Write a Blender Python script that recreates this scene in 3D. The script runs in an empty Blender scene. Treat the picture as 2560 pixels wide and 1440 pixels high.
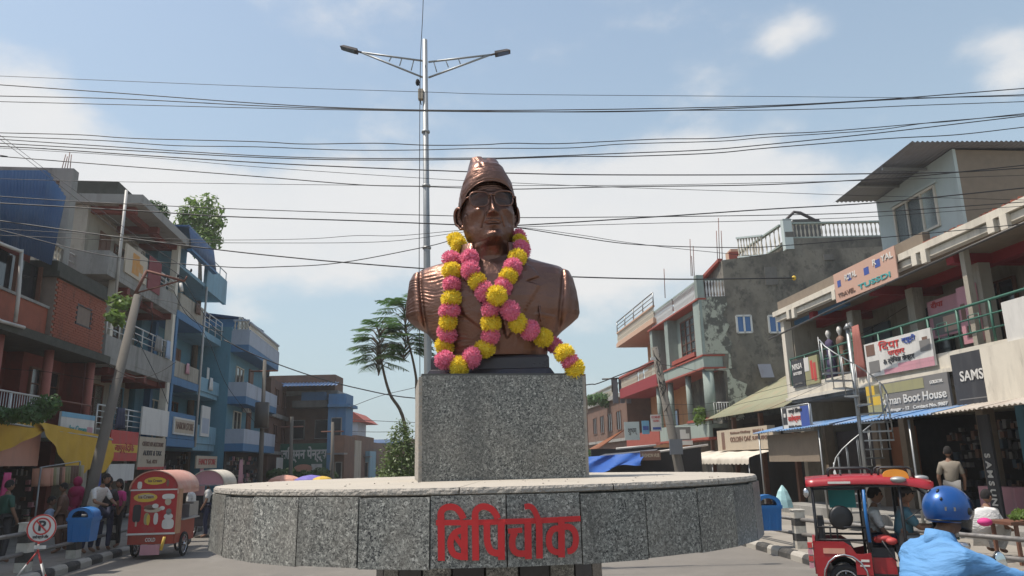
import bpy, bmesh, math, random
import numpy as np
from mathutils import Vector, Matrix, noise as mnoise
random.seed(7); np.random.seed(7)
R = math.radians
sc = bpy.context.scene
col = sc.collection

# ------------------------------------------------------------------ camera, sky, sun, exposure
CAM_H, PITCH, ROLL, FPX = 1.95, R(13.19), 0.022, 1850.0
cam = bpy.data.objects.new('camera', bpy.data.cameras.new('camera'))
col.objects.link(cam)
cam.data.sensor_width = 36.0
cam.data.lens = FPX / 2560.0 * 36.0
cam.data.clip_start, cam.data.clip_end = 0.05, 4000.0
_f = Vector((0, math.cos(PITCH), math.sin(PITCH))); _r = Vector((1, 0, 0)); _u = _r.cross(_f)
_R = _r * math.cos(ROLL) - _u * math.sin(ROLL); _U = _u * math.cos(ROLL) + _r * math.sin(ROLL)
_m = Matrix((_R, _U, -_f)).transposed().to_4x4(); _m.translation = Vector((0, 0, CAM_H))
cam.matrix_world = _m
sc.camera = cam

def ray(px, py):                     # sight line through a point of the 2560 x 1440 photograph
    return _R * ((px - 1280) / FPX) + _U * ((720 - py) / FPX) + _f
def at(px, py, Y):                   # the point that lies Y metres ahead on that line
    d = ray(px, py)
    return Vector((0, 0, CAM_H)) + d * (Y / d.y)

SUN_EL, SUN_AZ = R(65), R(-96)       # azimuth measured from +Y towards +X
sd = Vector((math.sin(SUN_AZ) * math.cos(SUN_EL), math.cos(SUN_AZ) * math.cos(SUN_EL), math.sin(SUN_EL)))
sun = bpy.data.objects.new('sun', bpy.data.lights.new('sun', 'SUN'))
col.objects.link(sun)
sun.data.energy = 3.8
sun.data.angle = R(0.6)
sun.data.color = (1.0, 0.93, 0.83)
sun.rotation_euler = sd.to_track_quat('Z', 'Y').to_euler()
sun.location = (0, 0, 40)

world = bpy.data.worlds.new('World'); sc.world = world
world.use_nodes = True
def build_world():
    nt = world.node_tree; nt.nodes.clear(); N = nt.nodes.new; L = nt.links.new
    out = N('ShaderNodeOutputWorld'); bg = N('ShaderNodeBackground'); bg.inputs[1].default_value = 0.15
    L(bg.outputs[0], out.inputs[0])
    sky = N('ShaderNodeTexSky'); sky.sky_type = 'NISHITA'; sky.sun_disc = False
    sky.sun_elevation = SUN_EL; sky.sun_rotation = SUN_AZ
    sky.air_density = 1.0; sky.dust_density = 2.2; sky.ozone_density = 1.6; sky.altitude = 100
    tc = N('ShaderNodeTexCoord'); sep = N('ShaderNodeSeparateXYZ'); L(tc.outputs['Generated'], sep.inputs[0])
    def math_(op, a, b=None, c=None):
        n = N('ShaderNodeMath'); n.operation = op
        for i, v in enumerate((a, b, c)):
            if v is None: continue
            if isinstance(v, (int, float)): n.inputs[i].default_value = v
            else: L(v, n.inputs[i])
        return n.outputs[0]
    az = math_('ARCTAN2', sep.outputs[0], sep.outputs[1]); el = math_('ARCSINE', sep.outputs[2])
    blobs = [(40,240,115,100,.8),(60,420,260,80,.7),(420,470,330,90,.6),(700,440,200,60,.3),(900,480,260,95,.5),(1120,520,300,110,.55),(1560,500,430,120,.95),
             (1760,400,170,60,.55),(1400,640,700,130,.6),(500,610,420,70,.3),(2150,540,380,60,.5),(1990,75,62,34,.52),(1945,112,32,28,.34),(2545,130,85,75,.6),(2530,215,80,40,.5),
             (600,680,350,60,.35),(590,800,60,40,.4),(850,640,220,60,.2),(2330,480,160,40,.4)]
    tot = None
    for (px, py, rx, ry, w) in blobs:
        d = ray(px, py).normalized(); a0 = math.atan2(d.x, d.y); e0 = math.asin(d.z)
        sa = rx / 1850 / max(.5, math.cos(e0)); se = ry / 1850
        u = math_('MULTIPLY', math_('SUBTRACT', az, a0), 1 / sa); v = math_('MULTIPLY', math_('SUBTRACT', el, e0), 1 / se)
        q = math_('ADD', math_('MULTIPLY', u, u), math_('MULTIPLY', v, v))
        g = math_('MULTIPLY', math_('POWER', 2.71828, math_('MULTIPLY', q, -0.8)), w)
        tot = g if tot is None else math_('ADD', tot, g)
    mp = N('ShaderNodeMapping'); mp.inputs['Scale'].default_value = (1, 1, 1.9); L(tc.outputs['Generated'], mp.inputs[0])
    def noise(scale, detail, rough, loc=0):
        n = N('ShaderNodeTexNoise'); n.inputs['Scale'].default_value = scale; n.inputs['Detail'].default_value = detail
        n.inputs['Roughness'].default_value = rough
        if loc:
            m2 = N('ShaderNodeMapping'); m2.inputs['Location'].default_value = (loc, loc, 0); L(mp.outputs[0], m2.inputs[0]); L(m2.outputs[0], n.inputs[0])
        else: L(mp.outputs[0], n.inputs[0])
        return n.outputs[0]
    n1 = noise(4.5, 9, .58); n2 = noise(1.6, 3, .5, 3.1)
    # scattered cloud everywhere, heavier towards the horizon, so the sky goes on outside the frame
    back = math_('MULTIPLY', math_('SUBTRACT', n2, .42), 1.1)
    field = math_('ADD', tot, math_('MULTIPLY', math_('SUBTRACT', n1, .5), 2.6))
    field = math_('ADD', field, math_('MULTIPLY', back, .5))
    mr = N('ShaderNodeMapRange'); mr.interpolation_type = 'SMOOTHERSTEP'
    mr.inputs[1].default_value = .05; mr.inputs[2].default_value = 1.05; L(field, mr.inputs[0])
    # warm grey-white cloud
    cc = N('ShaderNodeMix'); cc.data_type = 'RGBA'
    cc.inputs[6].default_value = (3.9, 4.05, 4.2, 1); cc.inputs[7].default_value = (4.8, 4.65, 4.5, 1)
    L(n1, cc.inputs[0])
    # thin haze veil low down
    hz = math_('MULTIPLY', math_('POWER', 2.71828, math_('MULTIPLY', math_('MAXIMUM', el, 0.0), -1.6)), 1.0)
    m1 = N('ShaderNodeMix'); m1.data_type = 'RGBA'; L(hz, m1.inputs[0]); L(sky.outputs[0], m1.inputs[6]); m1.inputs[7].default_value = (2.7, 3.35, 3.55, 1)
    m2 = N('ShaderNodeMix'); m2.data_type = 'RGBA'; L(math_('MULTIPLY', mr.outputs[0], .9), m2.inputs[0]); L(m1.outputs[2], m2.inputs[6]); L(cc.outputs[2], m2.inputs[7])
    L(m2.outputs[2], bg.inputs[0])
build_world()
sc.view_settings.view_transform = 'Standard'; sc.view_settings.look = 'None'
sc.view_settings.exposure = 0.38; sc.view_settings.gamma = 1.0; sc.view_settings.use_curve_mapping = False
sc.cycles.max_bounces = 6; sc.cycles.diffuse_bounces = 3; sc.cycles.glossy_bounces = 3; sc.cycles.transparent_max_bounces = 8

# ------------------------------------------------------------------ materials
MATS = {}
def M(name, c, rough=.7, metal=0.0, var=.12, vs=6.0, bump=0.0, bs=40.0, dirt=0.0, dc=(.09,.075,.06), ds=1.6, streak=False, coat=0.0, spec=.5):
    if name in MATS: return MATS[name]
    m = bpy.data.materials.new(name); m.use_nodes = True; MATS[name] = m
    nt = m.node_tree; b = nt.nodes['Principled BSDF']; N = nt.nodes.new; L = nt.links.new
    b.inputs['Roughness'].default_value = rough; b.inputs['Metallic'].default_value = metal
    b.inputs['Specular IOR Level'].default_value = spec; b.inputs['Coat Weight'].default_value = coat
    tc = N('ShaderNodeTexCoord'); src = tc.outputs['Object']
    if streak:
        mp = N('ShaderNodeMapping'); mp.inputs['Scale'].default_value = (1, 1, .18); L(src, mp.inputs[0]); ssrc = mp.outputs[0]
    else: ssrc = src
    n = N('ShaderNodeTexNoise'); n.inputs['Scale'].default_value = vs; n.inputs['Detail'].default_value = 6; L(src, n.inputs[0])
    mx = N('ShaderNodeMix'); mx.data_type = 'RGBA'
    mx.inputs[6].default_value = (*[max(0, x * (1 - var)) for x in c], 1); mx.inputs[7].default_value = (*[min(1, x * (1 + var)) for x in c], 1)
    L(n.outputs[0], mx.inputs[0]); last = mx.outputs[2]
    if dirt > 0:
        n2 = N('ShaderNodeTexNoise'); n2.inputs['Scale'].default_value = ds; n2.inputs['Detail'].default_value = 8; n2.inputs['Roughness'].default_value = .65
        L(ssrc, n2.inputs[0])
        mr = N('ShaderNodeMapRange'); mr.inputs[1].default_value = .62 - .25 * dirt; mr.inputs[2].default_value = .74; mr.inputs[4].default_value = min(1, .35 + dirt * .6)
        L(n2.outputs[0], mr.inputs[0])
        md = N('ShaderNodeMix'); md.data_type = 'RGBA'; L(mr.outputs[0], md.inputs[0]); L(last, md.inputs[6]); md.inputs[7].default_value = (*dc, 1); last = md.outputs[2]
    L(last, b.inputs['Base Color'])
    if bump > 0:
        n3 = N('ShaderNodeTexNoise'); n3.inputs['Scale'].default_value = bs; n3.inputs['Detail'].default_value = 5; L(src, n3.inputs[0])
        bp = N('ShaderNodeBump'); bp.inputs['Strength'].default_value = bump; bp.inputs['Distance'].default_value = .02; L(n3.outputs[0], bp.inputs['Height']); L(bp.outputs[0], b.inputs['Normal'])
    return m

def granite():
    m = bpy.data.materials.new('granite'); m.use_nodes = True; nt = m.node_tree; b = nt.nodes['Principled BSDF']; N = nt.nodes.new; L = nt.links.new
    tc = N('ShaderNodeTexCoord'); geo = N('ShaderNodeNewGeometry'); src = geo.outputs['Position']
    def nz(scale, det, ro=.5, dist=0):
        n = N('ShaderNodeTexNoise'); n.inputs['Scale'].default_value = scale; n.inputs['Detail'].default_value = det
        n.inputs['Roughness'].default_value = ro; n.inputs['Distortion'].default_value = dist; L(src, n.inputs[0]); return n.outputs[0]
    def ramp(v, stops):
        r = N('ShaderNodeValToRGB'); cr = r.color_ramp
        while len(cr.elements) < len(stops): cr.elements.new(.5)
        for e, (p, c) in zip(cr.elements, stops): e.position = p; e.color = (*c, 1)
        L(v, r.inputs[0]); return r.outputs[0]
    base = ramp(nz(95, 4, .62, .5), [(.36, (.07,.071,.065)), (.47, (.15,.15,.137)), (.56, (.225,.223,.20)), (.68, (.33,.32,.285))])
    dk = ramp(nz(135, 2, .5, 1.3), [(.545, (0,0,0)), (.59, (1,1,1))])
    lt = ramp(nz(110, 2, .5, .8), [(.60, (0,0,0)), (.66, (1,1,1))])
    m1 = N('ShaderNodeMix'); m1.data_type = 'RGBA'; L(dk, m1.inputs[0]); L(base, m1.inputs[6]); m1.inputs[7].default_value = (.022,.022,.024,1)
    m2 = N('ShaderNodeMix'); m2.data_type = 'RGBA'; L(lt, m2.inputs[0]); L(m1.outputs[2], m2.inputs[6]); m2.inputs[7].default_value = (.42,.41,.37,1)
    dust = ramp(nz(5, 5, .6), [(.45, (0,0,0)), (.75, (.45,.45,.45))])
    m3 = N('ShaderNodeMix'); m3.data_type = 'RGBA'; L(dust, m3.inputs[0]); L(m2.outputs[2], m3.inputs[6]); m3.inputs[7].default_value = (.24,.215,.18,1)
    oi = N('ShaderNodeObjectInfo'); mr = N('ShaderNodeMapRange'); mr.inputs[3].default_value = 1.0; mr.inputs[4].default_value = 1.3; L(oi.outputs['Random'], mr.inputs[0])
    mp = N('ShaderNodeMapping'); mp.inputs['Scale'].default_value = (1, 1, .16); L(src, mp.inputs[0]); ns = N('ShaderNodeTexNoise'); ns.inputs['Scale'].default_value = 9; ns.inputs['Detail'].default_value = 5; L(mp.outputs[0], ns.inputs[0])
    st = ramp(ns.outputs[0], [(.52, (0,0,0)), (.68, (.38,.38,.38))]); m4 = N('ShaderNodeMix'); m4.data_type = 'RGBA'; L(st, m4.inputs[0]); L(m3.outputs[2], m4.inputs[6]); m4.inputs[7].default_value = (.075,.072,.066,1)
    vm = N('ShaderNodeVectorMath'); vm.operation = 'SCALE'; L(m4.outputs[2], vm.inputs[0]); L(mr.outputs[0], vm.inputs['Scale'])
    L(vm.outputs[0], b.inputs['Base Color']); b.inputs['Roughness'].default_value = .32
    bp = N('ShaderNodeBump'); bp.inputs['Strength'].default_value = .15; bp.inputs['Distance'].default_value = .003; L(nz(120, 3), bp.inputs['Height']); L(bp.outputs[0], b.inputs['Normal'])
    MATS['granite'] = m; return m
granite()

def bronze(name, c1, c2, rough, metal=.85, bump=.5):
    m = bpy.data.materials.new(name); m.use_nodes = True; nt = m.node_tree; b = nt.nodes['Principled BSDF']; N = nt.nodes.new; L = nt.links.new
    tc = N('ShaderNodeTexCoord'); src = tc.outputs['Object']
    n = N('ShaderNodeTexNoise'); n.inputs['Scale'].default_value = 9; n.inputs['Detail'].default_value = 6; L(src, n.inputs[0])
    mx = N('ShaderNodeMix'); mx.data_type = 'RGBA'; mx.inputs[6].default_value = (*c1, 1); mx.inputs[7].default_value = (*c2, 1); L(n.outputs[0], mx.inputs[0])
    L(mx.outputs[2], b.inputs['Base Color']); b.inputs['Metallic'].default_value = metal
    mr = N('ShaderNodeMapRange'); mr.inputs[1].default_value = .3; mr.inputs[2].default_value = .7; mr.inputs[3].default_value = rough - .08; mr.inputs[4].default_value = rough + .12
    L(n.outputs[0], mr.inputs[0]); L(mr.outputs[0], b.inputs['Roughness'])
    n3 = N('ShaderNodeTexNoise'); n3.inputs['Scale'].default_value = 45; n3.inputs['Detail'].default_value = 6; n3.inputs['Distortion'].default_value = .8; L(src, n3.inputs[0])
    bp = N('ShaderNodeBump'); bp.inputs['Strength'].default_value = bump; bp.inputs['Distance'].default_value = .006; L(n3.outputs[0], bp.inputs['Height']); L(bp.outputs[0], b.inputs['Normal'])
    MATS[name] = m; return m
bronze('bronze', (.125,.068,.052), (.25,.135,.10), .36, .8)
bronze('bronze_dark', (.045,.04,.045), (.08,.07,.075), .30, .5, .2)

def glass(name, c, rough=.08):
    m = bpy.data.materials.new(name); m.use_nodes = True; b = m.node_tree.nodes['Principled BSDF']
    b.inputs['Base Color'].default_value = (*c, 1); b.inputs['Roughness'].default_value = rough; b.inputs['Specular IOR Level'].default_value = .8
    MATS[name] = m; return m
def clear_glass(name, c, alpha):
    m = bpy.data.materials.new(name); m.use_nodes = True; b = m.node_tree.nodes['Principled BSDF']
    b.inputs['Base Color'].default_value = (*c, 1); b.inputs['Roughness'].default_value = .05; b.inputs['Alpha'].default_value = alpha
    MATS[name] = m; return m
def leafmat(name, c, tr=.35):
    m = bpy.data.materials.new(name); m.use_nodes = True; nt = m.node_tree; b = nt.nodes['Principled BSDF']; N = nt.nodes.new; L = nt.links.new
    oi = N('ShaderNodeNewGeometry'); n = N('ShaderNodeTexNoise'); n.inputs['Scale'].default_value = 1.7; L(oi.outputs['Position'], n.inputs[0])
    mx = N('ShaderNodeMix'); mx.data_type = 'RGBA'; mx.inputs[6].default_value = (*[x*.6 for x in c], 1); mx.inputs[7].default_value = (*[min(1, x*1.4) for x in c], 1)
    L(n.outputs[0], mx.inputs[0]); L(mx.outputs[2], b.inputs['Base Color']); b.inputs['Roughness'].default_value = .5
    t = N('ShaderNodeBsdfTranslucent'); L(mx.outputs[2], t.inputs[0]); ms = N('ShaderNodeMixShader'); ms.inputs[0].default_value = tr
    L(b.outputs[0], ms.inputs[1]); L(t.outputs[0], ms.inputs[2]); L(ms.outputs[0], nt.nodes['Material Output'].inputs[0])
    MATS[name] = m; return m

def wrinkles(mat, scale, dist, strength=.9):
    nt = MATS[mat].node_tree; b = nt.nodes['Principled BSDF']; N = nt.nodes.new; L = nt.links.new; geo = N('ShaderNodeNewGeometry'); mp = N('ShaderNodeMapping'); mp.inputs['Rotation'].default_value = (0, R(35), R(20)); mp.inputs['Scale'].default_value = (.5, .5, 1.6); L(geo.outputs['Position'], mp.inputs[0])
    n = N('ShaderNodeTexNoise'); n.inputs['Scale'].default_value = scale; n.inputs['Detail'].default_value = 4; n.inputs['Distortion'].default_value = 1.6; n.inputs['Roughness'].default_value = .45; L(mp.outputs[0], n.inputs[0])
    bp = N('ShaderNodeBump'); bp.inputs['Strength'].default_value = strength; bp.inputs['Distance'].default_value = dist; L(n.outputs[0], bp.inputs['Height']); L(bp.outputs[0], b.inputs['Normal'])

# ------------------------------------------------------------------ object helpers
def tag(o, label=None, cat=None, group=None, kind=None):
    if label: o['label'] = label
    if cat: o['category'] = cat
    if group: o['group'] = group
    if kind: o['kind'] = kind
    return o
def thing(name, label, cat, loc=(0, 0, 0), group=None):
    o = bpy.data.objects.new(name, None); col.objects.link(o); o.location = loc; o.empty_display_size = .2
    return tag(o, label, cat, group)
def wpos(o):
    v = Vector((0, 0, 0))
    while o is not None: v += o.location; o = o.parent
    return v
def link(name, me, parent=None, loc=None, rot=None, scale=None):
    o = bpy.data.objects.new(name, me); col.objects.link(o)
    if parent is not None:
        o.parent = parent
        if loc is None: o.location = -wpos(parent)
        else: o.location = Vector(loc) - wpos(parent)
    elif loc is not None: o.location = loc
    if rot is not None: o.rotation_euler = rot
    if scale is not None: o.scale = scale
    return o

class MB:
    """collects shapes in world metres and links them as ONE mesh object"""
    def __init__(s): s.v = []; s.f = []; s.sm = []
    def add(s, vs, fs, smooth=False):
        o = len(s.v); s.v += [tuple(p) for p in vs]; s.f += [tuple(i + o for i in f) for f in fs]; s.sm += [smooth] * len(fs); return s
    def hexa(s, p):      # 8 corners: bottom 4 (ccw) then top 4
        return s.add(p, [(3,2,1,0), (4,5,6,7), (0,1,5,4), (1,2,6,5), (2,3,7,6), (3,0,4,7)])
    def box(s, c, d, rz=0, rx=0, ry=0):
        m = Matrix.Rotation(rz, 3, 'Z') @ Matrix.Rotation(ry, 3, 'Y') @ Matrix.Rotation(rx, 3, 'X'); c = Vector(c); a, b, e = d[0]/2, d[1]/2, d[2]/2
        return s.hexa([c + m @ Vector(q) for q in ((-a,-b,-e),(a,-b,-e),(a,b,-e),(-a,b,-e),(-a,-b,e),(a,-b,e),(a,b,e),(-a,b,e))])
    def fb(s, fr, s0, s1, n0, n1, z0, z1, z0b=None, z1b=None):   # box in facade coordinates; z*b = heights at the far end
        z0b = z0 if z0b is None else z0b; z1b = z1 if z1b is None else z1b
        P = fr.p
        q = [P(s0,n0,z0), P(s1,n0,z0b), P(s1,n1,z0b), P(s0,n1,z0), P(s0,n0,z1), P(s1,n0,z1b), P(s1,n1,z1b), P(s0,n1,z1)]
        return s.hexa(q if fr.flip else [q[i] for i in (0,3,2,1,4,7,6,5)])
    def tube(s, pts, r, n=8, cap=True, smooth=True):
        pts = [Vector(p) for p in pts]; k = len(pts); rr = r if isinstance(r, (list, tuple)) else [r] * k
        o = len(s.v); prev = None
        for i, p in enumerate(pts):
            t = (pts[min(i+1, k-1)] - pts[max(i-1, 0)])
            t = t.normalized() if t.length > 1e-9 else Vector((0, 0, 1))
            if prev is None:
                a = Vector((0, 0, 1)) if abs(t.z) < .9 else Vector((1, 0, 0)); u = t.cross(a).normalized()
            else:
                u = prev - t * prev.dot(t); u = u.normalized() if u.length > 1e-6 else t.orthogonal().normalized()
            prev = u; w = t.cross(u)
            for j in range(n):
                a = 2 * math.pi * j / n; s.v.append(tuple(p + (u * math.cos(a) + w * math.sin(a)) * rr[i]))
        for i in range(k - 1):
            for j in range(n):
                a = o + i*n + j; b = o + i*n + (j+1) % n; s.f.append((a, b, b+n, a+n)); s.sm.append(smooth)
        if cap:
            s.f.append(tuple(o + j for j in range(n))[::-1]); s.sm.append(False)
            s.f.append(tuple(o + (k-1)*n + j for j in range(n))); s.sm.append(False)
        return s
    def cyl(s, a, b, r, n=12, r2=None): return s.tube([a, b], [r, r if r2 is None else r2], n)
    def lathe(s, c, prof, n=16, smooth=True, ax='Z', sx=1, sy=1, rz=0):
        o = len(s.v); c = Vector(c); cr, sr = math.cos(rz), math.sin(rz)
        for (r, z) in prof:
            for j in range(n):
                a = 2*math.pi*j/n; x, y = r*math.cos(a)*sx, r*math.sin(a)*sy; x, y = x*cr - y*sr, x*sr + y*cr
                q = (x, y, z) if ax == 'Z' else ((z, x, y) if ax == 'X' else (x, z, y))
                s.v.append(tuple(c + Vector(q)))
        k = len(prof)
        for i in range(k-1):
            for j in range(n):
                a = o+i*n+j; b = o+i*n+(j+1) % n; s.f.append((a, b, b+n, a+n)); s.sm.append(smooth)
        s.f.append(tuple(o+j for j in range(n))[::-1]); s.sm.append(False); s.f.append(tuple(o+(k-1)*n+j for j in range(n))); s.sm.append(False)
        return s
    def ell(s, c, r, n=12, m=8, rot=None):
        o = len(s.v); c = Vector(c)
        for i in range(m+1):
            t = math.pi*i/m
            for j in range(n):
                a = 2*math.pi*j/n; q = Vector((r[0]*math.sin(t)*math.cos(a), r[1]*math.sin(t)*math.sin(a), r[2]*math.cos(t)))
                if rot is not None: q = rot @ q
                s.v.append(tuple(c+q))
        for i in range(m):
            for j in range(n):
                a = o+i*n+j; b = o+i*n+(j+1) % n; s.f.append((b, a, a+n, b+n)); s.sm.append(True)
        return s
    def prism(s, pts, off):      # planar polygon extruded by a vector
        k = len(pts); off = Vector(off); pts = [Vector(p) for p in pts]
        return s.add(pts + [p + off for p in pts], [tuple(range(k))[::-1], tuple(range(k, 2*k))] + [(i, (i+1) % k, k+(i+1) % k, k+i) for i in range(k)])
    def grid(s, P, smooth=True, thick=None):   # P[i][j] points
        a, b = len(P), len(P[0]); o = len(s.v)
        for row in P: s.v += [tuple(p) for p in row]
        for i in range(a-1):
            for j in range(b-1):
                q = o+i*b+j; s.f.append((q, q+1, q+b+1, q+b)); s.sm.append(smooth)
        if thick is not None:
            o2 = len(s.v); th = Vector(thick)
            for row in P: s.v += [tuple(Vector(p)+th) for p in row]
            for i in range(a-1):
                for j in range(b-1):
                    q = o2+i*b+j; s.f.append((q, q+b, q+b+1, q+1)); s.sm.append(smooth)
            edge = [(0, j) for j in range(b)] + [(i, b-1) for i in range(1, a)] + [(a-1, j) for j in range(b-2, -1, -1)] + [(i, 0) for i in range(a-2, 0, -1)]
            for q in range(len(edge)):
                i, j = edge[q]; i2, j2 = edge[(q+1) % len(edge)]
                s.f.append((o+i*b+j, o2+i*b+j, o2+i2*b+j2, o+i2*b+j2)); s.sm.append(False)
        return s
    def mesh(s, name, mat, origin=(0, 0, 0)):
        me = bpy.data.meshes.new(name); ox, oy, oz = origin
        me.from_pydata([(x-ox, y-oy, z-oz) for x, y, z in s.v], [], s.f)
        me.polygons.foreach_set('use_smooth', s.sm)
        for mm in (mat if isinstance(mat, (list, tuple)) else [mat]): me.materials.append(MATS[mm] if isinstance(mm, str) else mm)
        me.update(); return me
    def build(s, name, mat, parent=None, fix=True):
        me = s.mesh(name, mat)
        if fix:
            bm = bmesh.new(); bm.from_mesh(me); bmesh.ops.recalc_face_normals(bm, faces=bm.faces); bm.to_mesh(me); bm.free()
        return link(name, me, parent)

class Frame:
    """a street front: s runs along it (metres ahead of the camera), n towards the street, z up"""
    def __init__(s, x0, y0, k, side): s.x0, s.y0, s.k = x0, y0, k; s.nv = (Vector((1, -k, 0)) * side).normalized(); s.flip = side > 0; s.dirv = Vector((k, 1, 0)).normalized()
    def p(s, S, n, z): return Vector((s.x0 + s.k*(S - s.y0), S, 0)) + s.nv*n + Vector((0, 0, z))
    def hit(s, px, py, n=0):     # where the sight line meets the plane n metres out
        d = ray(px, py); o = s.p(0, n, 0); x0 = o.x - s.k*o.y
        t = x0/(d.x - s.k*d.y); return t*d.y, CAM_H + d.z*t
LF = Frame(-13.4, 25, -.126, 1)
RF = Frame(9.6, 27, -.09, -1)

FONT_DEV = None
def text(name, s, mat, parent, origin, xdir, zdir, h, width=None, align='CENTER', bold=0.0, ext=.006):
    """flat lettering lying in the plane of xdir/zdir, of cap height about h"""
    cu = bpy.data.curves.new(name, 'FONT'); cu.body = s; cu.align_x = align; cu.align_y = 'CENTER'; cu.size = h*1.35; cu.extrude = ext; cu.offset = bold; cu.resolution_u = 3
    o = bpy.data.objects.new('tmp', cu); col.objects.link(o)
    dg = bpy.context.evaluated_depsgraph_get(); me = bpy.data.meshes.new_from_object(o.evaluated_get(dg)); bpy.data.objects.remove(o)
    xd = Vector(xdir).normalized(); zd = Vector(zdir).normalized(); nd = xd.cross(zd)
    vs = np.zeros(len(me.vertices)*3); me.vertices.foreach_get('co', vs); vs = vs.reshape(-1, 3)
    if len(vs) and width:
        w = vs[:, 0].max() - vs[:, 0].min()
        if w > 0: vs[:, 0] *= width / w
    O = np.array(origin); vs = O + vs[:, :1]*np.array(xd) + vs[:, 1:2]*np.array(zd) + vs[:, 2:3]*np.array(nd)
    me.vertices.foreach_set('co', vs.ravel()); me.update(); me.materials.clear(); me.materials.append(MATS[mat])
    return link(name, me, parent)
# ------------------------------------------------------------------ ground, roads, kerbs
def facet_mats():
    M('asphalt', (.165,.150,.130), .9, var=.14, vs=1.3, bump=.35, bs=60, dirt=.35, dc=(.13,.12,.105), ds=.5)
    M('paving', (.26,.235,.20), .9, var=.12, vs=1.5, bump=.3, bs=40, dirt=.4, dc=(.15,.13,.11), ds=.8)
    M('earth', (.20,.17,.13), .95, var=.2, vs=.6)
    M('concrete', (.27,.26,.24), .9, var=.15, vs=3, bump=.4, bs=30, dirt=.5, dc=(.10,.095,.085), ds=1.2, streak=True)
    M('concrete_dark', (.12,.115,.105), .95, var=.3, vs=3, bump=.4, bs=30, dirt=.7, dc=(.05,.05,.045), ds=1.5, streak=True)
    M('kerb_black', (.05,.048,.045), .85, var=.3, dirt=.6, dc=(.18,.16,.13), ds=6)
    M('kerb_white', (.36,.335,.29), .85, var=.15, dirt=.6, dc=(.22,.19,.15), ds=6)
facet_mats()
tag(MB().add([(-350,-150,0),(350,-150,0),(350,500,0),(-350,500,0)], [(0,1,2,3)]).build('ground', 'earth'), kind='structure')
def strip(name, mat, pts, z):
    return tag(MB().add([(x, y, z) for x, y in pts], [tuple(range(len(pts)))]).build(name, mat, fix=False), kind='structure')
kl = lambda Y: -8.95 - .126*(Y-16)          # kerb line on the left
def kr(Y): return 5.15 - .09*(Y-16) if Y > 15 else 5.24 + .045*(15-Y)**1.7
Ys = [-20, 0, 6, 9, 11, 12, 13, 14, 15, 16, 20, 40, 80, 130]
strip('road', 'asphalt', [(kl(y)-1.2, y) for y in Ys] + [(kr(max(y, 3))+.4, y) for y in Ys[::-1]], .004)
def pavement(name, edge, far, sgn):
    b = MB(); ys = [-20, 3, 6, 8, 9, 10, 11, 12, 13, 14, 15, 16, 20, 30, 50, 80, 130]
    P = [[(edge(max(y, 3)) + sgn*.16, y, .15), (far(y), y, .15)] for y in ys]
    b.grid(P, smooth=False, thick=(0, 0, -.15)); o = b.build(name, 'paving'); return tag(o, kind='structure')
pavement('pavement', kl, lambda y: -13.4 - .126*(y-25) - 6, -1)
pavement('pavement', kr, lambda y: 9.6 - .09*(y-27) + 6, 1)
def kerb(edge, y0, y1, sgn, L0=.55, shape='block'):
    k = bpy.data.objects.new('kerb', None); col.objects.link(k); tag(k, kind='structure'); y = y0; i = 0
    ms = {}
    while y < y1:
        a = Vector((edge(y), y, 0)); b = Vector((edge(y+.1), y+.1, 0)); d = (b-a).normalized(); n = Vector((d.y, -d.x, 0))*sgn
        nm = 'kerb_white' if i % 2 else 'kerb_black'
        if nm not in ms:
            q = MB(); l = L0*.5-.012; prof = [(0, 0), (0, .10), (.03, .145), (.07, .165), (.17, .165), (.17, 0)]
            q.prism([(-l, p[0], p[1]) for p in prof], (2*l, 0, 0)); ms[nm] = q.mesh('kerb_stone', nm)
        o = link('kerb_stone', ms[nm], k, loc=a + d*L0*.5, rot=(random.uniform(-.02, .02), 0, math.atan2(d.y, d.x) + (0 if sgn < 0 else math.pi)))
        y += L0*d.y; i += 1
        if i > 200: break
kerb(kl, 10, 45, -1); kerb(kr, 7.5, 45, 1)
# median strip behind the monument
mc = lambda Y: -1.75 - .105*(Y-14)
b = MB(); pr = [(mc(y)-w, y) for y, w in ((14.3,.25),(14.6,.6),(15.5,.75),(70,.75))] + [(mc(y)+w, y) for y, w in ((70,.75),(15.5,.75),(14.6,.6),(14.3,.25))]
b.prism([(x, y, 0) for x, y in pr], (0, 0, .22)); tag(b.build('median_kerb', 'kerb_white'), kind='structure')

# ------------------------------------------------------------------ the round granite platform with its pillar
C = at(1222, 1230, 3.6); CX, CY = C.x, 3.6
RP, NS = 1.214, 32
ZT, ZS, ZB = 1.874, 1.846, 1.6355
PHI0 = R(4.6) - math.atan2(CX, CY)*0
def ring(i, r, z): a = PHI0 + i*2*math.pi/NS; return Vector((CX + r*math.sin(a), CY - r*math.cos(a), z))
plat = thing('memorial_platform', 'round granite clad platform with red lettering carrying the bronze bust', 'platform', (CX, CY, 0))
RI = RP*math.cos(math.pi/NS)
for i in range(NS):
    g = .0022; b = MB(); jit = random.uniform(-.002, .003); tz = random.uniform(-.003, .004)
    a, c = ring(i, RP+jit, 0), ring(i+1, RP+jit, 0); d = (c-a).normalized(); n = Vector((d.y, -d.x, 0))
    if n.dot(a - Vector((CX, CY, 0))) < 0: n = -n
    a, c = a + d*g, c - d*g; zb, zt = ZB + random.uniform(-.004, .003), ZS + tz
    e = .003
    q = [a - n*.02, c - n*.02, c, a]
    bot = [(p.x, p.y, zb) for p in q]; top = [(p.x, p.y, zt) for p in (q[0], q[1], q[2]-n*e, q[3]-n*e)]
    b.hexa(bot + top); b.build('granite_slab', 'granite', plat)
M('cap_stone', (.34,.31,.27), .85, var=.14, vs=9, bump=.8, bs=70, dirt=.35, dc=(.12,.115,.11), ds=22)
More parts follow.
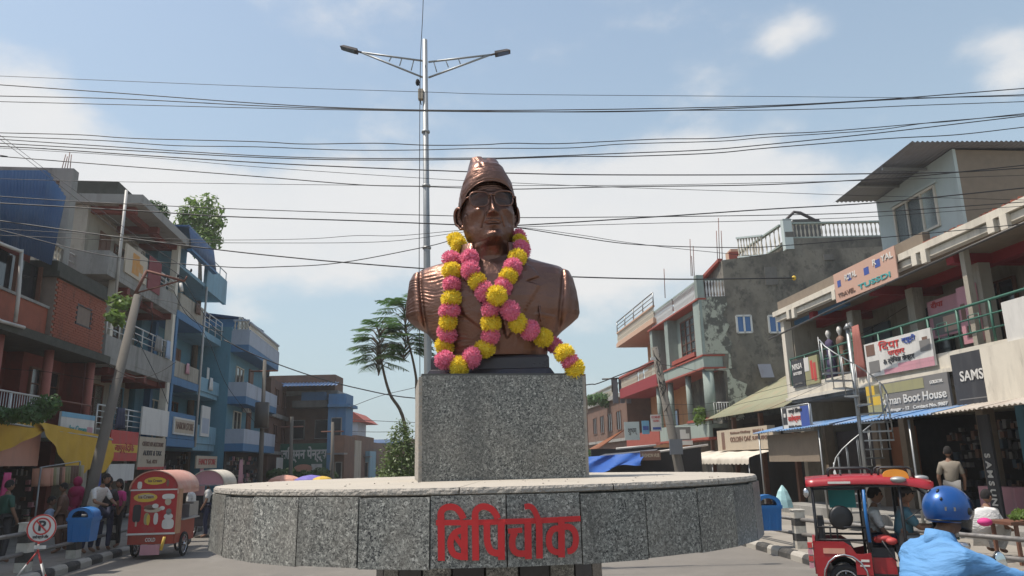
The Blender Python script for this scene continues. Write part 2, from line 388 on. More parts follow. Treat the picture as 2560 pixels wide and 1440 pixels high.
M('cap_stone_top', (.40,.36,.30), .85, var=.10, vs=5, bump=.25, bs=60, dirt=.25, dc=(.36,.33,.29), ds=7)
# coping stones: rough outer edge, smooth top
i = 0
for i in range(15):
    a0 = PHI0 - .12 + i*2*math.pi/15; a1 = a0 + 2*math.pi/15 - .003; b = MB(); st = []; nseg = 26
    for k in range(nseg+1):
        a = a0 + (a1-a0)*k/nseg
        rr = RP - .012 + .006*mnoise.noise(Vector((a*30, i, 0))) + .003*mnoise.noise(Vector((a*110, i, 5)))
        zt = ZT + .0015*mnoise.noise(Vector((a*60, i, 9)))
        f = lambda r, z: (CX + r*math.sin(a), CY - r*math.cos(a), z)
        st.append([f(.3, ZS+.004), f(rr-.01, ZS+.004), f(rr, ZS+.009), f(rr+.003*mnoise.noise(Vector((a*90, i, 2))), ZT-.008), f(rr-.004, zt), f(rr-.03, ZT), f(.3, ZT)])
    b.grid(st, smooth=False)
    o = b.build('coping_stone', ['cap_stone', 'cap_stone_top'], plat)
    for p in o.data.polygons:
        if p.center.z > ZT-.003 and abs(p.normal.z) > .8: p.material_index = 1
b = MB(); b.lathe((CX, CY, 0), [(RP-.03, ZB+.015), (RP-.03, ZS-.001), (.29, ZS+.002)], 62); b.build('concrete_core', 'concrete', plat)
b = MB(); b.lathe((CX, CY, 0), [(.5, 0), (.5, ZB+.014)], 24); b.build('pillar_core', 'concrete_dark', plat)
M('tile_dark', (.035,.033,.035), .25, var=.3, vs=20)
for i in range(24):
    a = 2*math.pi*(i+.5)/24; w = .5*2*math.sin(math.pi/24)-.006
    for k in range(4):
        b = MB(); b.box((CX + .503*math.sin(a), CY - .503*math.cos(a), .2+.4*k), (w, .014, .394), rz=a)
        b.build('pillar_tile', 'tile_dark' if (i+k//4) % 2 else 'granite', plat)
# painted lettering on the slabs
def slab_hit(px, py, off):
    d = ray(px, py); best = None
    for i in range(-6, 6):
        a, c = ring(i, RP+off, 0), ring(i+1, RP+off, 0); e = c-a; n = Vector((e.y, -e.x, 0)).normalized()
        t = (a.x*n.x + a.y*n.y)/(d.x*n.x + d.y*n.y); p = Vector((0, 0, CAM_H)) + d*t
        u = ((p-a).x*e.x + (p-a).y*e.y)/e.length_squared
        if -.02 <= u <= 1.02 and (best is None or t < best[0]): best = (t, p)
    return best[1]
def smooth_poly(pts, n=5):
    P = [Vector((*p, 0)) for p in pts]; P = [P[0]*2-P[1]] + P + [P[-1]*2-P[-2]]; out = []
    for i in range(1, len(P)-2):
        for k in range(n):
            t = k/n; out.append(.5*((2*P[i]) + (P[i+1]-P[i-1])*t + (2*P[i-1]-5*P[i]+4*P[i+1]-P[i+2])*t*t + (3*P[i]-P[i-1]-3*P[i+1]+P[i+2])*t**3))
    out.append(P[-2]); return out
M('letter_red', (.52,.018,.02), .45, var=.05)
def lettering():
    S = [([(165,702),(650,700),(1150,688),(1650,672),(2168,645)],76,0), ([(232,590),(236,720),(238,950),(240,1230)],96,0), ([(232,640),(236,560),(285,500),(370,482),(450,505),(510,570),(548,650)],90,1),
         ([(557,690),(558,950),(560,1222)],96,0), ([(545,800),(440,835),(375,930),(370,1040),(415,1135),(500,1172),(560,1172)],88,1), ([(432,890),(480,960),(575,1090)],66,0),
         ([(708,590),(710,800),(716,1225)],96,0), ([(706,640),(716,545),(775,488),(850,480),(930,512),(990,580),(1022,650)],90,1),
         ([(1068,690),(1070,900),(1073,1218)],96,0), ([(870,700),(871,860),(880,985),(920,1085),(990,1122),(1070,1125)],92,1),
         ([(1438,690),(1440,900),(1446,1205)],96,0), ([(1165,822),(1360,805)],72,0), ([(1262,838),(1228,910),(1222,1010),(1250,1090),(1320,1130),(1440,1125)],90,1),
         ([(1590,640),(1595,800),(1600,1198)],92,0), ([(1392,482),(1470,478),(1530,540),(1600,700)],78,1),
         ([(1903,640),(1904,900),(1906,1182)],92,0), ([(1900,785),(1800,790),(1742,860),(1728,960),(1752,1055),(1815,1105),(1905,1110)],84,1), ([(1905,765),(2010,760),(2080,820),(2104,920),(2088,1030),(2040,1088),(1985,1098)],84,1)]
    b = MB()
    for k, (pts, w, sm) in enumerate(S):
        if sm: P = smooth_poly(pts, 6)
        else:
            P = []; q = [Vector((*p, 0)) for p in pts]
            for i in range(len(q)-1):
                m = max(1, int((q[i+1]-q[i]).length/25)); P += [q[i].lerp(q[i+1], j/m) for j in range(m)]
            P.append(q[-1])
        if sm:     # round the ends
            P = [P[0]*1.0] + P[1:]
        rows = []
        for i, p in enumerate(P):
            t = (P[min(i+1, len(P)-1)] - P[max(i-1, 0)]).normalized(); nn = Vector((-t.y, t.x, 0))*w*.5
            rows.append([slab_hit(1060+(p+nn*f).x/5.538, 1180+(p+nn*f).y/5.538, .0045 + .00025*k) for f in (-1, -.34, .34, 1)])
        b.grid(rows, smooth=False, thick=(0, .002, 0))
    b.build('lettering', 'letter_red', plat)
lettering()
# pedestal block of granite slabs under the bust
ped = thing('granite_pedestal', 'square grey granite block standing on the round platform under the bust', 'pedestal', (CX, CY, ZT))
PW, PH, PZ0, PZ1, PR = .742, .60, ZT+.001, 2.325, R(9)
PCx, PCy = at(1236, 1190, 3.3).x, 3.3 + PH/2
def pedp(x, y, z): c, s = math.cos(PR), math.sin(PR); return Vector((PCx + x*c - y*s, PCy + x*s + y*c, z))
MB().box((PCx, PCy, (PZ0+PZ1)/2), (PW-.03, PH-.03, PZ1-PZ0-.01), rz=PR).build('concrete_core', 'concrete', ped)
MB().box(pedp(0, -PH/2+.006, (PZ0+PZ1)/2), (PW-.024, .018, PZ1-PZ0), rz=PR).build('granite_slab', 'granite', ped)
MB().box(pedp(0, PH/2-.006, (PZ0+PZ1)/2), (PW-.024, .018, PZ1-PZ0), rz=PR).build('granite_slab', 'granite', ped)
for sx in (-1, 1):
    MB().box(pedp(sx*(PW/2-.006), 0, (PZ0+PZ1)/2-.002), (.018, PH-.004, PZ1-PZ0-.004), rz=PR).build('granite_slab', 'cap_stone', ped)
MB().box(pedp(-.002, .0, PZ1+.004), (PW-.02, PH-.01, .010), rz=PR).build('top_slab', 'concrete_dark', ped)

# ------------------------------------------------------------------ bronze bust
BX = at(1231, 760, 3.6).x; BY = 3.62
bust = thing('bronze_bust', 'bronze bust of a man in cap, spectacles and suit jacket above the granite block', 'statue', (BX, BY, PZ1+.01))
TR = [  # z, half width left, half width right, front depth, back depth, exponent
 (2.440,.262,.262,.170,.15,2.6),(2.472,.268,.268,.178,.155,2.6),(2.531,.292,.300,.190,.165,2.5),(2.575,.325,.345,.200,.17,2.4),(2.611,.385,.392,.205,.17,2.3),(2.640,.420,.425,.208,.172,2.25),(2.661,.433,.433,.210,.174,2.25),
 (2.712,.430,.430,.212,.176,2.25),(2.775,.424,.422,.206,.178,2.2),(2.835,.416,.408,.192,.176,2.2),(2.868,.400,.392,.178,.172,2.15),(2.893,.355,.350,.166,.166,2.1),(2.912,.290,.285,.155,.158,2.0),(2.930,.225,.222,.146,.15,2.0),(2.95,.185,.185,.138,.14,2.0),(2.985,.160,.160,.122,.135,2.0),(3.02,.150,.150,.095,.132,2.0)]
TA = np.array(TR)
def trow(z): return [np.interp(z, TA[:, 0], TA[:, i]) for i in range(1, 6)]
def inpoly(x, z, poly):
    c = False; j = len(poly)-1
    for i in range(len(poly)):
        (xi, zi), (xj, zj) = poly[i], poly[j]
        if (zi > z) != (zj > z) and x < (xj-xi)*(z-zi)/(zj-zi)+xi: c = not c
        j = i
    return c
def pdist(x, z, poly, closed=True):
    d = 9
    for i in range(len(poly) - (0 if closed else 1)):
        (x1, z1), (x2, z2) = poly[i], poly[(i+1) % len(poly)]; L2 = (x2-x1)**2+(z2-z1)**2
        t = max(0, min(1, ((x-x1)*(x2-x1)+(z-z1)*(z2-z1))/L2)); d = min(d, math.hypot(x-x1-t*(x2-x1), z-z1-t*(z2-z1)))
    return d
def bp_(px, py):      # photo point -> (x, z) on the chest, relative to the bust axis
    p = at(px, py, 3.43); return (p.x-BX, p.z)
LAPR = [bp_(*p) for p in [(1292,640),(1330,662),(1350,690),(1318,704),(1352,712),(1310,782),(1268,850),(1252,800),(1262,740),(1275,690)]]
LAPL = [bp_(*p) for p in [(1172,640),(1130,668),(1112,694),(1148,708),(1112,716),(1160,790),(1238,850),(1222,800),(1205,740),(1192,690)]]
OPEN = [bp_(*p) for p in [(1178,540),(1193,640),(1207,700),(1232,745),(1260,700),(1277,640),(1290,540)]]
CUT = [bp_(*p) for p in [(1246,848),(1262,858),(1270,880)]]
POCK = [bp_(*p) for p in [(1345,782),(1392,788),(1391,792),(1344,786)]]
def chest_disp(x, z):
    d = 0.0
    for P in (LAPR, LAPL):
        if inpoly(x, z, P): d += .016*min(1, pdist(x, z, P)/.004)
    if inpoly(x, z, OPEN): d -= .03*min(1, pdist(x, z, OPEN)/.012)
    if pdist(x, z, POCK) < .004: d += .004
    if .02 < x < .03 and z < 2.60: d -= .003
    # sleeve seams and folds
    for sx, amp in ((-1, 1), (1, .8)):
        xs = sx*(.335 + .015*math.sin((z-2.7)*9)); d -= .018*amp*math.exp(-((x-xs)/.010)**2) * (1 if z < 2.89 else 0)
        d += .012*math.exp(-((x-xs-sx*.03)/.018)**2)
    if x < -.08:
        w = min(1, (-.08-x)/.08); d += w*.0016*math.sin(z*360 + 14*x + 9*mnoise.noise(Vector((x*9, z*9, 0))))*(.5+1.2*mnoise.noise(Vector((x*14, z*20, 3))))
    d += .0035*mnoise.noise(Vector((x*12, z*12, 1))) + .0015*mnoise.noise(Vector((x*40, z*40, 4)))
    return d
def front_y(x, z):
    wl, wr, fr, bk, ex = trow(z); w = wl if x < 0 else wr; q = min(.999, abs(x)/w)
    return BY - fr*(1-q**ex)**(1/ex)
def torso():
    rows = 230; cols = 300; zs = np.concatenate([np.linspace(2.44, 3.02, rows)]); V = []; F = []
    for z in zs:
        wl, wr, fr, bk, ex = trow(z)
        for j in range(cols):
            a = 2*math.pi*j/cols; c, s = math.cos(a), math.sin(a)
            cc = math.copysign(abs(c)**(2/ex), c); ss = math.copysign(abs(s)**(2/ex), s)
            x = cc*(wr if c > 0 else wl); y = ss*(bk if s > 0 else fr)
            if s < 0:
                fw = min(1, -s*3); y -= chest_disp(x, z)*fw
            V.append((BX+x, BY+y, z))
    for i in range(rows-1):
        for j in range(cols):
            a = i*cols+j; b = i*cols+(j+1) % cols; F.append((a, b, b+cols, a+cols))
    F.append(tuple(range(cols))[::-1])
    b = MB(); b.v = V; b.f = F; b.sm = [True]*len(F); return b.build('jacket', 'bronze', bust, fix=False)
torso()
def collar():      # shirt collar standing round the neck, with turned-down points
    b = MB(); P = []
    for j in range(41):
        a = R(-150 + 300*j/40) + R(90); u = abs(j-20)/20
        cx, cy = math.cos(a), math.sin(a); r0 = .150+.012*u; z1 = 3.045 - .045*u; z0 = 2.955 - .09*u**2
        P.append([(BX+cx*(r0-.012), BY-.0+cy*(r0-.02), z0+.02), (BX+cx*(r0-.002), BY+cy*(r0-.01), z1), (BX+cx*(r0+.010), BY+cy*(r0+.003), z1-.004), (BX+cx*(r0+.02), BY+cy*(r0+.015), z0-.0)])
    b.grid(P, thick=(0, 0, -.004)); b.build('collar', 'bronze', bust)
collar()
HS, HC, ZE = 1.75, Vector((at(1217, 500, 3.55).x, 3.585, 0)), at(1225, 503, 3.45).z
HROT = Matrix.Rotation(R(10), 3, 'Z') @ Matrix.Rotation(R(-4.2), 3, 'Y')
HO = Vector((HC.x, HC.y, ZE))
def hp(x, y, v): return HO + HROT @ Vector((x*HS, y*HS, v*HS))
HV = [-.215,-.15,-.126,-.115,-.107,-.097,-.085,-.068,-.05,-.03,-.012,.005,.025,.045,.065,.085,.10]
HW = [.072,.069,.066,.062,.060,.062,.0675,.0720,.0745,.0760,.0760,.075,.0745,.0745,.072,.060,.03]
HF = [.050,.052,.060,.072,.080,.084,.084,.0845,.084,.0835,.083,.0845,.086,.085,.078,.060,.03]
HB = [.075,.070,.068,.068,.070,.074,.080,.088,.095,.100,.103,.104,.103,.100,.094,.075,.04]
def G(x, v, cx, cv, sx, sv): return math.exp(-((x-cx)/sx)**2 - ((v-cv)/sv)**2)
def face_disp(x, v):
    d = 0; ax = abs(x)
    # nose: bridge widening into the tip and wings
    if -.062 < v < .03:
        t = min(1, max(0, (.018-v)/.058)); hgt = .006 + .018*t**1.1
        if v < -.040: hgt *= max(0, 1-(-.040-v)/.012)
        if v > .010: hgt *= max(0, 1-(v-.010)/.014)
        d += hgt*math.exp(-(x/(.0062+.0045*t))**2)
    d += .008*G(ax, v, .0125, -.039, .0055, .006) + .004*G(x, v, 0, -.034, .008, .008)
    d += .0065*G(ax, v, .026, .021, .017, .006) + .003*G(x, v, 0, .019, .012, .006)      # brow
    d -= .009*G(ax, v, .031, .004, .014, .0085)                                            # eye sockets
    d += .0062*G(ax, v, .031, .002, .0105, .0062)                                          # eyeballs
    d += .0022*math.exp(-((v-.0065+.25*(ax-.031)**2*60)/.0012)**2)*math.exp(-((ax-.031)/.012)**2)   # upper lid
    d += .0018*math.exp(-((v+.0040-.2*(ax-.031)**2*50)/.0012)**2)*math.exp(-((ax-.031)/.012)**2)
    d -= .0030*G(ax, v, .033, -.012, .014, .0022)                                          # bags under the eyes
    d += .0085*G(ax, v, .040, -.026, .015, .011)                                           # cheek bones
    d -= .0055*G(ax, v, .050, -.052, .012, .020)                                           # hollow cheeks
    ln = .0135 + .0145*max(0, min(1, (-.033-v)/.040)); d -= .0042*math.exp(-((ax-ln-.004)/.0022)**2)*(1 if -.076 < v < -.034 else 0)
    d += .0045*G(ax, v, .024, -.046, .007, .012)
    d += .0060*math.exp(-((v+.0555+.12*ax)/.0050)**2)*math.exp(-(x/.021)**4)*(1+.25*math.sin(x*2600+v*400))   # moustache
    d += .0052*G(x, v, 0, -.0655, .0155, .0030) + .0058*G(x, v, 0, -.0735, .0135, .0038)    # lips
    d -= .0048*math.exp(-((v+.0700-11*x*x)/.0014)**2)*math.exp(-(x/.024)**4)*1.25
    d -= .0045*G(x, v, 0, -.083, .014, .0040)
    if v < -.078:                                                                           # goatee with combed strands
        w = math.exp(-(x/.022)**4)*math.exp(-((v+.108)/.020)**2); d += .012*w + .0036*w*math.sin(x*2100+3*mnoise.noise(Vector((x*90, v*40, 0))))
    for k in range(3):
        d -= .0009*math.exp(-((v-.034-.007*k-.002*math.cos(x*60))/.0012)**2)*math.exp(-(x/.035)**4)
    return d
def head():
    rows, cols = 230, 260; b = MB(); V = []
    for i in range(rows):
        v = HV[0] + (HV[-1]-HV[0])*i/(rows-1); w, f, bk = (float(np.interp(v, HV, q)) for q in (HW, HF, HB))
        for j in range(cols):
            a = 2*math.pi*j/cols; c, s = math.cos(a), math.sin(a); ex = float(np.interp(v, [-.125,-.11,-.06,-.03], [2.0,1.6,1.85,2.2]))
            x = w*math.copysign(abs(c)**(2/ex), c); y = (bk if s > 0 else f)*math.copysign(abs(s)**(2/ex), s)
            if s < 0:
                d = 1.22*face_disp(x, v)*min(1, (-s)*2.2); y -= d; x += .25*d*c
            nz = .0009*mnoise.noise(Vector((x*150, y*150, v*150))); V.append(hp(x*(1+nz*8), y*(1+nz*8), v))
    b.v = [tuple(p) for p in V]
    for i in range(rows-1):
        for j in range(cols):
            a = i*cols+j; c = i*cols+(j+1) % cols; b.f.append((a, c, c+cols, a+cols))
    b.sm = [True]*len(b.f); b.build('head', 'bronze', bust, fix=False)
head()
def ears():
    for sx in (-1, 1):
        b = MB(); c = Vector((sx*.0795, .010, -.022)); M3 = Matrix.Rotation(sx*R(-48 if sx > 0 else -38), 3, 'Z') @ Matrix.Rotation(sx*R(8), 3, 'Y')
        rim = []
        for k in range(26):
            t = k/25; a = R(-120 + 330*t); ry, rz = .0185, .031
            y = ry*math.cos(a+math.pi*.0); z = rz*math.sin(a)+.002; 
            if z < -.018: y *= .62
            rim.append(hp(*(c + M3 @ Vector((sx*.003, y, z)))))
        b.tube(rim, [HS*.0032+HS*.0012*math.sin(i/25*math.pi) for i in range(26)], 8)
        P = []
        for i in range(9):
            row = []
            for j in range(21):
                a = 2*math.pi*j/20; r = i/8; y = .0185*math.cos(a)*r; z = .031*math.sin(a)*r+.002
                if z < -.018: y *= .62
                row.append(hp(*(c + M3 @ Vector((sx*(-.004*(1-r**2)+.003*math.exp(-((r-.55)/.14)**2)), y, z)))))
            P.append(row)
        b.grid(P, thick=HROT @ Vector((-sx*.004*HS, .003*HS, 0)))
        b.ell(hp(*(c+M3 @ Vector((0, -.006, -.026)))), (.007*HS, .006*HS, .008*HS))
        b.tube([hp(*(c+M3 @ Vector((sx*.001, y, z)))) for y, z in ((-.012,-.016),(-.004,-.010),(0,.0),(-.002,.012),(-.010,.016))], HS*.0022, 6)
        b.build('ear', 'bronze', bust)
ears()
def cap():
    prof = [(0,.0795,.098,.112),(.10,.0815,.100,.111),(.22,.0805,.099,.109),(.38,.0765,.094,.103),(.52,.0670,.087,.095),(.66,.0565,.079,.087),(.80,.0475,.054,.070),(.92,.0425,.042,.058),(1.0,.0375,.034,.048)]
    A = np.array(prof); b = MB(); rows, cols = 70, 120; V = []
    top = (at(1212, 391, 3.52).z - ZE)/HS
    def prow(i, j):
        t = i/rows; w, f, bk = (float(np.interp(t, A[:, 0], A[:, k])) for k in (1, 2, 3)); a = 2*math.pi*j/cols; c, s = math.cos(a), math.sin(a)
        pe = .88-.38*max(0, t-.3)/.7; x = w*math.copysign(abs(c)**pe, c); y = (bk if s > 0 else f)*math.copysign(abs(s)**pe, s)
        rim = .047*max(0, -s)**1.5 + (-.020)*(1-max(0, -s))**1.6 + .004       # higher over the brow, low behind the ears
        tip = top - .012*abs(math.sin(a))*0 + (.002 if c < 0 else -.003)
        v = rim + (tip-rim)*t
        if t > .8: v -= .010*math.exp(-(x/.006)**2)*(t-.8)/.2 * (1 if s < .2 else .5)
        # pressed folds running down from the crown
        u = x + .018*(t-.2); g = -.0028*math.exp(-(u/.0035)**2)*max(0, t-.35)*(1 if s < 0 else 0)*1.4
        if t > .45 and s < 0: g += -.003*math.exp(-((x+.030-(1-t)*.028)/.003)**2)
        g += .0016*mnoise.noise(Vector((x*30, y*30, t*5))) + .0008*mnoise.noise(Vector((x*90, y*90, t*20)))
        if t < .035: g += .003
        x2 = x*(1+g/.05); y2 = y*(1+g/.07); return hp(x2, y2, v)
    P = [[prow(i, j) for j in range(cols)] for i in range(rows+1)]
    b.v = [tuple(p) for r in P for p in r]
    for i in range(rows):
        for j in range(cols): a = i*cols+j; c = i*cols+(j+1) % cols; b.f.append((a, c, c+cols, a+cols))
    o = len(b.v); cen = hp(0, .0, top-.012); b.v.append(tuple(cen))
    for j in range(cols): b.f.append((rows*cols+j, rows*cols+(j+1) % cols, o))
    b.sm = [True]*len(b.f); b.build('cap', 'bronze', bust, fix=False)
cap()
def specs():
    g = MB(); lens = MB()
    for sx in (-1, 1):
        P = []
        for k in range(33):
            a = 2*math.pi*k/32; c, s = math.cos(a), math.sin(a); ex = 3.2
            x = sx*.0345 + .0272*math.copysign(abs(c)**(2/ex), c)*(1-.05*s*0); z = .0015 + .0215*math.copysign(abs(s)**(2/ex), s)
            if s < 0: x = sx*.0345 + (x-sx*.0345)*.93
            y = -.0955 + .10*max(0, abs(x)-.035); P.append((x, y, z))
        g.tube([hp(*p) for p in P], HS*.0023, 8)
        cen = hp(sx*.0345, -.0945, .0015); lens.add([hp(p[0], p[1]+.0008, p[2]) for p in P[:-1]], [tuple(range(32))])
        g.tube([hp(*p) for p in ((sx*.0605, -.092, .010), (sx*.071, -.080, .010), (sx*.0775, -.045, .006), (sx*.080, .0, .0))], HS*.0022, 8)
    g.tube([hp(*p) for p in ((-.0085, -.0965, .009), (-.004, -.101, .0125), (.004, -.101, .0125), (.0085, -.0965, .009))], HS*.0024, 8)
    g.build('spectacle_frame', 'bronze', bust); clear_glass('lens', (.02,.018,.02), .45); lens.build('lens', 'lens', bust, fix=False)
specs()
b = MB(); b.tube([Vector((BX+bp_(1349,775)[0], front_y(bp_(1349,775)[0], 2.7)-.006, bp_(1349,775)[1]+.02)), Vector((BX+bp_(1352,805)[0], front_y(bp_(1352,805)[0], 2.65)-.006, bp_(1352,805)[1]))], .0045, 8); b.build('pen', 'bronze', bust)
b = MB()
b.lathe((PCx-.015, PCy-.02, 0), [(.372, 2.336), (.374, 2.345), (.352, 2.372), (.345, 2.376), (.345, 2.425), (.335, 2.438)], 4, smooth=False, rz=0, sx=1, sy=1)
b.v = [(PCx-.015+(x-PCx+.015)*math.cos(R(45))-(y-PCy+.02)*math.sin(R(45)), PCy-.02+((x-PCx+.015)*math.sin(R(45))+(y-PCy+.02)*math.cos(R(45)))*.66, z) for x,y,z in b.v]
b.v = [(PCx+(x-PCx)*1.14, y+.045, z) for x,y,z in b.v]
bm_o = b.build('base_plate', 'bronze_dark', bust)
# ------------------------------------------------------------------ garlands
M('petal_pink', (.93,.27,.40), .7, var=.25, vs=60); M('petal_yellow', (.94,.70,.07), .7, var=.2, vs=60)
for q in ('petal_pink', 'petal_yellow'):
    nt = MATS[q].node_tree; bs = nt.nodes['Principled BSDF']; src = bs.inputs['Base Color'].links[0].from_socket
    t = nt.nodes.new('ShaderNodeBsdfTranslucent'); nt.links.new(src, t.inputs[0]); ms = nt.nodes.new('ShaderNodeMixShader'); ms.inputs[0].default_value = .35
    nt.links.new(bs.outputs[0], ms.inputs[1]); nt.links.new(t.outputs[0], ms.inputs[2]); nt.links.new(ms.outputs[0], nt.nodes['Material Output'].inputs[0])
def pompom(mat, seed):
    rnd = random.Random(seed); b = MB(); b.ell((0, 0, 0), (.036, .036, .034), 12, 9)
    for k in range(620):
        z = 1-2*(k+.5)/620; a = k*2.399963; r = math.sqrt(1-z*z); d = Vector((r*math.cos(a), r*math.sin(a), z)); d = (d + Vector([rnd.uniform(-.22, .22) for _ in range(3)])).normalized()
        t = d.orthogonal().normalized(); t = (Matrix.Rotation(rnd.uniform(0, 6.3), 3, d) @ t); L = .0455*rnd.uniform(.90, 1.06); w = rnd.uniform(.0016, .0030)
        bend = d.cross(t)*rnd.uniform(-.008, .008)
        p0, p1, p2 = d*.020, d*(L*.72)+bend*.5, d*L+bend
        b.add([p0-t*w*.6, p0+t*w*.6, p1+t*w*1.2, p1-t*w*1.2, p2+t*w*.7, p2-t*w*.7], [(0, 1, 2, 3), (3, 2, 4, 5)])
    return b.mesh('flower', mat)
PP = {'P': [pompom('petal_pink', i) for i in range(2)], 'Y': [pompom('petal_yellow', i+5) for i in range(2)]}
def garland(label, seq, string_z):
    pts = []
    g = thing('flower_garland', label, 'garland', (BX, BY-.2, 2.4), 'plastic flower garlands on the bust')
    for (c, x, y, *rest) in seq:
        off = rest[0] if rest else 0
        px, py = 1000+x/3.789, 580+y/3.789; Y = 3.4
        for _ in range(8):
            p = at(px, py, Y); z = max(2.345, min(3.0, p.z))
            if p.z < 2.45: Y = min(front_y(max(-.27, min(.27, p.x-BX)), 2.46)-.045-(2.45-p.z)*.55, 3.37)
            else: Y = front_y(p.x-BX, z) - .040
        Y -= off; p = at(px, py, Y); pts.append(p)
        o = link('flower', random.choice(PP[c]), g, loc=p, rot=[random.uniform(0, 6.3) for _ in range(3)], scale=[random.uniform(1.06, 1.22), random.uniform(.95, 1.14), random.uniform(.92, 1.12)])
    sm = []
    b = MB(); b.tube(pts, .003, 6); b.build('string', 'petal_yellow', g)
garland('pink and yellow flower garland looping down the left of the chest', [('P',1115,55,-.10),('Y',1140,112,-.04),('P',1145,170),('Y',1110,245),('P',1068,335),('Y',1025,420),('P',975,520),('Y',915,602,.04),('P',858,728,.01),('Y',860,865),('P',857,985),('Y',798,1105),('P',678,1190),('Y',560,1270),('P',425,1212),('Y',422,1080),('P',446,962),('Y',456,852),('P',468,745),('Y',485,630),('P',492,497),('Y',490,368),('P',488,258),('Y',560,130),('Y',530,78,-.08)], 0)
garland('pink and yellow flower garland trailing to the right corner of the block', [('P',662,250,.03),('P',668,360,.02),('Y',730,465,.01),('P',795,560,.01),('P',1045,745,.02),('Y',1118,865),('P',1230,930),('Y',1355,1000),('P',1462,1072),('Y',1558,1152),('P',1608,1225),('Y',1655,1305)], 0)
# ------------------------------------------------------------------ building materials
M('paint_cream', (0.336,0.304,0.248), .85, var=.10, dirt=.55, dc=(.17,.145,.11), ds=1.1, streak=True, bump=.2)
M('paint_red', (0.176,0.040,0.030), .8, var=.15, dirt=.35, dc=(.10,.04,.03), ds=1.4)
M('paint_pink', (0.336,0.120,0.096), .8, var=.12, dirt=.4, dc=(.22,.09,.07))
M('brick', (0.272,0.078,0.044), .9, var=.28, vs=3.2, bump=.3, dirt=.35, dc=(.13,.06,.04), ds=2.5)
M('brick_far', (0.144,0.080,0.056), .95, var=.35, vs=2, dirt=.5, dc=(.08,.06,.05))
M('sg_purple', (.06,.045,.10), .8)
M('mortar', (.20,.15,.12), .95, var=.2)
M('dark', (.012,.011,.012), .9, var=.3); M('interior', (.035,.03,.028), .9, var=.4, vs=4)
M('moss', (.055,.055,.045), .95, var=.5, vs=4, bump=.5, bs=20)
M('tin_blue', (0.024,0.068,0.160), .45, metal=.2, var=.12, vs=2, dirt=.3, dc=(.10,.13,.18), streak=True)
M('tin_grey', (0.160,0.168,0.184), .4, metal=.5, var=.15, vs=2, dirt=.3, dc=(.12,.10,.09), streak=True)
M('tin_rust', (0.240,0.096,0.048), .7, metal=.1, var=.3, vs=2); M('tin_dark', (0.056,0.048,0.052), .7, var=.3)
M('tin_green', (0.240,0.240,0.152), .65, var=.15, vs=.8, dirt=.6, dc=(.33,.22,.14), ds=.9)
M('paint_blue', (0.058,0.163,0.307), .75, var=.12, dirt=.3, dc=(.06,.12,.2), streak=True)
M('paint_sky', (0.168,0.314,0.403), .75, var=.10, dirt=.35, dc=(.12,.2,.24), streak=True)
M('paint_teal', (0.087,0.220,0.290), .8, var=.12, dirt=.3, dc=(.06,.13,.17), streak=True)
M('paint_lav', (0.346,0.384,0.451), .8, var=.08, dirt=.35, dc=(.22,.24,.28), streak=True)
M('paint_white', (.60,.55,.46), .8, var=.06, dirt=.35, dc=(.33,.29,.24), ds=1.4, streak=True)
M('paint_ice', (0.440,0.496,0.480), .8, var=.05, dirt=.25, dc=(.35,.38,.36), streak=True)
M('paint_mint', (0.264,0.312,0.280), .8, var=.08, dirt=.5, dc=(.07,.075,.068), ds=.9, streak=True)
M('plaster_mould', (.175,.16,.13), .95, var=.35, vs=1.1, bump=.3)
def blotch(mat, layers, zs=.75):
    nt = MATS[mat].node_tree; b = nt.nodes['Principled BSDF']; N = nt.nodes.new; L = nt.links.new; last = b.inputs['Base Color'].links[0].from_socket; geo = N('ShaderNodeNewGeometry')
    for sc_, lo, hi, c, w in layers:
        mp = N('ShaderNodeMapping'); mp.inputs['Scale'].default_value = (1, 1, zs); mp.inputs['Location'].default_value = (sc_*7, 2, 3); L(geo.outputs['Position'], mp.inputs[0])
        n = N('ShaderNodeTexNoise'); n.inputs['Scale'].default_value = sc_; n.inputs['Detail'].default_value = 10; n.inputs['Roughness'].default_value = .68; L(mp.outputs[0], n.inputs[0])
        mr = N('ShaderNodeMapRange'); mr.inputs[1].default_value = lo; mr.inputs[2].default_value = hi; mr.inputs[4].default_value = w; L(n.outputs[0], mr.inputs[0])
        mx = N('ShaderNodeMix'); mx.data_type = 'RGBA'; L(mr.outputs[0], mx.inputs[0]); L(last, mx.inputs[6]); mx.inputs[7].default_value = (*c, 1); last = mx.outputs[2]
    L(last, b.inputs['Base Color'])
blotch('plaster_mould', ((.35, .44, .60, (.05,.048,.043), .75), (1.1, .53, .62, (.028,.028,.027), .65), (.7, .58, .68, (.24,.22,.18), .45), (3.2, .56, .62, (.045,.045,.04), .5)))
M('mint_mouldy', (.33,.35,.29), .9, var=.12, vs=2, bump=.4)
blotch('mint_mouldy', ((.9, .50, .54, (.055,.055,.05), .9), (2.6, .55, .59, (.09,.09,.08), .8)))
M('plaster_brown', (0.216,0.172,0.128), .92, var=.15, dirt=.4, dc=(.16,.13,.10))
M('paint_orange', (0.496,0.240,0.104), .8, var=.08, dirt=.25, dc=(.35,.19,.10), streak=True)
M('paint_peach', (0.496,0.320,0.224), .8, var=.08, dirt=.3, dc=(.35,.25,.2)); M('trim_red', (0.288,0.060,0.040), .75, var=.12, dirt=.3, dc=(.25,.08,.06))
M('baluster', (0.464,0.416,0.336), .8, var=.08, dirt=.3, dc=(.25,.22,.18)); M('paint_crimson', (0.240,0.018,0.024), .7, var=.12)
M('rail_white', (.55,.55,.53), .5, metal=.3, var=.08); M('rail_green', (.035,.12,.085), .5, var=.1); M('rail_dark', (.06,.055,.05), .5, metal=.3)
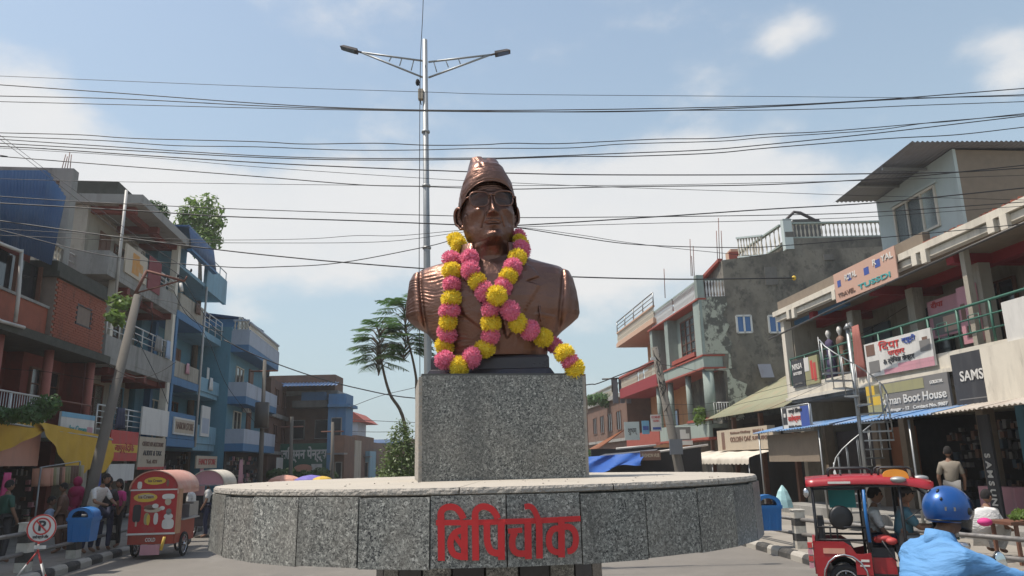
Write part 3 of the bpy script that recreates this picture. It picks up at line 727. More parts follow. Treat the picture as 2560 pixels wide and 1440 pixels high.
M('wood', (.14,.06,.035), .6, var=.25, vs=5); M('shutter', (.14,.16,.18), .5, metal=.4, var=.1); M('pvc', (.45,.43,.40), .5, var=.08, dirt=.3)
M('steel', (.30,.31,.31), .45, metal=.6, var=.1); M('rust', (.16,.065,.045), .8, var=.3)
for q_ in ('paint_cream', 'paint_sky', 'paint_teal', 'paint_lav', 'concrete', 'paint_red', 'brick', 'paint_blue', 'paint_white', 'paint_orange'):
    k_ = .55 if q_ in ('paint_cream', 'concrete', 'brick', 'paint_red') else .30
    blotch(q_, ((1.5, .53, .68, (.04,.038,.034), k_), (5, .60, .68, (.05,.045,.04), k_*.7)), .22)
blotch('asphalt', ((.25, .50, .62, (.12,.112,.10), .5), (1.1, .56, .64, (.215,.20,.175), .4), (7, .66, .70, (.07,.065,.06), .5)), 1)
blotch('paving', ((.4, .50, .62, (.16,.145,.12), .5), (2.2, .60, .68, (.10,.09,.075), .5)), 1)
glass('glass_dark', (.02,.025,.03)); glass('glass_blue', (.02,.10,.28), .1); glass('glass_grey', (.10,.12,.13), .12)
for nm, c in (('sg_red',(.50,.035,.03)),('sg_yellow',(.62,.40,.03)),('sg_white',(.62,.60,.56)),('sg_black',(.025,.025,.03)),('sg_green',(.012,.10,.06)),('sg_orange',(.60,.29,.20)),
              ('sg_blue',(.03,.07,.30)),('sg_pink',(.55,.26,.30)),('sg_cream',(.46,.38,.28)),('sg_teal',(.05,.33,.33)),('sg_grey',(.17,.16,.15)),('sg_olive',(.30,.28,.14)),('sg_brown',(.16,.08,.05)),('sg_skyb',(.14,.36,.52)),('sg_magenta',(.55,.03,.17))):
    M(nm, tuple(x*.92+.012 for x in c), .6, var=.08, vs=3, dirt=.5, dc=tuple(x*.5+.07 for x in c), ds=3.5, streak=True)

# ------------------------------------------------------------------ facade helpers
def bf(name, mat, par, fr, s0, s1, n0, n1, z0, z1, z0b=None, z1b=None):
    return MB().fb(fr, s0, s1, n0, n1, z0, z1, z0b, z1b).build(name, mat, par)
def corr(name, mat, par, fr, quad, n_ribs, amp=.018, thick=.006):
    """corrugated sheet over four corners a b c d; ribs run from side ab to side dc"""
    a, b, c, d = [Vector(q) for q in quad]; nrm = (b-a).cross(d-a).normalized(); P = []; k = n_ribs*4
    for i in range(k+1):
        u = i/k; w = nrm*amp*math.cos(i*math.pi/2); P.append([a.lerp(b, u)+w, d.lerp(c, u)+w])
    m = MB(); m.grid(P, thick=nrm*-thick); return m.build(name, mat, par, fix=False)
def window(par, fr, s0, s1, z0, z1, n, frame='rail_white', pane='glass_dark', mull=1, bars=0, fw=.05):
    m = MB(); w = fw
    m.fb(fr, s0, s1, n-.06, n+.03, z0, z0+w); m.fb(fr, s0, s1, n-.06, n+.03, z1-w, z1); m.fb(fr, s0, s0+w, n-.06, n+.028, z0+w, z1-w); m.fb(fr, s1-w, s1, n-.06, n+.028, z0+w, z1-w)
    for i in range(mull): s = s0+(s1-s0)*(i+1)/(mull+1); m.fb(fr, s-w/2, s+w/2, n-.05, n+.024, z0+w, z1-w)
    for i in range(bars): z = z0+(z1-z0)*(i+1)/(bars+1); m.fb(fr, s0+w, s1-w, n-.04, n+.018, z-.012, z+.012)
    o = m.build('window', frame, par)
    for i in range(mull+1):
        a = s0+(s1-s0)*i/(mull+1)+w/2; b = s0+(s1-s0)*(i+1)/(mull+1)-w/2; bf('pane', pane, o, fr, a, b, n-.045, n-.02, z0+w*.7, z1-w*.7)
    return o
def door(par, fr, s0, s1, z0, z1, n, mat='wood'):
    m = MB(); m.fb(fr, s0, s1, n-.05, n+.02, z0, z1); k = 2
    for i in range(k):
        for j in range(3):
            a = s0+(s1-s0)*(i+.12)/k; b = s0+(s1-s0)*(i+.88)/k; m.fb(fr, a, b, n+.02, n+.035, z0+(z1-z0)*(j+.08)/3, z0+(z1-z0)*(j+.9)/3)
    return m.build('door', mat, par)
def railing(par, fr, s0, s1, z0, z1, n, mat='rail_white', vert=0, horiz=4, posts=4, r=.018, name='railing'):
    m = MB()
    for i in range(horiz): z = z0+(z1-z0)*(i+1)/horiz; m.cyl(fr.p(s0, n, z), fr.p(s1, n, z), r if i < horiz-1 else r*1.5, 6)
    for i in range(posts+1): s = s0+(s1-s0)*i/posts; m.cyl(fr.p(s, n, z0), fr.p(s, n, z1), r*1.4, 6)
    for i in range(vert): s = s0+(s1-s0)*(i+.5)/vert; m.cyl(fr.p(s, n, z0), fr.p(s, n, z1), r*.6, 5)
    return m.build(name, mat, par)
BAL = {}
def baluster_mesh(h, mat):
    k = (round(h, 2), mat)
    if k not in BAL:
        m = MB(); m.lathe((0, 0, 0), [(.05,0),(.05,.06*h),(.025,.12*h),(.055,.36*h),(.05,.48*h),(.022,.72*h),(.03,.84*h),(.05,.92*h),(.05,h)], 7); BAL[k] = m.mesh('baluster', mat)
    return BAL[k]
def balustrade(par, P0, P1, h, cnt, mat='baluster', capmat='paint_white', w=.14):
    P0, P1 = Vector(P0), Vector(P1); me = baluster_mesh(h-.16, mat); d = (P1-P0).normalized(); n = Vector((-d.y, d.x, 0)).normalized()*w/2; up = Vector((0, 0, 1))
    for nm, z0, z1 in (('rail_base', 0, .07), ('handrail', h-.09, h)):
        m = MB(); m.hexa([P0-n+up*z0, P1-n+up*z0, P1+n+up*z0, P0+n+up*z0, P0-n+up*z1, P1-n+up*z1, P1+n+up*z1, P0+n+up*z1]); m.build(nm, capmat, par)
    for i in range(cnt): p = P0.lerp(P1, (i+.5)/cnt) + up*.07; link('baluster', me, par, loc=p)
def brick_wall(par, origin, du, nrm, L, H, mat='brick', bl=.235, bh=.075, g=.012, cap=300, skip=None):
    """bricks laid proud of a mortar bed; the first `cap` are objects, the rest one joined part"""
    du = Vector(du).normalized(); nrm = Vector(nrm).normalized(); up = Vector((0, 0, 1)); origin = Vector(origin); ms = []
    ang = math.atan2(du.y, du.x)
    for q in range(3):
        m = MB(); m.box((0, 0, 0), (bl-g, .03+.006*q, bh-g)); ms.append(m.mesh('brick', mat))
    rest = MB(); n = 0; rows = int(H/bh); cols = int(L/bl)
    for i in range(rows):
        for j in range(cols):
            u = (j+.5)*bl + (bl/2 if i % 2 else 0)
            if u > L - bl*.4: continue
            z = (i+.5)*bh
            if skip and skip(u, z): continue
            p = origin + du*u + up*z + nrm*random.uniform(-.004, .004)
            if n < cap: link('brick', random.choice(ms), par, loc=p, rot=(random.uniform(-.02, .02), random.uniform(-.01, .01), ang)); n += 1
            else: rest.box(p, (bl-g, .033, bh-g), rz=ang)
    if rest.v: tag(rest.build('brickwork', mat, par), kind='stuff')
def sign(name, label, fr, s0, s1, z0, z1, n, mat, texts=(), cat='sign', group=None, frame=None, tilt=0, th=.06, tiltz=0, patches=()):
    """a board; texts = (string, material, centre u, centre v, height, width) in board fractions; patches = (u0,u1,v0,v1,mat)"""
    t = thing(name, label, cat, fr.p((s0+s1)/2, n, z0), group)
    zz = lambda u, v: z0 + (z1-z0)*v + tiltz*(u-.5)
    if not fr.flip: s0, s1 = s1, s0      # u always runs from left to right as read from the street
    P = lambda u, v, o: fr.p(s0+(s1-s0)*u, n+th/2+o+tilt*v, zz(u, v))
    def slab(nm, u0, u1, v0, v1, a, b, mm):
        m = MB(); q = [P(u0, v0, a), P(u1, v0, a), P(u1, v0, b), P(u0, v0, b), P(u0, v1, a), P(u1, v1, a), P(u1, v1, b), P(u0, v1, b)]; m.hexa(q); return m.build(nm, mm, t)
    slab('board', 0, 1, 0, 1, -th, 0, mat)
    if frame:
        m = MB()
        for a, b in (((0,0),(1,0)), ((1,0),(1,1)), ((1,1),(0,1)), ((0,1),(0,0))): m.cyl(P(*a, .005), P(*b, .005), .02, 6)
        m.build('frame', frame, t)
    for k, (u0, u1, v0, v1, mm) in enumerate(patches): slab('panel', u0, u1, v0, v1, .0, .004+.002*(k % 3), mm)
    xd = (P(1, .5, 0) - P(0, .5, 0)); 
    if not fr.flip: xd = xd    # right side fronts read from far to near
    W = xd.length
    for (s, mm, u, v, h, w) in texts:
        o = text('lettering', s, mm, t, P(u, v, .013), xd, P(.5, 1, 0)-P(.5, 0, 0), h*(z1-z0)*(1 if z1 > z0 else -1), w*W, bold=.004)
    return t
# ================================================================== LEFT SIDE OF THE STREET
# --- brick house with the blue tin upper wall
b1 = thing('brick_house', 'brick red house with pink balcony posts and a blue tin sheet upper wall', 'house', LF.p(18, 0, 0))
bf('wall', 'paint_red', b1, LF, 9, 23.5, -9, -1.4, 0, 7.2)
bf('upper_wall', 'paint_red', b1, LF, 9, 20.1, -8, -.75, 7.2, 9.0)
bf('side_wall', 'paint_red', b1, LF, 23.3, 23.48, -1.4, -.35, 3.05, 5.27); window(b1, LF, 21.2, 22.9, 3.5, 4.9, -.9, 'wood', 'glass_dark', 2, 2)
bf('inner_wall', 'paint_red', b1, LF, 20.8, 23.3, -1.4, -.95, 3.05, 5.27)
bf('floor_slab', 'concrete', b1, LF, 9, 23.5, -1.4, .05, 2.85, 3.05)
bf('ledge', 'moss', b1, LF, 9, 23.55, -1.4, .28, 5.27, 5.50)
for s in (15.6, 18.05, 20.6, 23.3):
    m = MB(); m.cyl(LF.p(s, -.18, 3.05), LF.p(s, -.18, 5.27), .12, 12); m.build('column', 'paint_pink', b1)
railing(b1, LF, 9.5, 20.5, 3.05, 3.92, -.05, 'rail_white', vert=90, horiz=1, posts=6)
railing(b1, LF, 20.6, 23.3, 3.05, 3.92, -.05, 'rust', vert=0, horiz=1, posts=1)
door(b1, LF, 19.1, 20.2, 3.1, 4.5, -1.38); 
window(b1, LF, 16.2, 17.4, 3.3, 4.9, -1.38, 'wood')
# brick box and brick parapet
brick_wall(b1, LF.p(20.12, .01, 5.52), LF.dirv, LF.nv, 3.42, 1.78, cap=300, skip=lambda u, z: 1.35 < u < 2.42 and .68 < z < 1.3)
bf('mortar_bed', 'mortar', b1, LF, 20.12, 23.5, -1.38, -.002, 5.5, 7.27)
bf('top_ledge', 'moss', b1, LF, 20.0, 23.6, -1.4, .12, 7.27, 7.42)
window(b1, LF, 21.5, 22.5, 6.2, 6.82, .0, 'tin_dark', 'glass_grey', 0, 0, .04)
bf('low_wall', 'brick', b1, LF, 9, 20.1, -.5, -.12, 5.5, 6.35); bf('sill', 'concrete', b1, LF, 9, 20.1, -.52, -.08, 6.35, 6.42)
for s in (12.4, 14.2, 15.9, 17.4, 18.7, 19.9): bf('mullion', 'wood', b1, LF, s, s+.06, -.4, -.3, 6.42, 7.5)
bf('window_glass', 'glass_dark', b1, LF, 9, 20.0, -.5, -.45, 6.42, 7.5)
# corrugated blue sheets, each its own part
H = lambda px, py, n=.1: (lambda q: LF.p(q[0], n, q[1]))(LF.hit(px, py, n))
top = [(-330, 428), (-210, 427), (-90, 426), (0, 425), (60, 425), (118, 425), (163, 490)]
bot = [(-330, 470), (-210, 520), (-90, 560), (0, 600), (45, 628), (96, 648), (126, 662)]
for i in range(6): corr('tin_sheet', 'tin_blue', b1, LF, (H(*bot[i]), H(*bot[i+1]), H(*top[i+1]), H(*top[i])), 7, .02)
# roof frame of raw concrete
bf('roof_beam', 'concrete', b1, LF, 20.65, 21.0, -7, -.15, 10.35, 10.75); bf('concrete_post', 'concrete', b1, LF, 20.65, 21.0, -.5, -.15, 7.4, 10.35)
bf('roof_slab', 'moss', b1, LF, 20.1, 23.5, -1.35, .0, 7.42, 7.75)
corr('roof_sheet', 'tin_dark', b1, LF, (LF.p(16, -8, 11.8), LF.p(21, -8, 11.8), LF.p(21.2, -3.2, 10.75), LF.p(16, -3.2, 10.75)), 16, .03)
m = MB()
for k in range(4): p = LF.p(20.75+.08*k, -.3-.12*k, 10.75); m.cyl(p, p+Vector((.03*(k-1.5), .05, .5+.1*(k % 2))), .012, 5)
m.build('rebar', 'rust', b1)
balustrade(b1, LF.p(18.2, -.2, 7.72), LF.p(20.6, -.2, 7.75), .55, 14, 'baluster', 'concrete')
m = MB(); m.tube([H(52, 622, .35), H(44, 740, .3), H(36, 805, .3)], .045, 8); m.tube([H(-60, 770, .32), H(0, 802, .32), H(58, 818, .32)], .045, 8); m.tube([H(-80, 570, .35), H(0, 608, .35), H(52, 628, .35)], .045, 8); m.build('drain_pipe', 'pvc', b1)
def ac_unit(label, fr, s, n, z, group='air conditioner outdoor units'):
    t = thing('air_conditioner', label, 'air conditioner', fr.p(s, n, z), group); bf('case', 'sg_white', t, fr, s-.38, s+.38, n, n+.28, z, z+.52)
    m = MB(); c = fr.p(s+.12*(1 if fr.flip else -1), n+.285, z+.26)
    for r in (.06, .12, .18, .215): m.tube([c + fr.dirv*r*math.cos(a*.3927) + Vector((0, 0, r*math.sin(a*.3927))) for a in range(17)], .008, 5, cap=False)
    m.build('fan_grille', 'rail_dark', t); return t
ac_unit('white air conditioner box on the red wall behind the pink posts', LF, 18.9, -1.36, 4.55)
# goods hall on the ground floor (open shops; their shade is painted as dark sheets)
def shop(par, fr, s0, s1, z1, depth=3.2, n=-.3, wall='interior', cols=()):
    bf('shop_back', wall, par, fr, s0, s1, n-depth-.1, n-depth, 0.15, z1)
bf('shop_shade_sheet', 'interior', b1, LF, 9, 23.5, -1.39, -1.36, .15, 2.85)
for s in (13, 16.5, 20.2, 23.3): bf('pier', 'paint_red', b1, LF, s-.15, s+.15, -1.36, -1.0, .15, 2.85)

# --- cream house
b2 = thing('cream_house', 'weathered cream house with balconies and red brown ceiling beams', 'house', LF.p(27, 0, 0))
bf('wall', 'paint_cream', b2, LF, 23.6, 30.15, -9, -1.5, 0, 8.3); bf('upper_wall', 'paint_cream', b2, LF, 24.9, 30.15, -9, -1.5, 8.3, 11.1)
bf('roof_slab', 'concrete', b2, LF, 24.7, 30.4, -9, .35, 11.12, 11.45); bf('roof_edge', 'moss', b2, LF, 24.9, 30.2, -8.5, -.6, 11.45, 12.0)
for z0, z1, s0 in ((8.15, 8.32, 23.2), (5.35, 5.52, 23.6), (2.9, 3.06, 23.6)):
    bf('balcony_slab', 'concrete', b2, LF, s0, 30.2, -1.5, .05, z0, z1)
bf('balcony_wall', 'concrete', b2, LF, 23.2, 30.2, -.06, .06, 8.32, 8.95); bf('balcony_wall', 'concrete', b2, LF, 23.6, 30.2, -.06, .06, 5.52, 6.25)
bf('balcony_wall', 'concrete', b2, LF, 23.2, 23.34, -1.5, -.06, 8.32, 8.95)
for zz in (11.12, 8.15, 5.35):
    for s in (25.2, 27.5, 29.8): bf('beam', 'paint_red', b2, LF, s-.12, s+.12, -1.5, .0, zz-.24, zz)
    bf('beam', 'paint_red', b2, LF, 24.9, 30.1, -.5, -.3, zz-.2, zz-.003)
for z0, z1 in ((8.95, 11.12), (6.25, 8.15), (3.06, 5.35)): bf('column', 'paint_white', b2, LF, 29.75, 30.05, -.2, .07, z0, z1)
bf('column', 'paint_white', b2, LF, 24.0, 24.22, -.2, .0, 6.25, 8.15)
m = MB(); m.cyl(LF.p(23.9, .1, 7.4), LF.p(23.9, .1, 11.3), .05, 8); m.build('pipe_post', 'pvc', b2)
for z in (8.4, 5.55):
    door(b2, LF, 26.0, 26.9, z, z+2.1, -1.48, 'wood'); window(b2, LF, 27.3, 28.5, z+.8, z+2.0, -1.48, 'wood', 'glass_dark', 1, 3); window(b2, LF, 28.9, 29.7, z+.1, z+2.1, -1.48, 'paint_sky', 'glass_dark', 0)
door(b2, LF, 24.3, 25.2, 3.1, 5.1, -1.48); window(b2, LF, 26.2, 27.6, 3.5, 5.0, -1.48, 'wood', 'glass_dark', 1, 2); window(b2, LF, 28.2, 29.5, 3.3, 5.1, -1.48, 'paint_sky', 'glass_dark', 1)
railing(b2, LF, 23.7, 30.1, 3.06, 4.0, -.02, 'rail_white', horiz=5, posts=5); railing(b2, LF, 23.7, 30.0, 6.25, 6.95, -.0, 'rail_white', horiz=3, posts=6); railing(b2, LF, 27.5, 30, 8.95, 9.5, 0, 'rail_white', horiz=3, posts=2)
railing(b2, LF, 20.9, 23.4, 7.75, 8.75, -1.0, 'rail_white', horiz=4, posts=3)
bf('shop_shade_sheet', 'interior', b2, LF, 23.6, 30.2, -1.49, -1.46, .15, 2.9)  # dark sheet for the shaded depth of the open shops
for s in (23.75, 26.9, 30.0): bf('pier', 'paint_cream', b2, LF, s-.15, s+.15, -1.46, -.2, .15, 2.9)
tag(bf('hanging_cloth', 'sg_magenta', None, LF, 26.6, 27.9, .07, .10, 8.5, 9.75), 'dark red cloth hung over the upper balcony of the cream house', 'cloth'); MATS['sg_wine'] = M('sg_wine', (.20,.045,.05), .9)
bpy.data.objects['hanging_cloth'].data.materials[0] = MATS['sg_wine']
M('sg_amber', (.50,.22,.03), .7, dirt=.5, dc=(.45,.36,.26), ds=5)
sign('banner', 'faded banner with an orange stain on the upper balcony of the cream house', LF, 24.4, 26.4, 8.55, 9.55, .08, 'sg_cream', patches=((.3,.62,.12,.85,'sg_amber'),(.5,.8,.3,.6,'sg_amber')))
# --- sky blue house
b3 = thing('blue_house', 'sky blue house with cream balcony panels and a blue tin top', 'house', LF.p(34, 0, 0))
bf('wall', 'paint_teal', b3, LF, 30.25, 37.5, -9, -1.3, 0, 10.4)
bf('blue_column', 'paint_blue', b3, LF, 30.25, 30.5, -.25, .06, 2.9, 8.3); bf('blue_column', 'paint_blue', b3, LF, 31.2, 31.5, -1.3, -1.05, 2.9, 8.3)
for z0 in (8.1, 5.35, 2.85):
    bf('balcony_slab', 'paint_blue', b3, LF, 30.2, 34.0, -1.3, .08, z0, z0+.32); bf('balcony_slab', 'paint_sky', b3, LF, 34.0, 37.5, -1.3, .0, z0-.1, z0+.2)
bf('balcony_panel', 'paint_cream', b3, LF, 30.5, 33.9, -.05, .06, 8.44, 9.22); bf('balcony_panel', 'paint_cream', b3, LF, 30.5, 33.9, -.05, .06, 5.69, 6.35); bf('balcony_panel', 'paint_blue', b3, LF, 30.5, 33.9, -.05, .06, 3.19, 4.25)
bf('parapet', 'paint_sky', b3, LF, 34.0, 37.6, -.08, .08, 10.2, 11.45); bf('ceiling_slab', 'paint_sky', b3, LF, 30.2, 37.5, -1.3, .0, 10.3, 10.45)
bf('balcony_wall', 'paint_sky', b3, LF, 34.0, 37.5, -.06, .06, 5.46, 6.1); bf('balcony_wall', 'paint_sky', b3, LF, 34.0, 37.5, -.06, .06, 3.06, 3.9)
railing(b3, LF, 34.0, 37.5, 8.3, 9.2, 0, 'rail_white', horiz=4, posts=3); railing(b3, LF, 34, 37.6, 11.45, 11.9, 0, 'rail_white', horiz=1, posts=3)
for k, (sa, sb) in enumerate(((30.1, 31.4), (31.4, 32.7), (32.7, 34.05))):
    za = 11.15; corr('tin_sheet', 'tin_blue', b3, LF, (LF.p(sa, .45, za-.1), LF.p(sb, .45, za-.1), LF.p(sb, .25, za+1.0), LF.p(sa, .25, za+1.0)), 5, .025)
bf('roof_edge', 'paint_blue', b3, LF, 30.1, 34.1, .30, .5, 10.95, 11.05)
bf('attic', 'paint_teal', b3, LF, 30.2, 33.95, -6, -.9, 10.4, 12.0); bf('attic_roof', 'tin_blue', b3, LF, 30.1, 34.1, -6, .28, 12.02, 12.1)
window(b3, LF, 31.7, 33.0, 8.9, 10.2, -1.28, 'rail_white', 'glass_dark', 1, 2); window(b3, LF, 31.7, 33.2, 6.0, 7.6, -1.28, 'paint_white', 'glass_dark', 1, 1); door(b3, LF, 34.5, 35.4, 5.5, 7.5, -1.28); door(b3, LF, 35.0, 35.9, 8.3, 10.2, -1.28, 'wood')
window(b3, LF, 31.7, 33.0, 3.5, 4.9, -1.28, 'paint_white'); window(b3, LF, 34.3, 35.6, 3.6, 5.0, -1.28, 'wood')
m = MB(); m.cyl(LF.p(34, .1, 2.9), LF.p(34, .1, 10.3), .05, 6); m.build('pipe_post', 'pvc', b3)
bf('shop_shade_sheet', 'interior', b3, LF, 30.25, 37.5, -1.29, -1.26, .15, 2.85)  # shop shade painted as one dark sheet
# --- turquoise house with lavender balconies
b4 = thing('turquoise_house', 'turquoise house with lavender balconies at its street side', 'house', LF.p(42, 0, 0))
bf('wall', 'paint_teal', b4, LF, 37.65, 46, -9, .45, 0, 9.05); bf('roof_room', 'paint_blue', b4, LF, 41.5, 45.8, -6, -.1, 9.05, 10.2); corr('roof_sheet', 'tin_blue', b4, LF, (LF.p(40.6, .3, 10.1), LF.p(45.9, .4, 10.25), LF.p(45.9, -6, 10.9), LF.p(40.6, -6, 10.9)), 12, .03)
for z0 in (7.75, 5.1, 2.75):
    bf('balcony_slab', 'paint_blue', b4, LF, 37.7, 45.9, .45, 1.35, z0, z0+.38); bf('balcony_panel', 'paint_lav', b4, LF, 37.7, 45.9, 1.24, 1.36, z0+.38, z0+1.1); bf('balcony_panel', 'paint_lav', b4, LF, 37.7, 37.85, .45, 1.24, z0+.38, z0+1.1)
    window(b4, LF, 39, 40.6, z0+1.0, z0+2.1, .5, 'paint_white'); door(b4, LF, 42, 43, z0+.4, z0+2.3, .5)
balustrade(b4, LF.p(37.75, .5, 8.85), LF.p(37.75, 1.3, 8.85), .6, 5, 'baluster', 'paint_lav'); balustrade(b4, LF.p(37.8, 1.3, 8.85), LF.p(45.8, 1.3, 8.85), .5, 24, 'baluster', 'paint_lav')
bf('shop_shade_sheet', 'interior', b4, LF, 37.7, 46, .46, .5, .15, 2.75)  # dark sheet in place of the shaded shop inside
# --- bare brick house beyond
b5 = thing('dark_brick_house', 'dark bare brick house just beyond the turquoise house', 'house', LF.p(50, 0, 0))
bf('wall', 'brick_far', b5, LF, 46.2, 56, -8, .9, 0, 7.4); bf('floor_band', 'concrete', b5, LF, 46.1, 56.1, -8, 1.1, 5.0, 5.25); bf('floor_band', 'concrete', b5, LF, 46.1, 56.1, -8, 1.1, 2.7, 2.9)
for s in (47.5, 50, 52.5): window(b5, LF, s, s+1.3, 3.4, 4.6, .93, 'wood'); window(b5, LF, s, s+1.3, 5.8, 6.9, .93, 'wood')
# signs on the left
sign('shop_sign', 'white and blue picture board hanging below the pink posts above the yellow awning', LF, 21.0, 23.2, 2.7, 3.6, .12, 'sg_white', texts=(('Ice Cream','sg_teal',.5,.5,.2,.5),), patches=((0,1,0,.16,'sg_blue'),(0,1,.84,1,'sg_skyb'),(.78,.95,.2,.6,'sg_pink')))
sign('shop_sign', 'red sign with a yellow band beside the leaning power pole', LF, 24.6, 27.0, 2.25, 3.25, .1, 'sg_red', texts=(('आयुर्वेदिक','sg_red',.5,.42,.22,.7),), patches=((0,1,.28,.55,'sg_yellow'),))
sign('blank_sign', 'blank white board on the balcony rail of the cream house', LF, 27.2, 30.1, 3.2, 4.2, .1, 'sg_white')
sign('notice_board', 'cream board with lines of small lettering under the blank white board', LF, 27.1, 29.9, 1.95, 3.12, .12, 'sg_cream', texts=(('OFFICE OF ACCOUNT','sg_brown',.5,.78,.14,.8),('AUDIT & TAX','sg_black',.5,.5,.16,.7),('Tel. 021','sg_brown',.5,.24,.12,.4)), patches=((0,1,0,.08,'sg_red'),))
sign('shop_sign', 'small beige sign with faded letters on the sky blue house', LF, 30.8, 33.6, 3.35, 4.05, .10, 'sg_white', texts=(('HARIOM STORE','sg_brown',.5,.5,.45,.85),), patches=((.03,.97,.1,.9,'sg_cream'),))
sign('shop_sign', 'pale blue panel sign in the doorway of the sky blue house', LF, 34.6, 36.0, 3.4, 4.8, .1, 'sg_white', patches=((.1,.9,.1,.6,'paint_lav'),))
sign('shop_sign', 'pale signboard low over the shops of the sky blue house', LF, 33.4, 36.8, 1.95, 2.5, .35, 'sg_cream', texts=(('FANCY STORE','sg_red',.5,.5,.5,.8),))
sign('shop_sign', 'white shop lightbox behind the red sign and the power pole', LF, 24.4, 26.6, 1.6, 2.15, .2, 'sg_white')
t = sign('hanging_board', 'tall white board standing at the foot of the dark brick house', LF, 46.6, 48.6, .9, 2.5, 1.4, 'sg_white')
# shelf goods in the left shops: rows of small coloured packs (uncountable)
def goods(name, fr, s0, s1, n, z0, z1, mats, cnt, size=.14):
    by = {}
    for _ in range(cnt):
        s = random.uniform(s0, s1); z = z0+(z1-z0)*random.randint(0, 8)/8 + random.uniform(-.03, .03); mm = random.choice(mats); w = size*random.uniform(.5, 1.3)
        by.setdefault(mm, MB()).fb(fr, s, s+w, n, n+.1+random.random()*.05, z, z+size*random.uniform(.7, 1.8))
    for mm, mb in by.items(): tag(mb.build(name, mm, None), kind='stuff')
GM = ['sg_brown', 'sg_grey', 'sg_black', 'cl_wall', 'sg_grey', 'sg_brown', 'sg_cream', 'sg_pink']; M('cl_wall', (.06,.09,.12))
goods('shelf_goods', LF, 12, 23.2, -1.3, .5, 2.3, GM, 220, .11); goods('shelf_goods', LF, 24, 37.4, -1.2, .5, 2.4, GM, 300, .13); goods('shelf_goods', LF, 37.8, 45, .55, .5, 2.3, GM, 120, .13)

# --- yellow cloth awning
M('cloth_yellow', (.50,.30,.025), .85, var=.15, vs=3, bump=.3, bs=8)
aw = thing('cloth_awning', 'mustard yellow cloth awning sagging over the red shopfront', 'awning', LF.p(20, .3, 0))
def drape(a, b, top0, top1, prof, n, ni=46, nj=18, seed=0):
    P = []
    for i in range(ni+1):
        u = i/ni; s = a+(b-a)*u; zt = top0+(top1-top0)*u; zb = prof(u); row = []
        for j in range(nj+1):
            v = j/nj; z = zt+(zb-zt)*v; w = .03*math.sin(u*46+seed+v*2.5)*v + .02*math.sin(u*19+v*6+seed)*v
            row.append(LF.p(s, n + .12*v + w, z))
        P.append(row)
    m = MB(); m.grid(P); return m.build('cloth', 'cloth_yellow', aw, fix=False)
drape(12.0, 19.2, 3.25, 3.15, lambda u: 1.9 + 1.1*max(0, u)**2.2, .55, seed=1)
drape(18.7, 23.4, 3.20, 2.95, lambda u: float(np.interp(u, [0,.12,.3,.48,.58,.68,.8,.92,1], [3.12,2.75,2.2,1.78,1.9,2.0,1.85,1.95,2.35])), .6, seed=4)
m = MB(); m.cyl(LF.p(12, .55, 3.25), LF.p(23.5, .6, 2.88), .03, 6); m.build('pole', 'steel', aw)
tag(bf('shop_banner', 'sg_orange', None, LF, 17.0, 19.6, .3, .34, 2.1, 2.95), 'plain salmon cloth banner behind the parting of the yellow awning', 'banner')
# --- hanging clothes at the left shops
def hang(name, label, fr, s, n, z, w, h, mat, cat='clothes', group=None):
    t = MB(); P = []
    for i in range(9):
        u = i/8; P.append([fr.p(s+(u-.5)*w*(.7+.3*v), n+.03*math.sin(u*14+s*5)*(.3+v), z-h*v) for v in (0, .25, .5, .75, 1)])
    t.grid(P, thick=fr.nv*.02); o = t.build(name, mat, None, fix=False); return tag(o, label, cat, group)
hang('hanging_dress', 'pink dress hanging outside the shop of the turquoise house', LF, 39.0, 1.0, 2.35, .9, 1.3, 'sg_pink')
hang('hanging_shirt', 'crimson cloth hanging in the dark shop at the left edge', LF, 16.9, 1.0, 1.95, .42, .62, 'sg_magenta'); hang('hanging_shirt', 'white cloth hanging in the dark shop at the left edge', LF, 16.2, 1.0, 1.98, .3, .66, 'sg_white')
hang('hanging_shirt', 'pink top hanging among goods under the sky blue house', LF, 34.6, .3, 2.0, .8, .8, 'sg_pink'); hang('hanging_bag', 'bright blue plastic sheet hung at the foot of the power pole', LF, 20.4, 1.5, 2.0, .55, .75, 'sg_blue', 'plastic sheet')
rk = thing('garment_rack', 'rack of olive and orange garments under the yellow awning', 'rack', LF.p(19, 1.0, 0)); m = MB(); m.cyl(LF.p(17.9, 1.2, 2.05), LF.p(20.0, 1.2, 2.2), .015, 6); m.cyl(LF.p(17.95, 1.2, .15), LF.p(17.95, 1.2, 2.05), .02, 6); m.cyl(LF.p(20, 1.2, .15), LF.p(20, 1.2, 2.2), .02, 6); m.build('rack_frame', 'steel', rk)
for k in range(13):
    s = 18.0+k*.15; P = [[LF.p(s+.05*(q/3-.5), 1.2+(r-.5)*.4, 2.03+.07*(k/13)-v*.42) for r in (0, .33, .66, 1)] for q, v in ((0, 0), (1, .5), (2, .8), (3, 1))]
    m = MB(); m.grid(P, thick=LF.dirv*.02); m.build('garment', random.choice(['sg_olive', 'sg_orange', 'sg_olive', 'sg_brown', 'sg_cream']), rk, fix=False)
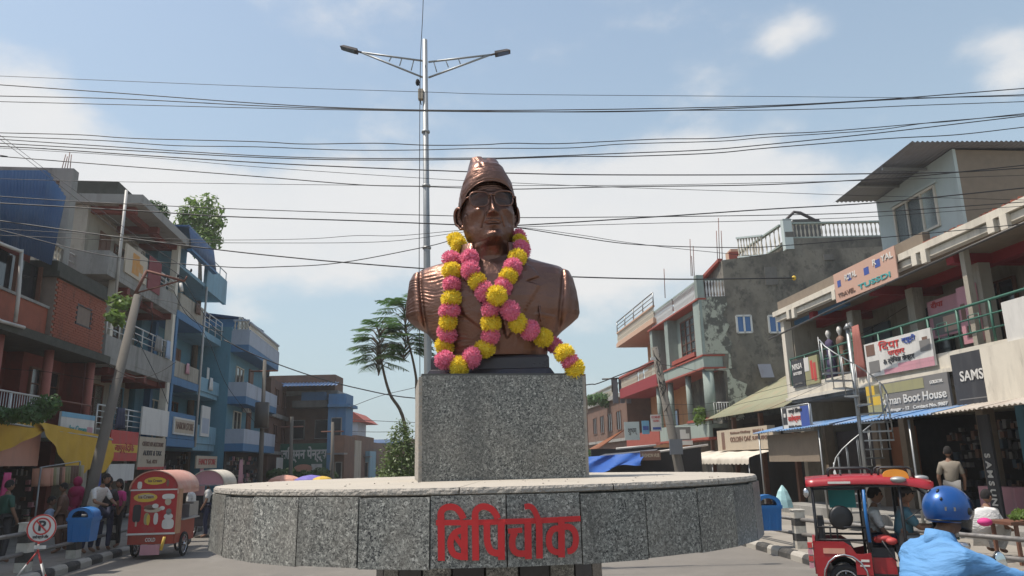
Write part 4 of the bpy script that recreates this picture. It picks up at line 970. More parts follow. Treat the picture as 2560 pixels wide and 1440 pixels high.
# --- far centre of the street
def cbox(name, mat, par, x0, x1, y0, y1, z0, z1): return MB().box(((x0+x1)/2, (y0+y1)/2, (z0+z1)/2), (x1-x0, y1-y0, z1-z0)).build(name, mat, par)
XA = lambda px, py, Y: at(px, py, Y)
def house_px(name, label, mat, px0, px1, pytop, Y, depth, windows=0, wmat='glass_dark', cat='house', z0=0):
    a, b = at(px0, pytop, Y), at(px1, pytop, Y); t = thing(name, label, cat, ((a.x+b.x)/2, Y+depth/2, 0)); zt = (a.z+b.z)/2
    cbox('wall', mat, t, a.x, b.x, Y, Y+depth, z0, zt)
    fl = max(1, int(zt/2.9))
    for f in range(fl):
        for k in range(windows):
            x = a.x+(b.x-a.x)*(k+.5)/windows; w = min(1.1, (b.x-a.x)/windows*.5); z = .9+f*2.9
            if z+1.2 < zt:
                m = MB(); m.box((x, Y-.02, z+.6), (w+.12, .08, 1.32)); o = m.build('window', 'concrete', t); m = MB(); m.box((x, Y-.05, z+.6), (w, .06, 1.2)); m.build('pane', wmat, o)
    return t, a.x, b.x, zt
t, x0, x1, zt = house_px('brown_brick_house', 'brown brick block with a blue tin awning behind the green sign', 'brick_far', 664, 838, 938, 52, 2.5, 3)
cbox('roof_slab', 'concrete', t, x0-.3, x1+.3, 51.6, 54.6, zt-1.45, zt-1.15)
za = at(700, 962, 51).z; corr('tin_awning', 'tin_blue', t, None, ((x0-.3, 49.9, za-.22), (x1+.7, 49.9, za-.22), (x1+.3, 52, za+.22), (x0-.3, 52, za+.22)), 22, .04)
cbox('orange_panel', 'tin_rust', t, at(675, 1000, 51.8).x, at(702, 1000, 51.8).x, 51.8, 51.98, .6, at(690, 1055, 51.8).z); cbox('balcony', 'concrete_dark', t, at(735, 1000, 51).x, at(822, 1000, 51).x, 50.6, 52, at(740, 1020, 51).z, at(740, 1003, 51).z)
t, x0, x1, zt = house_px('far_blue_house', 'bright blue plastered house at the far bend of the street', 'paint_blue', 822, 866, 984, 50, 2.2, 1)
cbox('side_wing', 'paint_blue', t, at(775, 984, 53).x, at(830, 984, 53).x, 50.9, 51.9, at(775, 1000, 52).z-.6, at(775, 984, 52).z); cbox('cornice', 'paint_blue', t, x0, x1+.3, 49.8, 52.3, zt-.9, zt-.7)
sg = thing('shop_sign', 'large green paint shop sign with white Devanagari lettering on the brown brick block', 'sign', (at(760, 1130, 50.4).x, 50.4, 1.5))
a, b = at(698, 1110, 50.4), at(822, 1158, 50.4); cbox('board', 'sg_green', sg, a.x, b.x, 50.4, 50.5, .9, a.z)
text('lettering', 'जिस्मन पेन्ट्स', 'sg_white', sg, ((a.x+b.x)/2, 50.38, a.z-.72), (1, 0, 0), (0, 0, 1), .62, (b.x-a.x)*.92, bold=.03)
m = MB(); c = Vector(((a.x+b.x)/2, 50.39, a.z-1.62)); m.prism([c+Vector((.62*math.cos(k*.3927), 0, .27*math.sin(k*.3927))) for k in range(16)], (0, -.02, 0)); m.build('oval_badge', 'sg_orange', sg)
cbox('white_panel', 'sg_white', sg, b.x-1.15, b.x-.45, 50.37, 50.4, a.z-2.0, a.z-1.35)
t, x0, x1, zt = house_px('pagoda_roof_house', 'narrow house with a small red pitched roof beside the far blue house', 'brick_far', 868, 892, 1088, 66, 8, 1)
zr = at(880, 1055, 66).z; cbox('roof_room', 'paint_lav', t, x0, x1, 66.3, 70, zt, zr); m = MB(); m.prism([(x0-.6, 66, zr), (x1+.8, 66, zr), ((x0+x1)/2, 66, zr+.9)], (0, 6, 0)); m.build('roof', 'trim_red', t)
for k, (pa, pb, py, Y, mm, wn, lab) in enumerate([(888,930,1106,84,'brick_far',2,'brown low house past the pagoda roofed house'),(925,985,1110,98,'plaster_brown',3,'wide plastered house with a blue tin roof at the end of the street'),
        (880,905,1120,74,'concrete_dark',1,'grey narrow shophouse below the pagoda roofed house'),(960,1010,1118,80,'brick_far',2,'brick house showing behind the conical tree'),(1000,1040,1108,110,'paint_cream',2,'pale far house just left of the granite block')]):
    t, x0, x1, zt = house_px('far_house', lab, mm, pa, pb, py, Y, 8, wn)
    if k == 1: m = MB(); m.box(((x0+x1)/2, Y, zt+.25), (x1-x0+2.2, 3, .22), rx=R(10)); m.build('roof', 'tin_blue', t)
    if k == 0: m = MB(); m.box(((x0+x1)/2, Y-.4, 3.3), (1.8, .3, .8)); m.build('red_signboard', 'sg_red', t)
tag(MB().box((-5, 190, 4), (220, 4, 8)).build('far_town', 'brick_far'), kind='structure')
def umbrella(label, px, py, Y, r, mat):
    c = at(px, py, Y); t = thing('umbrella', label, 'umbrella', (c.x, Y, 0), 'market umbrellas behind the platform'); m = MB(); m.lathe((c.x, Y, 0), [(r, c.z-r*.42), (r*.8, c.z-r*.2), (r*.45, c.z-.06*r), (.02, c.z)], 8, smooth=False); m.build('canopy', mat, t); m = MB(); m.cyl((c.x, Y, 0), (c.x, Y, c.z-.02), .02, 6); m.build('pole', 'steel', t)
for k, (pa, pb, py, Y, mm, lab) in enumerate([(836, 862, 1088, 47.5, 'brick_far', 'narrow brown shop in front of the far blue house'), (866, 884, 1100, 58, 'paint_cream', 'pale narrow shophouse between the far blue house and the pagoda roof'), (905, 925, 1128, 70, 'paint_sky', 'small pale blue shophouse low at the end of the street')]):
    t, x0, x1, zt = house_px('far_house', lab, mm, pa, pb, py, Y, 3, 1); cbox('awning', 'tin_grey', t, x0-.2, x1+.2, Y-1, Y, 2.6, 2.7)
umbrella('salmon market umbrella showing over the platform edge', 713, 1187, 30, .75, 'sg_orange'); umbrella('purple market umbrella showing over the platform edge', 778, 1187, 29, .75, M('umbrella_purple', (.16,.13,.42), .7).name)
umbrella('small yellow umbrella right of the purple one', 806, 1190, 28, .4, 'sg_yellow')
# ================================================================== RIGHT SIDE OF THE STREET
r1 = thing('shop_house', 'two storey shop house with white cornice, red beams and green balcony rails', 'house', RF.p(20, 0, 0))
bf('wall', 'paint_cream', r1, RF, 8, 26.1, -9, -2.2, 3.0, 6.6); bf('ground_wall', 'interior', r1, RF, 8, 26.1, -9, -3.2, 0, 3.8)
bf('end_wall', 'paint_cream', r1, RF, 25.95, 26.2, -9, -.25, 0, 6.62)
bf('floor_slab', 'concrete', r1, RF, 8, 26.2, -3.2, -.05, 3.72, 3.86); bf('white_band', 'paint_white', r1, RF, 8, 26.25, -.06, .06, 3.84, 4.28); bf('band_ledge', 'paint_white', r1, RF, 8, 26.3, .06, .12, 3.80, 3.90)
bf('end_post', 'paint_white', r1, RF, 26.0, 26.25, -.22, .05, 4.28, 6.63)
bf('ceiling', 'plaster_brown', r1, RF, 8, 26.2, -3.2, -.05, 6.60, 6.70)
bf('cornice', 'paint_white', r1, RF, 8, 26.35, -.05, .16, 6.64, 6.80); bf('cornice', 'paint_white', r1, RF, 8, 26.4, -.05, .24, 6.83, 7.0); bf('cornice_joint', 'paint_white', r1, RF, 8, 26.3, -.05, .12, 6.80, 6.83)
for s in (25.0, 21.9, 17.9, 15.2):
    for k in range(2): bf('cornice_bracket', 'paint_white', r1, RF, s-.30+.38*k, s-.10+.38*k, .16, .26, 6.5+.04*k, 6.83)
bf('parapet', 'plaster_brown', r1, RF, 17.9, 26.3, -.14, .06, 7.0, 7.36)
# broken brick top where the parapet is gone
for i in range(70):
    s = 8.4+i*.137
    me_k = 'chip%d' % (i % 4)
    if me_k not in BAL: BAL[me_k] = MB().box((0, 0, 0), (.10+.02*(i % 4), .12, .055+.012*(i % 3))).mesh('brick', 'brick')
    link('brick', BAL[me_k], r1, loc=RF.p(s, .02+random.uniform(-.05, .05), 7.03+random.uniform(0, .04)), rot=(random.uniform(-.2, .2), random.uniform(-.2, .2), random.uniform(1, 2)))
for s in (24.3, 20.7, 17.3, 14.0): bf('beam', 'paint_crimson', r1, RF, s-.13, s+.13, -2.2, -.12, 6.36, 6.60)
bf('beam', 'paint_crimson', r1, RF, 8, 25.9, -1.35, -1.1, 6.34, 6.60); bf('beam_blue', 'paint_blue', r1, RF, 22.5, 25.9, -.5, -.3, 6.45, 6.60)
for s in (23.0, 19.9, 17.3, 14.2): bf('column', 'paint_cream', r1, RF, s-.16, s+.16, -1.0, -.7, 3.86, 6.36)
bf('column', 'paint_cream', r1, RF, 16.85, 17.0, -.3, -.15, 4.28, 6.6)
for s in (25.0, 24.0, 22.1): bf('shutter', 'shutter', r1, RF, s-.75, s+.1, -2.2, -2.12, 3.95, 6.1)
door(r1, RF, 20.4, 21.6, 3.9, 6.1, -2.15, 'glass_dark'); window(r1, RF, 17.8, 19.5, 4.3, 6.2, -2.1, 'wood', 'glass_dark', 2, 0); window(r1, RF, 14.5, 16.5, 4.3, 6.2, -2.1, 'paint_blue', 'glass_blue', 2, 2)
def panelrail(s0, s1):
    railing(r1, RF, s0, s1, 4.28, 5.22, 0, 'rail_green', horiz=3, posts=int((s1-s0)/1.1)+1, r=.022)
    for k in range(int((s1-s0)/1.1)+1):
        s = s0+.3+k*1.1
        if s+.35 < s1:
            m = MB(); m.tube([RF.p(s, 0, 4.6), RF.p(s+.35, 0, 4.6), RF.p(s+.35, 0, 5.0), RF.p(s, 0, 5.0), RF.p(s, 0, 4.6)], .014, 5); m.build('rail_panel', 'rail_green', r1)
panelrail(8.5, 25.9)
m = MB(); m.tube([RF.p(24.6, 1.3, 5.72), RF.p(21, 1.1, 5.95), RF.p(17.4, .9, 6.15), RF.p(13, .6, 6.35)], .03, 8); m.build('conduit_pipe', 'rail_dark', r1)
# rooftop room
r1b = r1
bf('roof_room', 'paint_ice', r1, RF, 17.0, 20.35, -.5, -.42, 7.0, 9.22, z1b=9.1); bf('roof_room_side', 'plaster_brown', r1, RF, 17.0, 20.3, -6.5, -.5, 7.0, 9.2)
w = window(r1, RF, 17.8, 19.6, 7.5, 8.6, -.40, 'paint_white', 'glass_grey', 2, 0, .06)
bf('window_trim', 'paint_ice', r1, RF, 17.7, 19.7, -.42, -.36, 8.62, 8.70)
corr('roof_sheet', 'tin_grey', r1, RF, (RF.p(20.4, .85, 9.05), RF.p(20.4, -6.8, 9.30), RF.p(16.7, -6.8, 9.42), RF.p(16.7, .85, 9.25)), 60, .022)
for s in (19.2, 18.0): bf('purlin', 'steel', r1, RF, s-.03, s+.03, -.4, .8, 9.06, 9.12)
# ground floor shops
for s in (25.9, 22.8, 21.4, 18.2, 16.9, 14.6, 12.2): bf('pier', 'plaster_brown' if s != 16.9 else 'paint_teal', r1, RF, s-.13, s+.13, -1.2, -.9, .15, 3.0)
for k, (a, b, mm) in enumerate([(23.0, 25.8, 'tin_dark'), (21.5, 22.7, 'tin_rust'), (14.7, 16.8, 'sg_brown'), (12.3, 14.5, 'tin_rust')]): bf('shutter', mm, r1, RF, a, b, -1.4, -1.3, .15, 2.7)
goods('shelf_goods', RF, 18.3, 21.3, -2.4, .5, 2.5, ['sg_grey', 'sg_brown', 'sg_black', 'sg_black', 'cl_wall'], 150, .13)
bf('counter', 'sg_pink', r1, RF, 16.95, 18.1, -.9, -.5, .15, 1.15)
bf('shop_sill', 'concrete', r1, RF, 8, 25.8, -1.3, 1.0, .15, .42)
# blue and rusty corrugated awning in sheets
awn = thing('tin_awning', 'worn blue and rusty corrugated tin awning over the ground floor shops', 'awning', RF.p(19, .5, 2.8))
M('tin_worn', (.10,.22,.42), .6, metal=.1, var=.3, vs=1.5, dirt=.75, dc=(.42,.38,.33), ds=1.4); M('tin_pale', (.40,.36,.31), .7, var=.2, vs=2, dirt=.7, dc=(.18,.12,.09), ds=2)
ss = [26.9, 24.9, 22.9, 21.4, 19.9, 18.4, 16.9, 15.4, 13.9, 12.0, 10]
for i in range(10):
    a, b = ss[i], ss[i+1]; zo = 2.72+.012*i + random.uniform(-.02, .02); e = 1.15 + random.uniform(-.06, .08)
    corr('tin_sheet', 'tin_worn' if i < 6 else 'tin_pale', awn, RF, (RF.p(a+.04, e, zo), RF.p(b, e, zo+.02), RF.p(b, -.1, zo+.27), RF.p(a+.04, -.1, zo+.26)), 11, .02)
for s in (26.7, 22.4, 18.0, 14): m = MB(); m.cyl(RF.p(s, 1.05, .15), RF.p(s, 1.05, 2.72), .028, 6); m.build('post', 'steel', awn)
# signs
SG = 'signs on the two storey shop house'
sign('shop_sign', 'black boutique sign with white lettering on the green balcony rail', RF, 24.75, 25.65, 4.2, 5.1, .08, 'sg_black', texts=(('NIRSA','sg_white',.5,.75,.22,.78),('BOUTIQUE','sg_white',.5,.5,.11,.66),('CLOTHING','sg_grey',.5,.12,.08,.6)), group=SG)
sign('poster', 'poster with red figures beside the black boutique sign', RF, 23.8, 24.7, 4.2, 5.1, .08, 'sg_olive', group=SG, patches=((.45,.62,.15,.85,'sg_red'),(.66,.85,.1,.75,'sg_red'),(0,.35,.5,1,'sg_white')))
sign('beauty_parlour_sign', 'white and pink beauty parlour sign with red Devanagari lettering on the balcony', RF, 18.0, 20.95, 4.02, 4.95, .14, 'sg_white', group=SG, tiltz=-.03,
     texts=(('िदपा','sg_red',.40,.80,.22,.32),('ब्यूटी','sg_blue',.70,.84,.13,.2),('पार्लर','sg_red',.5,.57,.14,.25),('& ट्रेिनङ सेन्टर','sg_black',.52,.36,.13,.46)), patches=((.28,1,0,.14,'sg_pink'),(.5,1,.14,.24,'sg_pink'),(.03,.17,.62,.95,'sg_brown'),(.05,.13,.66,.86,'sg_peach' if 'sg_peach' in MATS else M('sg_peach',(.55,.38,.30),.6).name),(.05,.22,.1,.45,'sg_grey'),(.84,.98,.42,.72,'sg_grey'),(.88,.95,.6,.8,'sg_brown')))
sign('boot_shop_sign', 'faded olive boot shop sign with pale lettering above the tin awning', RF, 17.6, 21.1, 2.95, 3.80, .16, 'sg_grey', group=SG, tiltz=0,
     texts=(('Suman Boot House','sg_white',.58,.42,.26,.78),('Biratnagar - 12   Contact No. 9807','sg_white',.60,.14,.10,.74),('GOLDSTAR','sg_white',.88,.78,.09,.14)), patches=((0,.24,.0,1,'sg_olive'),(.03,.2,.35,.62,'sg_yellow'),(.24,.74,.66,.96,'sg_olive'),(.12,.25,.7,.95,'sg_cream'),(.0,.12,.68,.98,'sg_yellow')))
sign('phone_shop_sign', 'dark grey phone shop sign with white letters cut off by the white board', RF, 16.3, 17.35, 2.95, 4.15, .2, 'sg_black', texts=(('SAMS','sg_white',.6,.55,.2,.72),), group=SG, patches=((.1,1,.12,.14,'sg_grey'),))
sign('blank_sign', 'large blank white board at the right end above the awning', RF, 11.0, 16.28, 2.86, 4.17, .26, 'paint_white', group=SG)
sign('banner', 'white banner with a teal figure on the balcony at the right edge', RF, 12.0, 15.5, 4.07, 5.02, .2, 'sg_white', group=SG, patches=((.2,.27,.1,.75,'sg_teal'),(.05,.6,.03,.1,'sg_teal'),(.4,.46,.12,.7,'sg_teal')))
M('banner_peach', (.50,.31,.235), .7, var=.06, dirt=.4, dc=(.42,.30,.25), ds=3)
sign('hotel_banner', 'peach royal banner with blue roundels hung on the cornice', RF, 18.72, 21.85, 6.38, 7.25, .3, 'banner_peach', group=SG, th=.03, texts=(('R   YAL','sg_white',.82,.76,.2,.3),('ROYAL','sg_white',.3,.7,.2,.2),('TUSSDI','sg_teal',.66,.2,.16,.5),('TRAVEL','sg_brown',.2,.2,.14,.3)), patches=((.52,.60,.5,.74,'sg_blue'),(.70,.78,.58,.82,'sg_blue'),(.06,.12,.5,.72,'sg_blue'),(.25,.31,.56,.78,'sg_blue')))
sign('framed_sign', 'small white sign with a black phone picture in a steel frame on the awning', RF, 22.95, 24.85, 2.68, 3.48, .95, 'sg_white', frame='steel', group=SG, texts=(('नमस्ते टेिलकम','sg_black',.5,.8,.14,.5),('कलेक्सन','sg_red',.45,.5,.2,.46),('Mobile Centre','sg_black',.45,.2,.1,.45)), patches=((.02,.18,.3,.95,'sg_black'),(.68,.97,.1,.95,'sg_blue'),(.06,.13,.6,.75,'sg_white')))
t = sign('pillar_sign', 'tall black pillar sign with white letters reading downwards by the shop door', RF, 16.85, 17.2, .2, 2.75, -.1, 'sg_black', group=SG)
for i, ch in enumerate('SAMSUNG'): text('lettering', ch, 'sg_white', t, RF.p(17.02, -.04, 1.85-i*.2), (0, 0, -1), RF.p(16, 0, 0)-RF.p(17, 0, 0), .17, bold=.006)
sign('wall_poster', 'pink poster with a woman face on the wall behind the balcony', RF, 18.0, 19.6, 4.9, 5.9, -1.0, 'sg_pink', texts=(('दीपा','sg_red',.25,.85,.14,.3),), patches=((.1,.9,.05,.6,'sg_grey'),(.35,.65,.1,.5,'sg_peach')))
sign('wall_poster', 'pink poster with small hairstyles on the wall behind the balcony', RF, 17.3, 17.95, 4.5, 5.9, -.66, 'sg_pink', patches=((.1,.35,.4,.7,'sg_brown'),(.5,.75,.5,.85,'sg_brown'),(.3,.6,.1,.3,'sg_brown')))
tag(bf('hanging_tarp', 'plaster_brown', None, RF, 23.0, 26.6, .75, .80, 1.75, 2.65), 'brown tarpaulin hanging under the left end of the tin awning', 'tarpaulin')
sign('lightbox_sign', 'pale lightbox sign leaning over the white scalloped awning', RF, 26.4, 27.3, 2.1, 2.8, .4, 'sg_cream')
# mannequins and dresses on the balcony
def mannequin(label, s, mat, n=-.25, z=4.28, h=1.45):
    t = thing('mannequin', label, 'mannequin', RF.p(s, n, z), 'dressed mannequins on the balcony'); p = RF.p(s, n, z)
    m = MB(); m.lathe(p, [(.27, .0), (.24, .3), (.17, .75), (.14, .85), (.19, 1.08), (.17, 1.2), (.07, 1.27)], 14, sx=1, sy=.7, rz=R(85)); m.build('dress', mat, t)
    m = MB(); m.lathe(p, [(.045, 1.26), (.045, 1.34), (.075, 1.40), (.085, 1.47), (.06, 1.55), (.02, 1.58)], 12); m.build('torso_form', 'sg_white', t)
mannequin('mannequin in a rust dress behind the balcony rail', 22.9, 'sg_brown'); mannequin('mannequin in a dark green dress between the two others', 22.2, 'rail_green'); mannequin('mannequin in a purple dress near the boutique poster', 23.6, 'sg_purple')
hang('hanging_dress', 'long dusty red dress hanging beside the beauty parlour sign', RF, 21.35, .1, 5.6, .5, 1.5, 'sg_pink'); bpy.data.objects['hanging_dress.001'].data.materials[0] = M('sg_dusty', (.28,.10,.08), .85)
# spiral stair
sp = thing('spiral_stair', 'rusty steel spiral stair rising to the balcony', 'staircase', (8.69, 19, .15)); SCX, SCY = 8.69, 19.0
m = MB(); m.cyl((SCX, SCY, .15), (SCX, SCY, 5.15), .05, 10); m.lathe((SCX, SCY, 0), [(.11, 5.12), (.02, 5.26)], 10); m.build('centre_pole', 'steel', sp)
hr = []
for i in range(18):
    a = R(200 - i*23); z = .35+i*.215; d = Vector((math.cos(a), math.sin(a), 0)); w = Vector((-d.y, d.x, 0)); c = Vector((SCX, SCY, z)); m = MB()
    q = [c+d*.05-w*.03, c+d*.72-w*.17, c+d*.72+w*.17, c+d*.05+w*.03]; m.hexa([x-Vector((0, 0, .035)) for x in q]+q); m.build('tread', 'steel', sp)
    for k in (-1, 1): p = c+d*.72+w*.13*k; m = MB(); m.cyl(p, p+Vector((0, 0, .86+.1*k*-1)), .013, 5); m.build('baluster', 'steel', sp)
    hr.append(c+d*.72+Vector((0, 0, .86)))
m = MB(); m.tube(hr, .02, 6); m.build('handrail', 'steel', sp)

# --- low shop with a green sheet roof
r2 = thing('low_shop', 'low dark shop with a wide faded green sheet roof', 'shop', RF.p(31, 0, 0))
bf('wall', 'interior', r2, RF, 26.6, 35.3, -4.5, -1.6, 0, 3.6); bf('shop_shade_sheet', 'dark', r2, RF, 26.6, 35.3, -1.6, -1.55, .15, 3.4)  # the dark sheet stands in for the shade inside the shop
for s in (26.8, 29.6, 32.4, 35.2): bf('post', 'wood', r2, RF, s-.08, s+.08, -.4, -.24, .15, 3.6)
for k in range(5):
    a, b = 35.5-k*1.8, 35.5-(k+1)*1.8+.03; corr('roof_sheet', 'tin_green', r2, RF, (RF.p(a, .1, 3.64), RF.p(b, .1, 3.64), RF.p(b, -4.2, 5.78), RF.p(a, -4.2, 5.78)), 10, .018)
sign('wine_shop_sign', 'beige whisky advertisement lightbox above the white scalloped awning', RF, 27.8, 33.0, 2.2, 3.05, .1, 'sg_cream', th=.3, texts=(('GOLDEN OAK','sg_brown',.50,.50,.24,.42),('BIMALA','sg_brown',.85,.78,.2,.2),('SUPPLIERS','sg_brown',.86,.50,.16,.26),('Kohinoor Distillery','sg_brown',.50,.82,.1,.4)), patches=((.1,.17,.05,.9,'sg_brown'),))
sc2 = thing('scalloped_awning', 'dusty white cloth awning with a scalloped edge under the beige sign', 'awning', RF.p(31, .5, 1.7)); P = []
for i in range(61):
    s = 35.6-i*.135; row = [RF.p(s, n_+.02*math.sin(i*.9+n_*5), z_+.015*math.sin(i*.5)) for n_, z_ in ((-.2, 2.22), (.4, 2.12), (.9, 2.0), (1.15, 1.92))]; row += [RF.p(s, 1.18, 1.82), RF.p(s, 1.18, 1.70 - .05*abs(math.sin(i*math.pi/3)))]; P.append(row)
m = MB(); m.grid(P); M('canvas', (.55,.50,.42), .9, var=.1, dirt=.45, dc=(.33,.28,.22)); m.build('canvas', 'canvas', sc2, fix=False)
for s in (35.4, 31.5, 27.7): m = MB(); m.cyl(RF.p(s, 1.1, .15), RF.p(s, 1.1, 1.85), .025, 6); m.build('post', 'steel', sc2)

# --- mouldy grey-green house
r3 = thing('mint_house', 'mint green corner house with red trims and a mouldy bare side wall', 'house', RF.p(39, 0, 0)); YS = 34.6
def wallface(name, mat, par, pts, y, th=.3):       # wall panel facing the camera: photo outline set on the plane Y = y
    m = MB(); m.prism([at(px, py, y) for px, py in pts], (0, th, 0)); return m.build(name, mat, par)
wx = RF.p(YS, 0, 0).x
X1805 = at(1805, 651, YS)
m = MB(); zt1 = 9.33; m.hexa([(wx+.9, YS+.0, 0), (24, YS, 0), (24, YS+9, 0), (wx+.9, YS+9, 0), (wx+.9, YS, 9.3), (24, YS, 9.3), (24, YS+9, 9.3), (wx+.9, YS+9, 9.3)]); m.build('side_wall', 'plaster_mould', r3)
m = MB(); m.prism([(at(1805, 651, YS).x, YS+.01, 9.3), (24, YS+.01, 9.3), (24, YS+.01, 11.9), (at(1960, 628, YS).x, YS+.01, at(1960, 628, YS).z), (at(1805, 651, YS).x, YS+.01, X1805.z)], (0, 8.5, 0)); m.build('upper_wall', 'plaster_mould', r3)
# peeling mint plaster on the street corner
bf('corner_wall', 'paint_mint', r3, RF, YS-.04, YS+.9, -1.75, .02, 6.62, 9.3); bf('corner_wall', 'paint_mint', r3, RF, YS-.05, YS+8.9, -1.7, .04, 6.02, 6.58)
for pts_ in ([(1746,746),(1812,740),(1818,760),(1808,790),(1824,812),(1815,835),(1830,858),(1826,884),(1757,884)], [(1762,921),(1822,921),(1832,945),(1868,960),(1862,985),(1880,1000),(1850,1020),(1862,1042),(1846,1052),(1826,1046),(1822,1003),(1818,930),(1815,926),(1765,926)], [(1826,884),(1830,921),(1822,921),(1822,884)]):
    wallface('plaster_patch', 'mint_mouldy', r3, pts_, YS-.03, .05)
bf('inner_wall', 'paint_orange', r3, RF, YS+.1, YS+8.9, -3, -1.6, 0, 9.3)
bf('pier', 'paint_mint', r3, RF, YS+5.3, YS+5.9, -1.5, .0, 6.62, 9.3); bf('pier', 'paint_mint', r3, RF, YS+8.4, YS+8.9, -1.5, 0, 6.62, 9.3)
window(r3, RF, YS+1.6, YS+4.6, 6.9, 9.0, -.5, 'wood', 'glass_dark', 3, 4, .08); bf('window_sill', 'trim_red', r3, RF, YS+1.2, YS+4.9, -.5, .02, 6.75, 6.95); bf('window_wall', 'paint_mint', r3, RF, YS+.9, YS+5.3, -.7, -.52, 6.62, 9.3)
for z in (5.97, 6.56): bf('trim', 'trim_red', r3, RF, YS-.09, YS+8.95, -1.75, .09, z, z+.08)
bf('trim', 'trim_red', r3, RF, YS-.06, YS+8.95, -1.7, .10, 9.28, 9.36)
bf('floor_slab', 'paint_mint', r3, RF, YS, YS+8.9, -1.7, .0, 3.25, 3.45); bf('trim', 'trim_red', r3, RF, YS-.05, YS+8.95, -1.7, .06, 2.75, 2.85); bf('low_wall', 'paint_mint', r3, RF, YS-.03, YS+8.9, -.15, .02, 2.85, 3.6)
bf('trim', 'trim_red', r3, RF, YS-.05, YS+3, -.18, .05, 3.6, 3.72)
for s in (YS+.25, YS+3.2, YS+6.3, YS+8.6): m = MB(); m.cyl(RF.p(s, -.25, 3.6), RF.p(s, -.25, 5.97), .26 if s < YS+1 else .15, 14); m.build('column', 'paint_mint', r3)
bf('red_edge', 'trim_red', r3, RF, YS-.03, YS+.02, -1.78, -1.66, 3.5, 5.97)
m = MB()
P0, P1 = Vector((wx+.3, YS, 3.6)), Vector((wx+1.6, YS, 3.6))
for k in range(12): p = P0.lerp(P1, k/11); m.cyl(p, p+Vector((0, 0, .8)), .012, 5)
m.cyl(P0+Vector((0, 0, .8)), P1+Vector((0, 0, .8)), .02, 6); m.build('railing', 'rail_white', r3)
window(r3, RF, YS+4, YS+5.5, 3.9, 5.4, -1.55, 'wood'); door(r3, RF, YS+1.5, YS+2.5, 3.5, 5.5, -1.55)
for (pa, pb) in ((1840, 1880), (1920, 1962)):
    a, b = at(pa, 790, YS), at(pb, 830, YS); m = MB(); w_ = .07; x0, x1, z0, z1 = a.x, b.x, b.z-.02, a.z
    for (cx, cz, dx, dz) in (((x0+x1)/2, z0, x1-x0, w_), ((x0+x1)/2, z1, x1-x0, w_), (x0, (z0+z1)/2, w_, z1-z0), (x1, (z0+z1)/2, w_, z1-z0), ((x0+x1)/2, (z0+z1)/2, w_, z1-z0)): m.box((cx, YS-.02, cz), (dx+.01, .09, dz+.01))
    o = m.build('window', 'rail_white', r3)
    for k in range(2): m = MB(); m.box((x0+(x1-x0)*(.25+.5*k), YS-.005, (z0+z1)/2), ((x1-x0)/2-w_, .03, z1-z0-w_)); m.build('pane', 'glass_blue', o)
for (pa, pb, py0, py1) in ((1910, 1945, 668, 712), (2058, 2085, 636, 650), (1962, 1985, 580, 592)):
    a, b = at(pa, py0, YS), at(pb, py1, YS); m = MB(); m.box(((a.x+b.x)/2, YS-.01, (a.z+b.z)/2), (b.x-a.x, .06, a.z-b.z)); m.build('blocked_window', 'concrete_dark', r3)
a, b = at(1893, 915, YS), at(1928, 943, YS); m = MB(); m.box(((a.x+b.x)/2, YS-.25, (a.z+b.z)/2), (b.x-a.x, .04, .75), rx=R(-28)); m.build('window_flap', 'tin_grey', r3)
bf('terrace_post', 'paint_mint', r3, RF, YS-.0, YS+.35, -.3, .05, 9.36, 10.5)
balustrade(r3, RF.p(YS+.35, -.1, 9.36), RF.p(YS+4.2, -.1, 9.36), .95, 20, 'rail_white', 'paint_mint', .10); balustrade(r3, RF.p(YS+4.4, -.1, 9.36), RF.p(YS+8.6, -.1, 9.36), .95, 20, 'rail_white', 'paint_mint', .10)
balustrade(r3, (wx+.35, YS+.1, 9.36), (wx+1.5, YS+.1, 9.36), .95, 8, 'rail_white', 'paint_mint', .10)
corr('roof_sheet', 'tin_grey', r3, RF, (RF.p(YS+7.9, -.7, 10.55), RF.p(YS, -1.3, X1805.z+.02), RF.p(YS, -3.5, X1805.z+.3), RF.p(YS+7.9, -3.5, 11.3)), 14, .02)
bf('roof_edge', 'trim_red', r3, RF, YS+.1, YS+8, -1.35, -1.15, 11.2, 11.35, z0b=10.35, z1b=10.5)
# raised rear block with balustrades
yr = 37.5; xa, xb = at(1965, 590, yr).x, 26; za = at(1965, 596, yr).z; cbox('rear_block', 'plaster_mould', r3, xa, xb, yr, yr+8, 9, za)
balustrade(r3, (xa+.3, yr+.1, za), (at(2195, 600, yr).x+3, yr+.1, za), at(1965, 556, yr).z-za, 34, 'baluster', 'paint_mint', .2)
cbox('corner_post', 'paint_ice', r3, xa-.1, xa+.35, yr-.05, yr+.35, za-.6, at(1965, 552, yr).z+.1)
balustrade(r3, (xa-.1, yr+.4, za-.3), (xa-.8, yr+6.5, za-.3), 1.2, 12, 'baluster', 'paint_mint', .2)
m = MB(); zc = at(1960, 548, yr+2).z; q0 = at(1958, 556, yr+2); m.tube([q0, at(1985, 530, yr+2), at(2000, 532, yr+2), at(2060, 562, yr+2)], .09, 6); m.build('roof_ridge', 'tin_dark', r3)
cbox('rooftop_room', 'concrete_dark', r3, at(1985, 560, yr+2).x, at(2050, 560, yr+2).x, yr+2, yr+4, za, at(2000, 548, yr+2).z)
pw = at(1900, 640, YS+1.5); cbox('salmon_parapet', 'paint_peach', r3, at(1828, 640, YS+3).x, at(1848, 640, YS+3).x, YS+3, YS+4, 10.5, at(1838, 622, YS+3).z); cbox('trim', 'trim_red', r3, at(1824, 640, YS+3).x-.05, at(1846, 640, YS+3).x, YS+2.9, YS+2.98, 10.5, at(1836, 630, YS+3).z)
